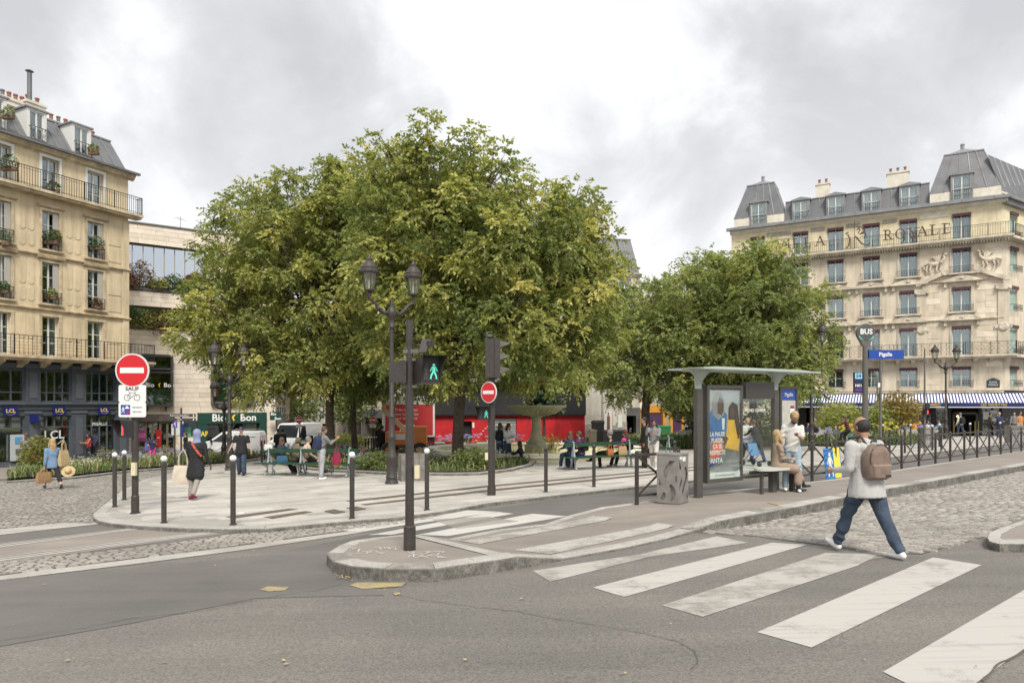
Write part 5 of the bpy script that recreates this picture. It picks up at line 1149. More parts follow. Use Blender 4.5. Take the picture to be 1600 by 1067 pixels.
tree('right_tree', 'tree whose dark trunk stands left of the bus shelter in front of the orange shops', 1010, 697, L_r, 1040, 110, 3.3, .26, 4.6, 12500, LEAF2, seed=21, yel=.5, group='broadleaf trees on the square', D=40, kz=2.9)
L_r2 = [(1165,432,44),(1195,455,44),(1238,500,34),(1258,545,28),(1160,490,65),(1225,560,42),(1180,570,50),(1130,545,45),(1240,600,20),(1270,470,14),(1140,410,26),(1190,408,18),(1200,610,26),(1270,520,16),(1150,610,26)]
tree('right_tree', 'tree with the crown touching the hotel facade, standing behind the bus shelter', 1178, 693, L_r2, 1195, 100, 3.0, .22, 4.2, 12000, LEAF2, seed=27, yel=.5, group='broadleaf trees on the square', D=38, kz=2.9)
# far small trees in the side street and by the orange shops
for i, (px, D, h, w) in enumerate(((470,84,7,3.2),(545,58,6.5,2.2),(1083,48,5,2.4),(600,58,5,2.2))):
    b = PD(px, D); o = mk('street_tree', None, None, b); tag(o, ['leafy green tree in the narrow street, left of its roadway', 'small light green tree between the two left trunks, by the whitewashed wall', 'young tree left of the white van behind the bus shelter', 'small tree behind the double street lamp by the construction lift'][i], 'tree', 'small street trees further away')
    V, Fc = leaf_cloud(2600, (w, w, h*.36), .2, 0, 70+i, .1); V[:, 2] += h*.62; me = mesh_of('crown', V, Fc, LEAF2); add_tint(me, rng.uniform(.1, .6, len(Fc))); mk('crown', me, o); MB().tube([(0,0,0),(.1,0,h*.5),(0,0,h*.8)], [.12,.09,.04], 7).build('trunk', BARK, o)
# conifer rising behind the fountain bowl
def conifer():
    b = PD(850, 41); o = mk('conifer', None, None, b); tag(o, 'young grey-green conifer rising above the fountain bowl', 'tree'); H = CZ-(566-HOR)/F*41-b.z
    MB().tube([(0,0,0),(0,0,H)], [.12,.02], 7).build('trunk', BARK, o); r = np.random.default_rng(5); z = []; P, Dr = [], []
    for k in range(26):
        h = H*.4+(H*.6)*k/26; R_ = (1-k/26)**.8*.85+.1
        for j in range(8):
            a = r.uniform(0, 2*PI)
            for t in np.linspace(.2, 1, 7): P.append((math.cos(a)*R_*t, math.sin(a)*R_*t, h+.25*t)); Dr.append((math.cos(a), math.sin(a), .5))
    P = np.array(P); V, Fc, T = sprays(P, unit(np.array(Dr)), np.full(len(P), .3), .17, 4, np.full(len(P), .5)); me = mesh_of('crown', V, Fc, PINE); add_tint(me, r.uniform(0, 1, len(Fc))); mk('crown', me, o)
conifer()
# ---------------- planting ----------------
GR = [mat('grass_green', (.14,.2,.06), .75, var=.35, vs=2, world_co=True), mat('grass_olive', (.22,.235,.09), .8, var=.35, vs=2, world_co=True), mat('grass_straw', (.38,.3,.16), .85), mat('grass_dark', (.08,.125,.04), .8)]
LILAC = mat('lilac_flower', (.33,.32,.55), .8, var=.3, vs=20); WHFL = mat('white_flower', (.7,.68,.62), .8); YFL = mat('yellow_flower', (.65,.55,.04), .8); PFL = mat('pink_flower', (.5,.22,.3), .8)
def blades(pts, h, w, seed, lean=.5):
    r = np.random.default_rng(seed); n = len(pts); a = r.uniform(0, 2*PI, n); d = np.stack([np.cos(a), np.sin(a), np.zeros(n)], 1); s = np.stack([-np.sin(a), np.cos(a), np.zeros(n)], 1)
    H = h*r.uniform(.4, 1.15, n)[:, None]; W = w*r.uniform(.6, 1.4, n)[:, None]; up = np.array([0,0,1.]); k = r.uniform(.1, lean, n)[:, None]
    b = pts; m = b+up*H*.6+d*H*k*.4; t = b+up*H*(1-k*.35)+d*H*k
    V = np.stack([b-s*W*.5, b+s*W*.5, m+s*W*.5, m-s*W*.5, m-s*W*.5, m+s*W*.5, t, t-s*W*.1], 1).reshape(-1, 3); return V, np.arange(8*n, dtype=np.int32).reshape(-1, 4)
def pts_in(poly, n, seed, zfun):
    r = np.random.default_rng(seed); xs = [p[0] for p in poly]; ys = [p[1] for p in poly]; out = []
    while len(out) < n:
        x, y = r.uniform(min(xs), max(xs)), r.uniform(min(ys), max(ys))
        if inside((x, y), poly): out.append((x, y, zfun(x, y)))
    return np.array(out)
def bed(label, poly, n, h, seed, mix=(.5,.3,.08,.12), fl=((LILAC, 60, .05, .6),), zoff=.05, soil=True, w=.03, tall=()):
    zf = lambda x, y: gz(x, y)+zoff
    if soil: struct(mk('flower_bed_soil', mesh_of('soil', [(x, y, zf(x, y)+.03) for x, y in poly], [tuple(range(len(poly)))], DIRT)))
    root = mk('bed_plants', None, None, (0,0,0)); tag(root, label, 'plants', None, 'stuff')
    for i, f_ in enumerate(mix):
        k = int(n*f_)
        if not k: continue
        P = pts_in(poly, k, seed+i, zf); r = np.random.default_rng(seed+i+90); clump = np.sin(P[:, 0]*1.7+i)*np.cos(P[:, 1]*1.3+i*2); P = P[clump > -.55]; V, Fc = blades(P, h*(1, .85, 1.15, .6)[i], w, seed+i+30, .8); stuff(mk('grass', mesh_of('grass', V, Fc, GR[i]), root))
    nm = int(n/95); P = pts_in(poly, nm, seed+7, zf); r = np.random.default_rng(seed+8)      # leafy mounds
    for gi in range(3):
        Q = P[gi::3]; vv = []
        for p in Q: k_ = r.uniform(.45, 1.1); V, Fc = leaf_cloud(70, (h*.45*k_, h*.45*k_, h*.5*k_), .05, .2, int(r.integers(1e6)), .3); vv.append(V+p+np.array([0,0,h*.42*k_]))
        if vv: V = np.concatenate(vv); stuff(mk('leafy_mound', mesh_of('leafy_mound', V, np.arange(len(V), dtype=np.int32).reshape(-1, 4), (GR[0], LEAF_Y, GR[3])[gi]), root))
    for j, (m, k, s, hh) in enumerate(fl):
        c = pts_in(poly, max(1, k//14), seed+50+j, zf); r = np.random.default_rng(seed+60+j); P = c[r.integers(0, len(c), k)]+np.stack([r.normal(0, .35, k), r.normal(0, .25, k), np.zeros(k)], 1)
        hz_ = h*hh*r.uniform(.8, 1.25, k); V, Fc = [], []
        q, _ = leaf_cloud(14, (s, s, s*.8), s*.6, 0, seed, .2)
        V = (P[:, None, :]+np.stack([np.zeros(k), np.zeros(k), hz_], 1)[:, None, :]+q[None]).reshape(-1, 3); stuff(mk('flowers', mesh_of('flowers', V, np.arange(len(V), dtype=np.int32).reshape(-1, 4), m), root))
        V, Fc = blades(P, 1, .012, seed+70, .12); V = V.reshape(-1, 8, 3); bz = P[:, 2][:, None]; V[:, :, 2] = bz+(V[:, :, 2]-bz)*hz_[:, None]; stuff(mk('stems', mesh_of('stems', V.reshape(-1, 3), Fc, GR[0]), root))
    return root
def gp_(px): return [(G0(a, b).x, G0(a, b).y) for a, b in px]
bedL = gp_([(12,751.5),(112,745.5),(200,735.5),(350,724.5),(402,716),(400,709),(340,713),(200,723),(100,732),(30,742)])
bed('lavender-blue flowers, grasses and daisies in the long bed in front of the bank', bedL, 20000, .5, 100, (.5,.28,.1,.12), ((LILAC, 420, .055, 1.2), (WHFL, 260, .035, .9), (YFL, 60, .03, .7)), .08, w=.028)
bA = arc_poly([(418,711.5),(432,721),(472,729),(512,732.5),(600,736.5),(700,738.5),(750,737.5),(798,731.5),(829,724),(838,716),(760,709),(600,706)])
bed('green shrubs and small flowers in the bed under the big trees behind the left bench', bA, 20000, .4, 120, (.45,.2,.05,.3), ((LILAC, 90, .08, 1.25), (WHFL, 140, .05, 1.1), (PFL, 60, .04, 1.0)), .09, w=.035)
kb = [G0(a, b, PH+.08) for a, b in BED_A[:10]]; bedkerb = struct(mk('bed_edging', mesh_of('bed_edging', [(p.x, p.y, gz(p.x, p.y)+PH+.03) for p in [G0(a, b, PH) for a, b in BED_A]], [tuple(range(len(BED_A)))], DIRT))); kerb(bedkerb, kb, .22, .9, GRAN, 1)
bedk2 = struct(sheet('bed_edging', [G0(a, b) for a, b in [(11,752),(112,746),(200,736),(350,725),(402,717),(400,716),(350,724),(200,735),(112,745)]], GRAN, .03)); kerb(bedk2, [G0(a, b, .07) for a, b in [(11,752),(112,746),(200,736),(350,725),(402,717)]], .16, 1.0, GRAN, 1)
bR = gp_([(1262,698),(1300,700),(1420,697),(1462,690),(1455,682),(1380,683),(1300,687),(1262,690)])
bed('green grasses with lilac and yellow flowers in the bed in front of the cafe terrace', bR, 14000, .75, 140, (.6,.25,.05,.1), ((LILAC, 260, .09, 1.1), (YFL, 200, .1, 1.35), (WHFL, 60, .06, .8)), .1, w=.05)
bR2 = gp_([(1040,704),(1140,702),(1262,699),(1262,690),(1140,690),(1030,690)])
bed('dense green ground plants in the bed behind the bus shelter', bR2, 12000, .8, 160, (.55,.3,.0,.15), ((LILAC, 40, .07, 1.0),), .1, w=.06)
bF = gp_([(840,703),(915,700),(1035,694),(1035,688),(900,690),(835,697)])
bed('low plants and lilac flowers along the foot of the red venue behind the fountain', bF, 8000, .75, 180, (.5,.3,.1,.1), ((LILAC, 120, .1, 1.2), (PFL, 60, .08, 1.1)), .1, w=.06)
bF2 = gp_([(665,712),(760,708),(835,703),(835,698),(760,700),(665,704)])
bed('low flowering plants behind the fountain basin, left part', bF2, 4000, .7, 190, (.5,.3,.1,.1), ((LILAC, 120, .1, 1.2), (PFL, 60, .08, 1.1)), .1, w=.06)
def shrub(name, label, px, py, rx, rz_, m, n=900, seed=0, leaf=.09, D=None, group=None, tint=(.2,.9), lift=0):
    b = G(px, py) if D is None else PD(px, D); o = mk(name, None, None, b); tag(o, label, 'shrub', group)
    V, Fc = leaf_cloud(n, (rx, rx*.8, rz_), leaf, .2, seed, .15); V[:, 2] += rz_*1.02+lift; me = mesh_of('foliage', V, Fc, m)
    if 'tint' in [k.attribute_name for k in m.node_tree.nodes if k.type == 'ATTRIBUTE']: add_tint(me, rng.uniform(*tint, len(Fc)))
    mk('foliage', me, o); mb = MB()
    for k in range(5): a = k*1.3; mb.tube([(0,0,0),(math.cos(a)*rx*.3, math.sin(a)*rx*.3, rz_*.8+lift),(math.cos(a)*rx*.6, math.sin(a)*rx*.6, rz_*1.6+lift)], [.025,.018,.008], 5)
    mb.build('stems', BARK, o); return o
OLV = leaf_mat('olive_shrub', [(0,(.12,.13,.035)),(1,(.3,.29,.08))]); RUST = leaf_mat('rust_shrub', [(0,(.12,.12,.05)),(.6,(.28,.2,.07)),(1,(.5,.36,.06))])
shrub('shrub', 'olive-green bush in the long bed in front of the bank window', 60, 742, .85, .85, OLV, 1800, 1, .08)
shrub('shrub', 'thin reddish dry shrub in the bed beside the pedestrian in pink shorts', 262, 727, .45, .6, RUST, 260, 2, .06)
shrub('shrub', 'small airy green shrub in the bed right of the two people at the bank door', 165, 735, .6, .6, OLV, 350, 9, .06)
shrub('shrub', 'white-flowering round bush left of the biggest tree trunk', 664, 728, .75, .4, leaf_mat('white_shrub', [(0,(.16,.2,.08)),(.5,(.5,.5,.42)),(1,(.7,.7,.64))]), 1200, 3, .05)
shrub('shrub', 'dark green bush just right of the biggest tree trunk', 738, 735, .9, .45, LEAF2, 1600, 4, .07, tint=(.1,.6))
shrub('shrub', 'low dark green bush left of the double street lamp', 590, 734, .9, .38, LEAF2, 1500, 5, .07, tint=(.1,.6))
shrub('shrub', 'feathery green shrub on the terrace bed behind the walking man, left of his head', 1312, 692, 1.6, 1.15, LEAF2, 1600, 6, .13, tint=(.5,.9), lift=.5)
shrub('shrub', 'feathery green shrub on the terrace bed just right of the bus stop post', 1372, 692, 1.3, 1.0, LEAF2, 1100, 7, .13, tint=(.4,.8), lift=.6)
shrub('shrub', 'yellow and rust coloured shrub on the cafe terrace bed', 1403, 691, 1.5, 1.25, RUST, 1800, 8, .13, lift=.8)
shrub('shrub', 'green bush seen through the glass of the bus shelter', 1190, 698, 1.6, 1.0, LEAF2, 1500, 10, .12, tint=(.3,.8), lift=.4)
shrub('shrub', 'rust-brown leafless looking shrub right of the fountain column', 857, 704, .7, .6, RUST, 300, 11, .09, D=37)
shrub('hedge', 'low yellow-green hedge in the planter between the two left tree trunks', 540, 700, 1.9, .45, LEAF2, 1600, 12, .12, D=46, tint=(.5,.9), lift=.5)
# fallen leaves and litter by the kerb
lv, lf_ = [], []
for i in range(115):
    if i < 60: q = G0(random.gauss(538, 9), random.gauss(902, 3)); 
    elif i < 150: q = G(random.uniform(0, 1600), random.uniform(790, 1060))
    else: q = G(random.uniform(150, 1000), random.uniform(740, 860))
    a = random.uniform(0, 6.28); s = random.uniform(.01, .026); c, s_ = math.cos(a)*s, math.sin(a)*s; b = len(lv); z = q.z+.018
    lv += [(q.x-c, q.y-s_, z), (q.x+s_*.5, q.y-c*.5, z+.006), (q.x+c, q.y+s_, z+.004), (q.x-s_*.5, q.y+c*.5, z)]; lf_.append((b, b+1, b+2, b+3))
tag(mk('fallen_leaves', mesh_of('fallen_leaves', lv, lf_, mat('dry_leaf', (.25,.17,.09), .9, col2=(.4,.32,.19), vs=3, world_co=True))), 'scattered dry leaves and scraps on the road and paving', 'leaves', None, 'stuff')
# ---------------- street furniture ----------------
def disc(mb, c, r, y0, y1, n=32, rz_=None):
    return mb.xz([(c[0]+r*math.cos(2*PI*k/n), c[1]+(rz_ or r)*math.sin(2*PI*k/n)) for k in range(n)], y0, y1)
def no_entry(root, x, z, r, y, rot=0):
    o = mk('no_entry_sign', disc(MB(), (0,0), r, -.012, .012).mesh('sign_disc', mat('sign_rim', (.62,.62,.6), .4)), root, (x, y, z), rot)
    disc(MB(), (0,0), r*.915, -.016, -.0125).build('sign_face', RED, o); MB().bb(-r*.7, r*.7, -.02, -.0165, -r*.16, r*.16).build('sign_bar', WHITE, o)
    MB().bb(-.04, .04, .0125, .1, -.05, .05).build('bracket', STEEL, o); return o
def walker(mb, x, z, h, y0, y1, walk=True, s=1):
    disc(mb, (x, z+h*.9), h*.085, y0, y1, 10)
    P = [(x-.1*h,z+.8*h),(x+.1*h,z+.8*h),(x+.09*h,z+.45*h),(x-.09*h,z+.45*h)]; mb.xz(P[::-1], y0, y1)
    def lim(a, b, w):
        dx, dz = b[0]-a[0], b[1]-a[1]; L = math.hypot(dx, dz); nx, nz = -dz/L*w/2, dx/L*w/2; mb.xz([(a[0]+nx, a[1]+nz), (a[0]-nx, a[1]-nz), (b[0]-nx, b[1]-nz), (b[0]+nx, b[1]+nz)], y0, y1)
    k = .17 if walk else .05
    lim((x-.03*h, z+.48*h), (x-k*h*s, z+.24*h), .1*h); lim((x-k*h*s, z+.26*h), (x-(k+.05)*h*s, z), .08*h); lim((x+.03*h, z+.48*h), (x+k*h*.8*s, z+.24*h), .1*h); lim((x+k*h*.8*s, z+.26*h), (x+k*h*1.1*s, z), .08*h)
    lim((x-.1*h, z+.77*h), (x-(k+.07)*h, z+.5*h), .06*h); lim((x+.1*h, z+.77*h), (x+(k+.07)*h, z+.5*h), .06*h); return mb
def ped_head(root, x, y, z, w, h, d, rz, lit, red=False, name='pedestrian_signal'):
    o = mk(name, None, root, (x, y, z), rz); MB().bb(-w/2, w/2, -d/2, d/2, 0, h).build('housing', BLACK if red else IRON, o)
    hd = MB().add([(-w/2,-d/2,h),(w/2,-d/2,h),(w/2+.04,-d/2-.18,h+.02),(-w/2-.04,-d/2-.18,h+.02),(-w/2,-d/2,0),(w/2,-d/2,0)], [(0,1,2,3),(0,3,4),(1,5,2)]); hd.build('hood', BLACK if red else IRON, o)
    MB().bb(-w/2+.02, w/2-.02, -d/2-.004, -d/2-.001, .02, h-.02).build('lens_panel', BLACK, o)
    if red: walker(MB(), -w*.0, h*.14, h*.74, -d/2-.012, -d/2-.005, False).build('red_figure', REDL, o)
    else: walker(MB(), w*.2, h*.18, h*.6, -d/2-.012, -d/2-.005).build('green_figure', GREENL, o); walker(MB(), -w*.24, h*.14, h*.68, -d/2-.012, -d/2-.005, False).build('unlit_figure', mat('unlit', (.07,.06,.055), .5), o)
    return o
def rootat(name, label, cat, p, rz=0, group=None):
    o = mk(name, None, None, p, rz); return tag(o, label, cat, group)
# left sign pole
p = G(211, 802); s1 = rootat('sign_pole', 'dark pole at the left with a large round no-entry sign over bicycle and pedestrian plates', 'signpost', p); D = p.y
zz = lambda py, D=D, p=p: CZ-(py-HOR)/F*D-p.z
MB().tube([(0,0,0),(0,0,zz(600))], .063, 14).lathe([(.1,0),(.1,.02)], 14).lathe([(.075,.02),(.075,.35),(.066,.37)], 14).build('pole', IRON, s1)
no_entry(s1, 0, zz(579), .345, -.1)
def plate(root, x, z, w, h, y=-.1):
    r = .035; pts = []
    for cx, cz, a0 in ((w/2-r, h/2-r, 0), (-w/2+r, h/2-r, 90), (-w/2+r, -h/2+r, 180), (w/2-r, -h/2+r, 270)):
        for k in range(4): a = R(a0+30*k); pts.append((cx+r*math.cos(a), cz+r*math.sin(a)))
    return mk('sign_plate', MB().xz(pts, -.01, .01).mesh('sign_plate', WHITE), root, (x, y, z))
a = plate(s1, 0, zz(615), .55, .35); text('SAUF', .1, BLACK, a, (0, -.012, .095), bold=.02, sx=1.2)
bk_ = MB()
def ring(mb, c, r, w, y0, y1, n=20):
    for k in range(n):
        a0, a1 = 2*PI*k/n, 2*PI*(k+1)/n; mb.xz([(c[0]+(r-w)*math.cos(a0), c[1]+(r-w)*math.sin(a0)), (c[0]+r*math.cos(a0), c[1]+r*math.sin(a0)), (c[0]+r*math.cos(a1), c[1]+r*math.sin(a1)), (c[0]+(r-w)*math.cos(a1), c[1]+(r-w)*math.sin(a1))], y0, y1)
ring(bk_, (-.1,-.08), .065, .01, -.014, -.011); ring(bk_, (.1,-.08), .065, .01, -.014, -.011)
for q in (((-.1,-.08),(-.05,.02)),((-.05,.02),(.06,.02)),((.1,-.08),(.055,.045)),((-.055,.02),(0,-.08)),((0,-.08),(.06,.02)),((-.1,-.08),(0,-.08)),((-.075,.04),(-.035,.04)),((.055,.045),(.085,.05))): bk_.bar((q[0][0], -.0125, q[0][1]), (q[1][0], -.0125, q[1][1]), .008, .003)
bk_.build('bicycle_symbol', BLACK, a)
a = plate(s1, 0, zz(640), .55, .3); MB().bb(-.23, -.04, -.013, -.0105, -.1, .1).build('blue_panel', BLUE, a); walker(MB(), -.18, -.07, .13, -.018, -.0135).bb(-.14, -.06, -.018, -.0135, .02, .05).bb(-.12, -.08, -.018, -.0135, .05, .075).build('white_symbols', WHITE, a)
disc(MB(), (-.085,-.055), .03, -.017, -.0135, 14).build('small_red_disc', RED, a); text('PRIORITÉ', .038, BLACK, a, (.1, -.012, .045), sx=1.2); text('PIÉTONS', .038, BLACK, a, (.1, -.012, -.045), sx=1.2)
ped_head(s1, -.14, -.02, zz(683), .3, .34, .2, R(-30), True, red=True)
CRM = mat('cream_plastic', (.62,.55,.38), .45); MB().bb(-.035+.02, .075, -.13, -.06, zz(742), zz(722)).bb(.0, .05, -.134, -.13, zz(730), zz(725)).build('call_button', CRM, s1)
# bollards
def bollard(label, px, py, white=True, first={}, hgt=1.22, g=None):
    p = G(px, py)
    if white not in first:
        o = mk('bollard', None); hs = hgt if white else 1.1
        MB().lathe([(.06,0),(.06,.02),(.042,.03),(.042,.06),(.045,.07),(.045,hs-.13),(.03,hs-.12),(.03,hs-.1)], 14).build('post', IRON, o)
        MB().ball((0,0,hs-.055), .058, 14, 8).build('ball_cap', WHITE if white else IRON, o, smooth=60); first[white] = o; o.location = p
    else: o = copy_thing(first[white], p, 0)
    tag(o, label, 'bollard', g or ('white-tipped bollards along the square' if white else 'black bollards along the kerb')); return o
for l, a, b in [('white-tipped bollard furthest left, just left of the no-entry sign pole', 179, 792), ('white-tipped bollard right behind the left no-entry sign pole', 194, 781), ('white-tipped bollard between the left sign pole and the hijab-wearing pedestrian', 256, 817), ('tall-looking white-tipped bollard nearest the camera, right of the walker with the tote', 364, 820), ('white-tipped bollard in front of the right end of the left bench', 550, 811), ('white-tipped bollard right of the foreground traffic pole', 667, 797)]: bollard(l, a, b)
for l, a, b in [('black bollard below the fountain column', 853, 769), ('black bollard in front of the bench with four people', 928, 761), ('black bollard behind the patterned litter bin', 1054, 748), ('black bollard partly behind the standing man in the white t-shirt', 1250, 724), ('black bollard left of the striped panel leaning on the fence', 1292, 722),
                ('black bollard just right of the walking man, behind the fence', 1390, 711), ('second black bollard right of the walking man, behind the fence', 1414, 708), ('black bollard left of the grey utility cabinet', 1437, 706), ('black bollard left of the cafe doorway lamp, behind the fence', 1471, 703)]: bollard(l, a, b, False)
for l, a, b in [('white-tipped bollard by the blue bicycle', 1317, 693), ('white-tipped bollard left of the seated man in navy cap', 1380, 696), ('white-tipped bollard beside the person in the orange sweater', 1423, 697), ('white-tipped bollard right of the grey cabinet', 1457, 704), ('white-tipped bollard left of the far double lamp', 1468, 698), ('white-tipped bollard in front of the open cafe doorway', 1516, 696), ('white-tipped bollard in front of the man in the open suit', 1563, 693),
                ('small distant white-tipped bollard left of the hooded bench sitter', 413, 718), ('small distant white-tipped bollard beside the grocery van', 409, 723)]: bollard(l, a, b, True, g='far white-tipped bollards')
# foreground traffic pole
p = G(640, 859); tp_ = rootat('traffic_pole', 'dark traffic pole in the foreground island with a green walking figure signal', 'traffic light', p); D = p.y; zz = lambda py: CZ-(py-HOR)/F*D-p.z
MB().tube([(0,0,0),(0,0,.3)], .078, 10).tube([(0,0,.3),(0,0,.32)], [.078,.056], 10).tube([(0,0,.32),(0,0,zz(500))], [.058,.044], 12).build('pole', IRON, tp_)
ped_head(tp_, .21, -.02, zz(600), .24, .33, .3, R(28), True); bx = MB().bb(-.25, -.03, -.1, .12, zz(600)+.02, zz(566)+.0).build('signal_back', IRON, tp_)
for z in (zz(562), zz(604)): MB().bb(-.12, .12, -.03, .03, z-.015, z+.015).build('clamp', STEEL, tp_)
MB().bb(-.08, .12, -.04, .04, zz(552), zz(546)).build('clamp', STEEL, tp_)
k = MB().tube([(.1,0,zz(540)),(.17,0,zz(540))], .02, 6).add([(.13,-.1,zz(551)),(.22,-.1,zz(551)),(.27,.06,zz(529)),(.15,.06,zz(529)),(.13,.08,zz(551)),(.22,.08,zz(551)),(.27,.12,zz(529)),(.15,.12,zz(529))], [(0,1,2,3),(4,7,6,5),(0,4,5,1),(1,5,6,2),(2,6,7,3),(3,7,4,0)]).lathe([(.05,-.03),(.055,.03)], 10, (.27,.0,zz(537))).build('small_repeater_signal', IRON, tp_)
MB().bb(.07, .13, -.05, .05, zz(747), zz(727)).build('call_button', CRM, tp_)
# middle traffic pole
p = G(768, 774); tm = rootat('traffic_light', 'traffic light with grey visors, no-entry disc and green walking figure near the fountain', 'traffic light', p); D = p.y; zz = lambda py: CZ-(py-HOR)/F*D-p.z
MB().tube([(0,0,0),(0,0,zz(760))], .105, 8).tube([(0,0,zz(760)),(0,0,zz(533))], .082, 14).build('pole', IRON, tm)
h = MB().bb(-.14, .08, -.16, .12, zz(590), zz(530)).bb(.08, .2, -.2, .16, zz(590), zz(530)+.0).build('signal_housing', IRON, tm)
for k, py in enumerate((538, 557.6, 578)):
    z = zz(py); MB().add([(.2,-.11,z+.08),(.2,.11,z+.08),(.42,.1,z+.03),(.42,-.1,z+.03),(.2,-.11,z-.08),(.42,-.1,z-.0),(.2,.11,z-.08),(.42,.1,z-.0)], [(0,1,2,3),(0,3,5,4),(1,6,7,2)]).build('visor', STEEL, h)
    disc(MB(), (0,0), .09, 0, .02, 14).build('lens', mat('lens_dark', (.06,.03,.02), .3), h, (.21, 0, z), PI/2)
no_entry(tm, -.06, zz(613), .25, -.1, R(-42)); ped_head(tm, -.16, -.02, zz(656), .27, .29, .14, R(-8), True); MB().bb(-.15, -.08, -.06, .06, zz(718), zz(707)).build('call_button', CRM, tm)
pg = rootat('pigeon', 'pigeon perched on top of the traffic light', 'bird', p+Vector((-.05, 0, zz(530)))); MB().ball((0,0,.07), (.08,.05,.05), 10, 7).ball((-.06,0,.13), (.03,.028,.03), 8, 6).add([(.05,-.02,.08),(.05,.02,.08),(.15,.02,.03),(.15,-.02,.03)], [(0,1,2,3)]).tube([(0,0,0),(0,0,.05)], .008, 4).build('body', mat('pigeon_grey', (.08,.08,.09), .8), pg, smooth=60)
pg2 = rootat('pigeon', 'pigeon standing on the paving by the left bench', 'bird', G(518, 741)); MB().ball((0,0,.14), (.1,.07,.08), 10, 7).ball((-.06,0,.24), (.035,.03,.04), 8, 6).add([(.06,-.03,.14),(.06,.03,.14),(.2,.02,.08),(.2,-.02,.08)], [(0,1,2,3)]).tube([(0,.02,0),(0,.02,.1)], .008, 4).tube([(0,-.02,0),(0,-.02,.1)], .008, 4).build('body', MC['pigeon_grey'], pg2, smooth=60)
# lamps
LG = glass_mat('lantern_glass', (.85,.88,.8), .7, .05, (.88,.9,.82))
def lantern(root, x, y, z):
    n = 6; o = MB().lathe([(.04,0),(.07,.05),(.04,.1),(.13,.14),(.14,.17)], 12, (x,y,z)).build('lantern_base', IRON, root)
    for k in range(n):
        a, b = 2*PI*k/n+.3, 2*PI*(k+1)/n+.3; q = [(x+.135*math.cos(a), y+.135*math.sin(a), z+.17), (x+.135*math.cos(b), y+.135*math.sin(b), z+.17), (x+.215*math.cos(b), y+.215*math.sin(b), z+.64), (x+.215*math.cos(a), y+.215*math.sin(a), z+.64)]
        MB().quad(*q).build('pane', LG, o); MB().bar(q[0], q[3], .02).build('glazing_bar', IRON, o)
    MB().lathe([(.24,.62),(.27,.66),(.27,.72),(.24,.76),(.25,.79),(.15,.94),(.09,1.0),(.1,1.03),(.05,1.08),(.02,1.17)], 14, (x,y,z)).build('lantern_roof', IRON, o)
    MB().lathe([(.03,.2),(.035,.4),(.02,.45)], 8, (x,y,z)).build('lamp_holder', WHITE, o)
def lamp(label, p, h=6.6, rz=R(36), arm=.7, two=True, group='double lantern street lamps'):
    o = rootat('street_lamp', label, 'street lamp', p, rz, group); b = h-2.1
    MB().lathe([(.19,0),(.19,.06),(.165,.1),(.16,.18),(.175,.2),(.15,.26),(.148,.7),(.17,.74),(.17,.8),(.14,.86),(.13,.93)], 12).build('base', IRON, o, smooth=40)
    MB().lathe([(.125,.93),(.105,1.0),(.095,1.3),(.12,1.34),(.12,1.38),(.09,1.44),(.08,1.9),(.105,1.93),(.105,1.97),(.07,2.03),(.055,b),(.1,b+.04),(.1,b+.1),(.075,b+.14),(.09,b+.3),(.14,b+.36),(.15,b+.5),(.1,b+.6),(.05,b+.65),(.045,b+.74),(.01,b+.9)], 14).build('shaft', IRON, o, smooth=40)
    for s in ((-1, 1) if two else (-1,)):
        MB().tube([(s*.1,0,b+.48),(s*.25,0,b+.44),(s*.4,0,b+.56),(s*.55,0,b+.74),(s*arm,0,b+.8),(s*arm,0,b+.92)], [.06,.045,.05,.04,.045,.05], 8).tube([(s*.12,0,b+.4),(s*.35,0,b+.42),(s*.5,0,b+.6)], .018, 6).ball((s*.42,0,b+.57), .07, 8, 6).build('arm', IRON, o, smooth=50)
        lantern(o, s*arm, 0, b+.9)
    return o
lamp('ornate double-lantern street lamp directly left of the foreground traffic pole', G(612, 756))
lamp('ornate street lamp right of the walker in the long black coat', G(358.5, 734.5), rz=R(60), h=5.4)
lamp('thinner street lamp just behind the left ornate lamp, in front of the white van', G(350, 722), h=4.6, rz=R(0), arm=.5)
lamp('street lamp right of the bus shelter, its lantern hidden in the tree crown', G(1268, 704), rz=R(20))
lamp('double-lantern street lamp in front of the hotel entrance', G(1478, 686), rz=R(0), arm=.75)
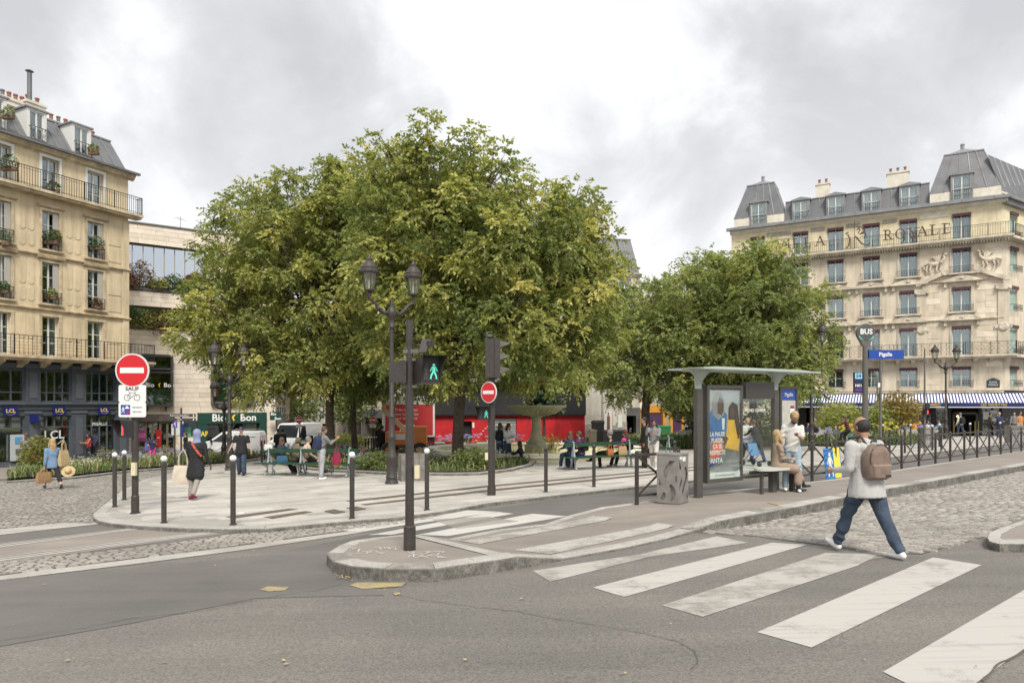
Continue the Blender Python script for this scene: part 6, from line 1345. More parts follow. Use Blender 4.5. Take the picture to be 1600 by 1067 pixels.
# benches
BG = mat('bench_green', (.012,.06,.028), .5, var=.3, vs=6); BI = mat('bench_iron', (.33,.36,.37), .5, var=.2, vs=10)
def bench(label, a, b, sup):
    a, b = G(*a), G(*b); d = b-a; L = d.length; ang = math.atan2(d.y, d.x); o = rootat('park_bench', label, 'bench', a, ang, 'green slatted park benches'); o.rotation_euler = (0, -math.asin(d.z/L), ang)
    for k in range(2):
        for s in (-1, 1): MB().bb(-.35, L+.35, s*(.14+.2*k)-.08, s*(.14+.2*k)+.08, .43, .465).build('seat_slat', BG, o)
    for s in (-1, 1): MB().bb(-.35, L+.35, s*.035-.02, s*.035+.02, .82, .95).build('back_slat', BG, o)
    for t in sup:
        x = L*t; m = MB()
        for s in (-1, 1):
            m.tube([(x,s*.03,.95),(x,s*.05,.7),(x,s*.07,.5),(x,s*.14,.36),(x,s*.12,.22),(x,s*.2,.1),(x,s*.24,.03)], [.035,.03,.04,.045,.03,.03,.035], 8).tube([(x,s*.08,.42),(x,s*.42,.42)], .022, 6).tube([(x,s*.12,.3),(x,s*.36,.42)], .018, 6)
            for c in range(8): a0, a1 = 2*PI*c/8, 2*PI*(c+1)/8; m.bar((x, s*.16+.07*math.cos(a0), .1+.07*math.sin(a0)), (x, s*.16+.07*math.cos(a1), .1+.07*math.sin(a1)), .025)
        m.lathe([(.05,.97),(.02,1.0)], 8, (x,0,0)).build('iron_support', BI, o, smooth=60)
    return o, a, d.normalized(), L
b1 = bench('long green park bench at the left with three seated people', (422,742), (548,745), (0, .42, 1)); b2_ = bench('green park bench with four people seen from behind, right of the fountain', (896,734), (983,729.5), (0, 1)); b3 = bench('park bench behind the two standing young men', (1012,716), (1044,714), (0, 1))
# litter bin with cut-out leaf pattern
def bin_():
    p = G(1051, 786); o = rootat('litter_bin', 'square grey-brown metal litter bin with cut-out leaf shapes, left of the bus shelter', 'litter bin', p, R(52)); m = mat('bin_metal', (.27,.255,.235), .45, .3, var=.2, vs=5); s = .44; H = .93
    for k in range(4):
        q = MB(); cut = random.Random(k)
        # panel as grid with openings
        nx_, nz = 22, 44; w = s/nx_; hh = H/nz
        for i in range(nx_):
            for j in range(nz):
                u, v = (i+.5)/nx_, (j+.5)/nz
                c = math.sin(u*13+2.4*math.sin(v*8+k))+.7*math.sin(v*10-u*6+k)
                if .1 < u < .9 and .1 < v < .88 and c > .7: continue
                q.quad((-s/2+i*w, -s/2, j*hh), (-s/2+(i+1)*w, -s/2, j*hh), (-s/2+(i+1)*w, -s/2, (j+1)*hh), (-s/2+i*w, -s/2, (j+1)*hh))
        mk('side_panel', q.mesh('side_panel', m), o, (0,0,0), k*PI/2)
    MB().bb(-s/2-.01, s/2+.01, -s/2-.01, s/2+.01, H, H+.025).bb(-s/2, s/2, -s/2, s/2, -.02, .03).build('bin_rim', m, o)
    MB().bb(-s/2+.03, s/2-.03, -s/2+.03, s/2-.03, .04, H-.02).build('bin_liner', mat('bin_bag', (.2,.19,.17), .4, var=.4, vs=8), o)
    MB().bb(-.05, .08, -s/2-.008, -s/2-.001, H-.12, H-.04).bb(-.17, -.08, -s/2-.008, -s/2-.001, H-.08, H-.03).build('sticker', WHITE, o)
bin_()
p = G(632, 751); o = rootat('planter_box', 'grey vertical-board box beside the double street lamp', 'box', p+Vector((.2,0,0)), R(20))
for i in range(4): MB().bb(-.35+i*.18, -.35+i*.18+.165, -.3, -.25, 0, .85).build('board', mat('weathered_board', (.2,.185,.165), .85, var=.3, vs=6), o)
MB().bb(-.35, .37, -.248, .3, 0, .82).build('box', MC['weathered_board'], o)
# fence
FP = [(995,787.5),(1060,781),(1130,770),(1200,762),(1269,750.5),(1305,746),(1341,741),(1375,736),(1409,731.3),(1436,727.3),(1462,724),(1485,720.8),(1507,717.8),(1527,715),(1546,712.3),(1564,709.6),(1580,707.2),(1596,705),(1611,703),(1625,701)]
def fence():
    P = [G0(a, b, .165) for a, b in FP]; sel = [0, 1]; o = rootat('pedestrian_fence', 'dark metal fence of X-braced panels along the back of the bus stop pavement', 'fence', (0,0,0))
    m = IRON
    def post(p, h=.98): MB().bb(-.028, .028, -.028, .028, -.05, h).lathe([(.038,h),(.022,h+.03)], 6).build('post', m, o, p, R(39))
    def bay(a, b):
        MB().bar(a+Vector((0,0,.93)), b+Vector((0,0,.93)), .03, .05).build('rail', m, o); MB().bar(a+Vector((0,0,.16)), b+Vector((0,0,.16)), .03, .04).build('rail', m, o)
        n = (b-a).cross(Vector((0,0,1))).normalized()*.02; MB().bar(a+Vector((0,0,.16))+n, b+Vector((0,0,.93))+n, .022, .035).build('brace', m, o); MB().bar(a+Vector((0,0,.93))-n, b+Vector((0,0,.16))-n, .022, .035).build('brace', m, o)
    for p in P: 
        if p is P[2] or p is P[3]: continue
        post(p)
    bay(P[0], P[1])
    for i in range(4, len(P)-1): bay(P[i], P[i+1])
    q = P[3]+(P[4]-P[3])*.35; bay(q, P[4]); post(q)
fence()
# leaning panel of a walking figure
a, b = G0(1289,748.5,.165), G0(1312,745,.165); d = b-a; o = rootat('leaning_panel', 'blue and yellow striped panel with a white walking figure leaning on the fence', 'panel', a+Vector((0,-.1,0)), math.atan2(d.y, d.x)); o.rotation_euler = (R(-6), 0, math.atan2(d.y, d.x)); w = d.length*1.08; hp = .78
MB().bb(0, w, 0, .015, 0, hp).build('board', mat('panel_blue', (.03,.22,.5), .5), o); MB().bb(w*.55, w*.95, -.004, -.001, 0, hp).build('yellow_band', mat('panel_yellow', (.75,.65,.06), .5), o); mb = MB()
for i in range(7): z = i*.13-.1; mb.xz([(0, max(0, z)), (w*.54, min(hp, z+.22)), (w*.54, min(hp, z+.28)), (0, max(0, z+.06))], -.004, -.001)
mb.build('dark_stripes', BLUE, o); walker(MB(), w*.3, .06, .62, -.01, -.005).bar((w*.4, -.008, .3), (w*.62, -.008, .1), .015, .004).build('walking_figure', mat('panel_cream', (.8,.8,.6), .5), o); text('Place', .04, BLACK, o, (w*.66, -.006, .66), sx=.8)
# ---------------- bus shelter ----------------
def shelter():
    a, b = G0(1091, 777, .165), G0(1211, 764, .165); d = b-a; d.z = 0; L = d.length; ang = math.atan2(d.y, d.x); o = rootat('bus_shelter', 'bus shelter with a pale flared roof, advert case, clear panels and oval bench seat', 'bus shelter', a, ang); z1 = b.z-a.z
    PM = mat('shelter_post', (.085,.08,.07), .45, .2, var=.15, vs=4); RG = mat('shelter_roof', (.36,.42,.37), .35, var=.08, vs=2)
    for x, zb in ((0, 0), (L, z1)):
        MB().bb(x-.08, x+.08, -.05, .05, zb-.03, 2.2).build('post', PM, o)
        # flared head
        v = MB(); n = 16; prof = [(.09,.05,2.2),(.1,.06,2.34),(.15,.09,2.46),(.26,.16,2.55),(.42,.3,2.6)]; vv = []
        for rx, ry, z in prof:
            for k in range(n): t = 2*PI*k/n; vv.append((x+rx*math.cos(t), ry*math.sin(t)-(.0 if z < 2.4 else .05), z))
        v.add(vv, [(i*n+j, i*n+(j+1)%n, (i+1)*n+(j+1)%n, (i+1)*n+j) for i in range(len(prof)-1) for j in range(n)]).build('post_head', RG, o, smooth=60)
    # roof: thin curved sheet, droop toward the front right corner
    nx_, ny = 20, 8; x0, x1, y0, y1 = -.24, L+1.15, -.36, .6; v = []; f = []
    for j in range(ny+1):
        for i in range(nx_+1):
            u, w = i/nx_, j/ny; x = x0+(x1-x0)*u; y = y0+(y1-y0)*w; e = min(u, 1-u, w, 1-w)
            z = 2.66-.04*(1-min(1, e*6)); v.append((x, y, z))
    n = len(v); v += [(p[0], p[1], p[2]-.035) for p in v]
    for j in range(ny):
        for i in range(nx_): q = (j*(nx_+1)+i, j*(nx_+1)+i+1, (j+1)*(nx_+1)+i+1, (j+1)*(nx_+1)+i); f += [q, tuple(k+n for k in q[::-1])]
    rim = [i for i in range(nx_+1)]+[j*(nx_+1)+nx_ for j in range(1, ny+1)]+[ny*(nx_+1)+i for i in range(nx_-1, -1, -1)]+[j*(nx_+1) for j in range(ny-1, 0, -1)]
    for k in range(len(rim)): p_, q_ = rim[k], rim[(k+1) % len(rim)]; f.append((p_, p_+n, q_+n, q_))
    mk('roof', mesh_of('roof', v, f, RG, 40), o)
    # advert case: between post and x=1.3
    ax0, ax1, az0, az1 = .16, 1.25, .28, 2.28; MB().bb(ax0, ax0+.07, -.1, .1, az0, az1).bb(ax1-.05, ax1, -.1, .1, az0, az1).bb(ax0+.07, ax1-.05, -.1, .1, az0, az0+.07).bb(ax0+.07, ax1-.05, -.1, .1, az1-.07, az1).build('advert_frame', PM, o)
    px0, px1, pz0, pz1 = ax0+.08, ax1-.06, az0+.08, az1-.1; W_ = px1-px0; H_ = pz1-pz0
    ad = MB().bb(px0, px1, -.06, .06, pz0, pz1).build('advert', mat('ad_sky', (.3,.31,.32), .5, col2=(.42,.42,.42), vs=1.5), o)
    def sh(pts, m, y, nm='advert_print'): return MB().xz([(px0+u*W_, pz0+w*H_) for u, w in pts][::-1], -.06-y-.002, -.06-y).build(nm, m, ad)
    SK = mat('ad_skin', (.10,.05,.035), .7, var=.3, vs=6); DB = mat('ad_denim', (.05,.17,.42), .7, var=.3, vs=4); OY = mat('ad_yellow', (.75,.42,.03), .6, var=.2, vs=4)
    GH = mat('ad_grey', (.3,.29,.29), .7, var=.2, vs=3)
    sh([(0,.1),(1,.1),(1,.34),(.55,.42),(0,.4)], mat('ad_rail', (.2,.2,.2), .7, var=.4, vs=3), .001)
    sh([(.0,.42),(.55,.40),(.58,.72),(.4,.8),(.1,.78),(0,.72)], DB, .003); sh([(.12,.72),(.1,.88),(.22,.97),(.38,.98),(.5,.88),(.48,.72),(.3,.66)], GH, .004); sh([(.27,.74),(.27,.86),(.34,.92),(.46,.88),(.47,.77),(.4,.71)], SK, .005)
    sh([(.52,.36),(1,.38),(1,.66),(.8,.72),(.6,.68)], OY, .006); sh([(.62,.66),(.63,.8),(.75,.87),(.92,.83),(1,.6),(.98,.35),(.9,.5),(.82,.66)], mat('ad_hair', (.05,.025,.02), .8), .007); sh([(.68,.68),(.68,.77),(.76,.8),(.82,.75),(.8,.67)], SK, .008)
    sh([(.35,.4),(.6,.36),(.64,.44),(.42,.52)], SK, .009); sh([(.5,.34),(.95,.3),(.98,.44),(.6,.44)], OY, .010); sh([(.42,.55),(.48,.55),(.5,.68),(.4,.68)], WHITE, .0105)
    OA = mat('ad_orange', (.8,.17,.02), .5, col2=(.75,.04,.02), vs=3); sh([(.02,.22),(.3,.24),(.45,.34),(.4,.42),(.14,.43)], OA, .011); sh([(0,.12),(.3,.2),(.35,.26),(.02,.23)], mat('ad_darkblue', (.02,.06,.3), .5), .011)
    sh([(.1,.1),(.6,.2),(.95,.2),(.98,.1),(.6,.05)], GH, .009)
    text('LA PAUSE\nPLAISIR,\nÇA SE\nRESPECTE', .125, WHITE, ad, (px0+W_*.26, -.076, pz0+H_*.395), bold=.03, sx=.85); text('FANTA', .15, WHITE, ad, (px0+W_*.2, -.076, pz0+H_*.2), bold=.03, sx=.9)
    sh([(0,0),(1,0),(1,.07),(0,.07)], WHITE, .012); text('Pour votre santé, évitez de manger trop gras, trop sucré', .032, BLACK, ad, (px0+W_*.5, -.076, pz0+H_*.035), sx=.8)
    MB().bb(px0-.01, px1+.01, -.098, -.092, pz0-.01, pz1+.01).build('advert_glass', SHGLASS, o)
    # clear back panels
    for x0_, x1_ in ((ax1+.04, ax1+.66), (ax1+.68, L-.14)): MB().bb(x0_, x1_, -.006, .006, .42, 2.0).build('glass_panel', SHGLASS, o)
    MB().bb(ax1, L-.1, -.03, .03, .3, .36).build('rail', PM, o); MB().bb(ax1+.15, L-.09, -.05, .05, 2.0, 2.36).build('header_box', mat('shelter_smoke', (.04,.035,.03), .2), o)
    text('PONO GAWER', .11, CURTW, o, (L*.72, -.02, 1.75), sx=.9)
    # oval seat with legs
    sx0, sx1 = L*.53, L*1.02; n = 20; pts = [((sx0+sx1)/2+(sx1-sx0)/2*math.copysign(abs(math.cos(2*PI*k/n))**.6, math.cos(2*PI*k/n)), -.42+.24*math.sin(2*PI*k/n)) for k in range(n)]
    MB().prism(pts, .50+z1*.6, .55+z1*.6).build('seat', mat('seat_pale', (.5,.52,.46), .4), o); MB().bb(sx0+.1, sx0+.16, -.46, -.4, 0, .5).bb(sx0+.1, sx1-.05, -.2, -.14, .4, .47).build('seat_leg', PM, o); MB().bb(L*.78-.07, L*.78+.07, -.4, -.28, 0, .5+z1*.5).build('seat_leg', PM, o)
    MB().bb(sx1-.12, sx1-.04, -.5, -.4, z1, .5).build('seat_leg', PM, o)
    # timetable case on the far side of post two
    m = MB().bb(L+.14, L+.2, -.04, .04, .5, 2.28).bb(L+.72, L+.78, -.04, .04, .5, 2.28).bb(L+.2, L+.72, -.04, .04, 2.22, 2.28).bb(L+.2, L+.72, -.04, .04, .5, .56).build('map_case', PM, o)
    MB().bb(L+.2, L+.72, -.01, .01, .56, 2.22).build('route_map', mat('map_paper', (.52,.49,.43), .6, col2=(.38,.38,.36), vs=7), m); MB().bb(L+.2, L+.72, -.02, -.012, 1.98, 2.22).build('map_header', BLUE, m); text('Pigalle', .12, WHITE, m, (L+.46, -.025, 2.1)); MB().bb(L+.52, L+.66, -.02, -.012, 1.5, 1.85).bb(L+.52, L+.66, -.02, -.012, 1.0, 1.42).build('timetable', WHITE, m)
    MB().bb(L+.52, L+.66, -.023, -.021, 1.79, 1.85).bb(L+.52, L+.66, -.023, -.021, 1.44, 1.48).build('timetable_band', mat('maroon', (.25,.02,.06), .5), m)
    return o
shelter()
# bus stop post
p = PD(1352, 17.5, .165); o = rootat('bus_stop_post', 'tall grey bus stop post with round BUS head and blue Pigalle name plate', 'bus stop sign', p); D = p.y; zz = lambda py: CZ-(py-HOR)/F*D-p.z; TAU = mat('post_taupe', (.12,.11,.098), .5, .1)
MB().tube([(0,0,0),(0,0,zz(540))], [.085,.062], 14).build('post', TAU, o); c = zz(520); r = .228
hd = MB().xz([(r*math.cos(a), c+r*math.sin(a)) for a in [R(-30+k*12) for k in range(21)]]+[(-.065, zz(541)), (.065, zz(541))], -.05, .05).build('sign_head', TAU, o)
disc(MB(), (0, c), r*.9, -.056, -.051).build('head_face', mat('bus_grey', (.075,.08,.08), .4), hd); text('BUS', .185, WHITE, hd, (0, -.06, c+.02), bold=.03)
pts = [(r*.86*math.cos(R(a)), c+r*.86*math.sin(R(a))) for a in range(200, 341, 14)]; ptm = [(r*.86*math.cos(R(a)), c-.1+r*.55*math.sin(R(a))+.03) for a in range(340, 199, -14)]
MB().xz(pts+ptm, -.0605, -.057).build('head_stripe', mat('bus_jade', (.2,.7,.62), .4), hd); pw = MB().bb(.08, .97, -.04, .02, zz(561), zz(547)).build('name_plate', BLUE, o); text('Pigalle', .135, WHITE, pw, (.5, -.043, zz(554)), bold=.025)
ln = MB().bb(-.3, -.08, -.04, .02, zz(614), zz(582)).build('line_panel', mat('panel_navy', (.015,.02,.05), .4), o); MB().bb(-.28, -.1, -.045, -.041, zz(592), zz(583)).build('line_number_back', mat('line_blue', (.25,.55,.8), .4), ln); text('54', .13, BLACK, ln, (-.19, -.047, zz(587.5)), bold=.02); text('N01', .1, WHITE, ln, (-.19, -.043, zz(602.5)), bold=.02)
MB().bb(-.28, -.1, -.045, -.041, zz(611), zz(607)).build('line_stripe', mat('purple_band', (.12,.03,.25), .4), ln)
# light pole with ladder-like camera arm
p = PD(1376, 26, .1); o = rootat('camera_mast', 'thin steel mast with a white camera box right of the bus stop post', 'mast', p); D = p.y; zz = lambda py: CZ-(py-HOR)/F*D-p.z
MB().tube([(0,0,0),(0,0,zz(546))], [.06,.035], 10).build('pole', STEEL, o); MB().bb(-.12, -.04, -.05, .05, zz(605), zz(598)).build('camera', WHITE, o); MB().bb(-.14, -.1, -.02, .02, zz(640), zz(590)).build('arm', STEEL, o)
for k in range(5): MB().bb(-.14, .02, -.02, .02, zz(600+k*9), zz(599+k*9)).build('bracket', STEEL, o)
p = G(1445, 706); o = rootat('pedestrian_light', 'thin light pole with red standing figure in front of the cafe terrace', 'traffic light', p); D = p.y; zz = lambda py: CZ-(py-HOR)/F*D-p.z
MB().tube([(0,0,0),(0,0,zz(545))], [.05,.03], 8).build('pole', STEEL, o); MB().bb(.0, .18, -.1, .1, zz(640), zz(630)).build('signal_back', BLACK, o); ped_head(o, .03, -.1, zz(648), .26, .26, .15, 0, True, True)
# utility cabinets
for l, px, py, w, D in (('grey graffiti-covered utility cabinet in front of the cafe terrace', 1449, 700, .75, 36), ('low grey utility cabinet at the right edge by the cafe', 1586, 694, .95, 38)):
    p = G(px, py); o = rootat('utility_cabinet', l, 'cabinet', p, R(10), 'utility cabinets'); MB().bb(-w/2, w/2, -.2, .2, 0, 1.0).build('body', mat('cabinet_grey', (.25,.24,.22), .7, var=.3, vs=4), o); MB().bb(-w/2-.03, w/2+.03, -.23, .23, 1.0, 1.05).build('lid', MC['cabinet_grey'], o); MB().bb(-.01, .01, -.205, -.2, .05, .95).build('door_gap', BLACK, o); text('12 14\n16 JC', .16, BLACK, o, (-.1, -.206, .6), rot=(PI/2, .2, 0))
# direction signs at left
p = G(283, 738); o = rootat('direction_sign', 'thin brown post with two rows of dark direction blades in front of the stone building', 'signpost', p); D = p.y; zz = lambda py: CZ-(py-HOR)/F*D-p.z
MB().tube([(0,0,0),(0,0,zz(637))], .035, 8).build('post', IRON, o)
for z0, t_ in ((649, 'Avenue de la République'), (655.5, 'Pigalle')): 
    b = MB().bb(-.6, .6, -.05, -.02, zz(z0+2.3), zz(z0-2.3)).build('sign_blade', IRON, o); text(t_, .085, WHITE, b, (-.05, -.052, zz(z0)), sx=.9); MB().bb(.5, .54, -.056, -.05, zz(z0+1.2), zz(z0-1.2)).build('pictogram', WHITE, b)
p = G(273, 738); o = rootat('small_sign', 'small blue end-of-zone sign on its own dark post, left of the direction sign', 'sign', p); MB().tube([(0,0,0),(0,0,zz(660))], .03, 8).build('post', IRON, o); b = MB().bb(-.07, .12, -.05, -.035, zz(670), zz(660)).build('sign_face', BLUE, o); MB().xz([(-.05, zz(669)), (-.03, zz(669)), (.1, zz(661)), (.08, zz(661))], -.056, -.051).build('red_bar', RED, b); walker(MB(), .03, zz(668.5), .2, -.0545, -.051).build('white_figure', WHITE, b)
# far no-entry signs
for l, px, ps, r, D, tp2 in (('distant no-entry sign above the white van in the side street', 468, 656, 5.5, 41, False), ('no-entry sign with blue square above it, right of the rear tree trunk', 583, 656, 6, 40, True)):
    p = PD(px, D); o = rootat('no_entry_post', l, 'sign', p, 0, 'distant no-entry signs'); zz = lambda py: CZ-(py-HOR)/F*D-p.z; MB().tube([(0,0,0),(0,0,zz(642 if tp2 else 651))], .04, 8).build('post', IRON, o); no_entry(o, 0, zz(ps), r/F*D, -.1); b = MB().bb(-.18, .18, -.1, -.08, zz(668), zz(662.5)).build('sign_plate', WHITE, o); text('SAUF', .1, BLACK, b, (0, -.102, zz(665.3)))
    if tp2: b = MB().bb(-.13, .13, -.1, -.08, zz(649), zz(639)).build('blue_square', BLUE, o); walker(MB(), 0, zz(648), .3, -.106, -.101).build('white_figure', WHITE, b)
# cones
CO = mat('cone_orange', (.75,.13,.03), .6)
cone0 = None
for i, (px, D) in enumerate(((565,40),(568,39),(571,41.5),(594.5,39.5),(603,41),(622,38),(630,39),(574,43))):
    p = PD(px, D, .02)
    if cone0 is None:
        cone0 = mk('traffic_cone', None, None, p); MB().lathe([(.14,.03),(.03,.5),(.02,.52)], 12).build('cone', CO, cone0); MB().bb(-.18, .18, -.18, .18, 0, .03).build('base', CO, cone0); MB().lathe([(.108,.2),(.075,.33)], 12).lathe([(.06,.38),(.045,.45)], 12).build('white_band', WHITE, cone0); o = cone0
    else: o = copy_thing(cone0, p, 0)
    tag(o, ['leftmost traffic cone by the row of far bollards', 'traffic cone nearest the camera in the left cluster behind the hedge', 'third traffic cone of the left cluster, slightly further back', 'single traffic cone left of the man in black by the lamp', 'traffic cone right of the man in black by the lamp', 'traffic cone left of the orange lift wheel', 'traffic cone right of the orange lift wheel', 'rearmost traffic cone of the left cluster'][i], 'traffic cone', 'orange and white traffic cones')
far0 = None
for i in range(12):
    px = 571+i*4.6; p = PD(px, 44+(i % 3)*.4, .02)
    if far0 is None: far0 = mk('bollard', None, None, p); MB().tube([(0,0,0),(0,0,1.0)], .045, 6).build('post', IRON, far0); MB().ball((0,0,1.06), .06, 8, 6).build('ball_cap', WHITE, far0); o = far0
    else: o = copy_thing(far0, p, 0)
    tag(o, 'one of the row of small distant white-topped bollards right of the rear tree trunk', 'bollard', 'row of distant bollards by the construction zone')
# ---------------- fountain ----------------
def fountain():
    c = PD(838, 33.5, PH); o = rootat('fountain', 'stone fountain with a wide bowl on a fluted pillar in a shallow pale yellow basin', 'fountain', c); S_ = mat('fountain_stone', (.46,.43,.29), .8, col2=(.33,.31,.2), vs=2.5, bump=.3, bs=20); BY = mat('basin_yellow', (.8,.73,.45), .8, col2=(.82,.8,.66), vs=1.2)
    n = 48; ax, ay = 5.3, 4.2
    def rg(k, s, z): return (ax*s*math.cos(2*PI*k/n), ay*s*math.sin(2*PI*k/n), z)
    v = []; rings = [(1, 0), (1, .3), (1.035, .32), (1.035, .42), (.93, .42), (.93, .1)]
    for s, z in rings: v += [rg(k, s, z) for k in range(n)]
    f = [(i*n+j, i*n+(j+1)%n, (i+1)*n+(j+1)%n, (i+1)*n+j) for i in range(len(rings)-1) for j in range(n)]; mk('basin_wall', mesh_of('basin_wall', v, f, BY, 30), o)
    ed = MB()
    for k in range(24):
        a0, a1 = 2*PI*(k+.02)/24, 2*PI*(k+.98)/24; P = [(ax*s*math.cos(a), ay*s*math.sin(a)) for s, a in ((1.045, a0), (1.045, a1), (.92, a1), (.92, a0))]; MB().prism(P, .425, .5).build('coping_stone', mat('coping', (.78,.75,.64), .8, var=.12, vs=3), o)
    MB().add([rg(k, .93, .12) for k in range(n)], [tuple(range(n))]).build('water', mat('basin_water', (.42,.42,.22), .15), o)
    MB().prism([(.62*math.cos(2*PI*(k+.5)/8), .62*math.sin(2*PI*(k+.5)/8)) for k in range(8)], 0, .5).build('plinth', mat('plinth_yellow', (.5,.45,.24), .8, var=.2, vs=3), o)
    MB().lathe([(.58,.5),(.58,.62),(.5,.66),(.5,.78),(.4,.84),(.32,.98),(.27,1.1)], 12).build('pillar_base', S_, o, smooth=30)
    v = []; m = 32
    for z, r in ((1.1,.27),(1.3,.24),(1.75,.215),(1.95,.22)): v += [((r-.018*(k % 2))*math.cos(2*PI*k/m), (r-.018*(k % 2))*math.sin(2*PI*k/m), z) for k in range(m)]
    MB().add(v, [(i*m+j, i*m+(j+1)%m, (i+1)*m+(j+1)%m, (i+1)*m+j) for i in range(3) for j in range(m)]).build('pillar', S_, o)
    MB().lathe([(.22,1.95),(.3,1.99),(.3,2.03),(.5,2.08),(.95,2.2),(1.28,2.4),(1.4,2.46),(1.48,2.5),(1.48,2.56),(1.4,2.56),(1.1,2.42),(.2,2.36)], 40).build('bowl', S_, o, smooth=40)
    v = MB()
    for k in range(28): a = 2*PI*k/28; v.tube([(.55*math.cos(a), .55*math.sin(a), 2.09),(.92*math.cos(a), .92*math.sin(a), 2.19),(1.24*math.cos(a), 1.24*math.sin(a), 2.37)], [.03,.045,.03], 5)
    v.build('bowl_fluting', S_, o)
fountain()
# cafe terrace furniture
TW = mat('table_white', (.6,.6,.58), .5); CHW = mat('chair_rattan', (.3,.2,.1), .7)
t0 = None
for i, px in enumerate((1288,1302,1345,1385,1425,1452,1465)):
    p = PD(px, 48.5+(i % 2)*.8, .1)
    if t0 is None:
        t0 = mk('cafe_table', None, None, p); MB().lathe([(.35,.72),(.35,.75)], 16).build('table_top', TW, t0); MB().tube([(0,0,0),(0,0,.72)], .03, 6).lathe([(.2,0),(.05,.03)], 10).build('table_leg', IRON, t0); o = t0
    else: o = copy_thing(t0, p, 0)
    tag(o, ['cafe table nearest the yellow flowers at the left of the terrace', 'cafe table beside the blue-shirted guest at the left of the terrace', 'cafe table hidden behind the walking man head', 'cafe table beside the man in the navy cap', 'cafe table beside the person in the orange sweater', 'cafe table left of the denim-jacket guest', 'cafe table right of the denim-jacket guest'][i], 'table', 'small round cafe terrace tables')
o = rootat('terrace_screen', 'low white canvas screen along the left half of the cafe terrace', 'screen', PD(1272, 47.5, .1), fv.ang)
for i in range(4): MB().bb(i*1.55, i*1.55+1.5, -.02, .02, .15, .95).build('screen_panel', TW, o); MB().bb(i*1.55-.03, i*1.55, -.03, .03, 0, 1.0).build('post', IRON, o)
# bins by the white gable
for l, px, D, w, h, m in (('tall dark box against the peeling white wall', 934, 46.5, .7, 1.9, BROWNB), ('grey wheeled bin in front of the white wall behind the bench', 959, 45, 1.3, 1.25, mat('wheelie_grey', (.1,.105,.11), .5)), ('green wheeled bin between the orange shops', 1036, 56, 1.1, 1.4, mat('wheelie_green', (.02,.15,.05), .5)), ('cream electric cabinet left of the tall dark box', 926, 46.4, .4, 1.3, CRM)):
    p = PD(px, D); o = rootat('street_container', l, 'container', p, R(8)); MB().xz([(-w*.46, .08), (w*.46, .08), (w/2, h*.88), (-w/2, h*.88)], -.35, .35).build('body', m, o); MB().yz([(-.38, h*.88), (.38, h*.88), (.36, h*.95), (-.2, h), (-.38, h*.93)], -w/2-.03, w/2+.03).build('lid', m, o)
    for s in (-1, 1): MB().lathe([(.08,-.03),(.08,.03)], 10).build('wheel', BLACK, o, (s*w*.4, -.36, .08))
# bottle and litter
o = rootat('green_bottle', 'green glass bottle standing on the paving under the right bench', 'bottle', G(962, 728)); MB().lathe([(.035,0),(.035,.18),(.013,.24),(.013,.3)], 12).build('glass', mat('bottle_green', (.05,.4,.12), .15), o)
o = rootat('paper_scrap', 'small white scrap lying on the paving right of the nearest bollard', 'litter', G(372, 802)); MB().bb(0, .12, -.04, .04, 0, .015).build('scrap', WHITE, o)
# ---------------- people ----------------
SKL = mat('skin_light', (.52,.33,.24), .55); SKM = mat('skin_medium', (.36,.2,.125), .55); SKD = mat('skin_dark', (.12,.06,.035), .55)
HB = mat('hair_black', (.018,.014,.012), .6, bump=.5, bs=90); HBR = mat('hair_brown', (.09,.05,.03), .6, bump=.5, bs=90); HG = mat('hair_grey', (.2,.19,.18), .7, bump=.5, bs=90); HBL = mat('hair_blonde', (.5,.36,.19), .6, col2=(.3,.2,.1), vs=14, bump=.5, bs=90)
EYE = mat('eye_dark', (.02,.015,.012), .3); LIP = mat('lip', (.3,.1,.08), .5); SOLE = mat('shoe_sole', (.6,.6,.58), .6)
def cloth(name, c, var=.2, vs=10): return mat('cloth_'+name, c, .88, var=var, vs=vs, bump=.35, bs=16)
def queue_skin(name, parts_mb, m, parent, vox, extra=None, sm=3): SKINS.append((name, parts_mb, m, parent, vox, extra, sm))
class Ell(MB):
    def loft(s, pts, rl, rd, lat, n=12, cap=True, flat0=False):
        """elliptical loft: lateral radius rl along 'lat', depth radius rd, rounded ends"""
        pts = [Vector(p) for p in pts]; lat = Vector(lat).normalized()
        rl = list(rl) if isinstance(rl, (list, tuple)) else [rl]*len(pts); rd = list(rd) if isinstance(rd, (list, tuple)) else [rd]*len(pts)
        if cap:
            t0 = (pts[0]-pts[1]).normalized(); t1 = (pts[-1]-pts[-2]).normalized(); a = min(rl[0], rd[0]); b = min(rl[-1], rd[-1])
            P0 = [] if flat0 else [pts[0]+t0*a*.85, pts[0]+t0*a*.55]; q0 = () if flat0 else (.3, .8)
            pts = P0+pts+[pts[-1]+t1*b*.55, pts[-1]+t1*b*.85]; rl = [rl[0]*k for k in q0]+rl+[rl[-1]*.8, rl[-1]*.3]; rd = [rd[0]*k for k in q0]+rd+[rd[-1]*.8, rd[-1]*.3]
        v = []
        for i, p in enumerate(pts):
            t = (pts[min(i+1, len(pts)-1)]-pts[max(0, i-1)]).normalized(); l = lat-t*lat.dot(t)
            l = l.normalized() if l.length > .05 else t.orthogonal().normalized(); d = t.cross(l)
            for j in range(n): a = 2*PI*j/n; v.append(p+l*math.cos(a)*rl[i]+d*math.sin(a)*rd[i])
        k = len(pts); f = [(i*n+j, i*n+(j+1)%n, (i+1)*n+(j+1)%n, (i+1)*n+j) for i in range(k-1) for j in range(n)]+[tuple(range(n-1, -1, -1)), tuple(range((k-1)*n, k*n))]
        return s.add(v, f)
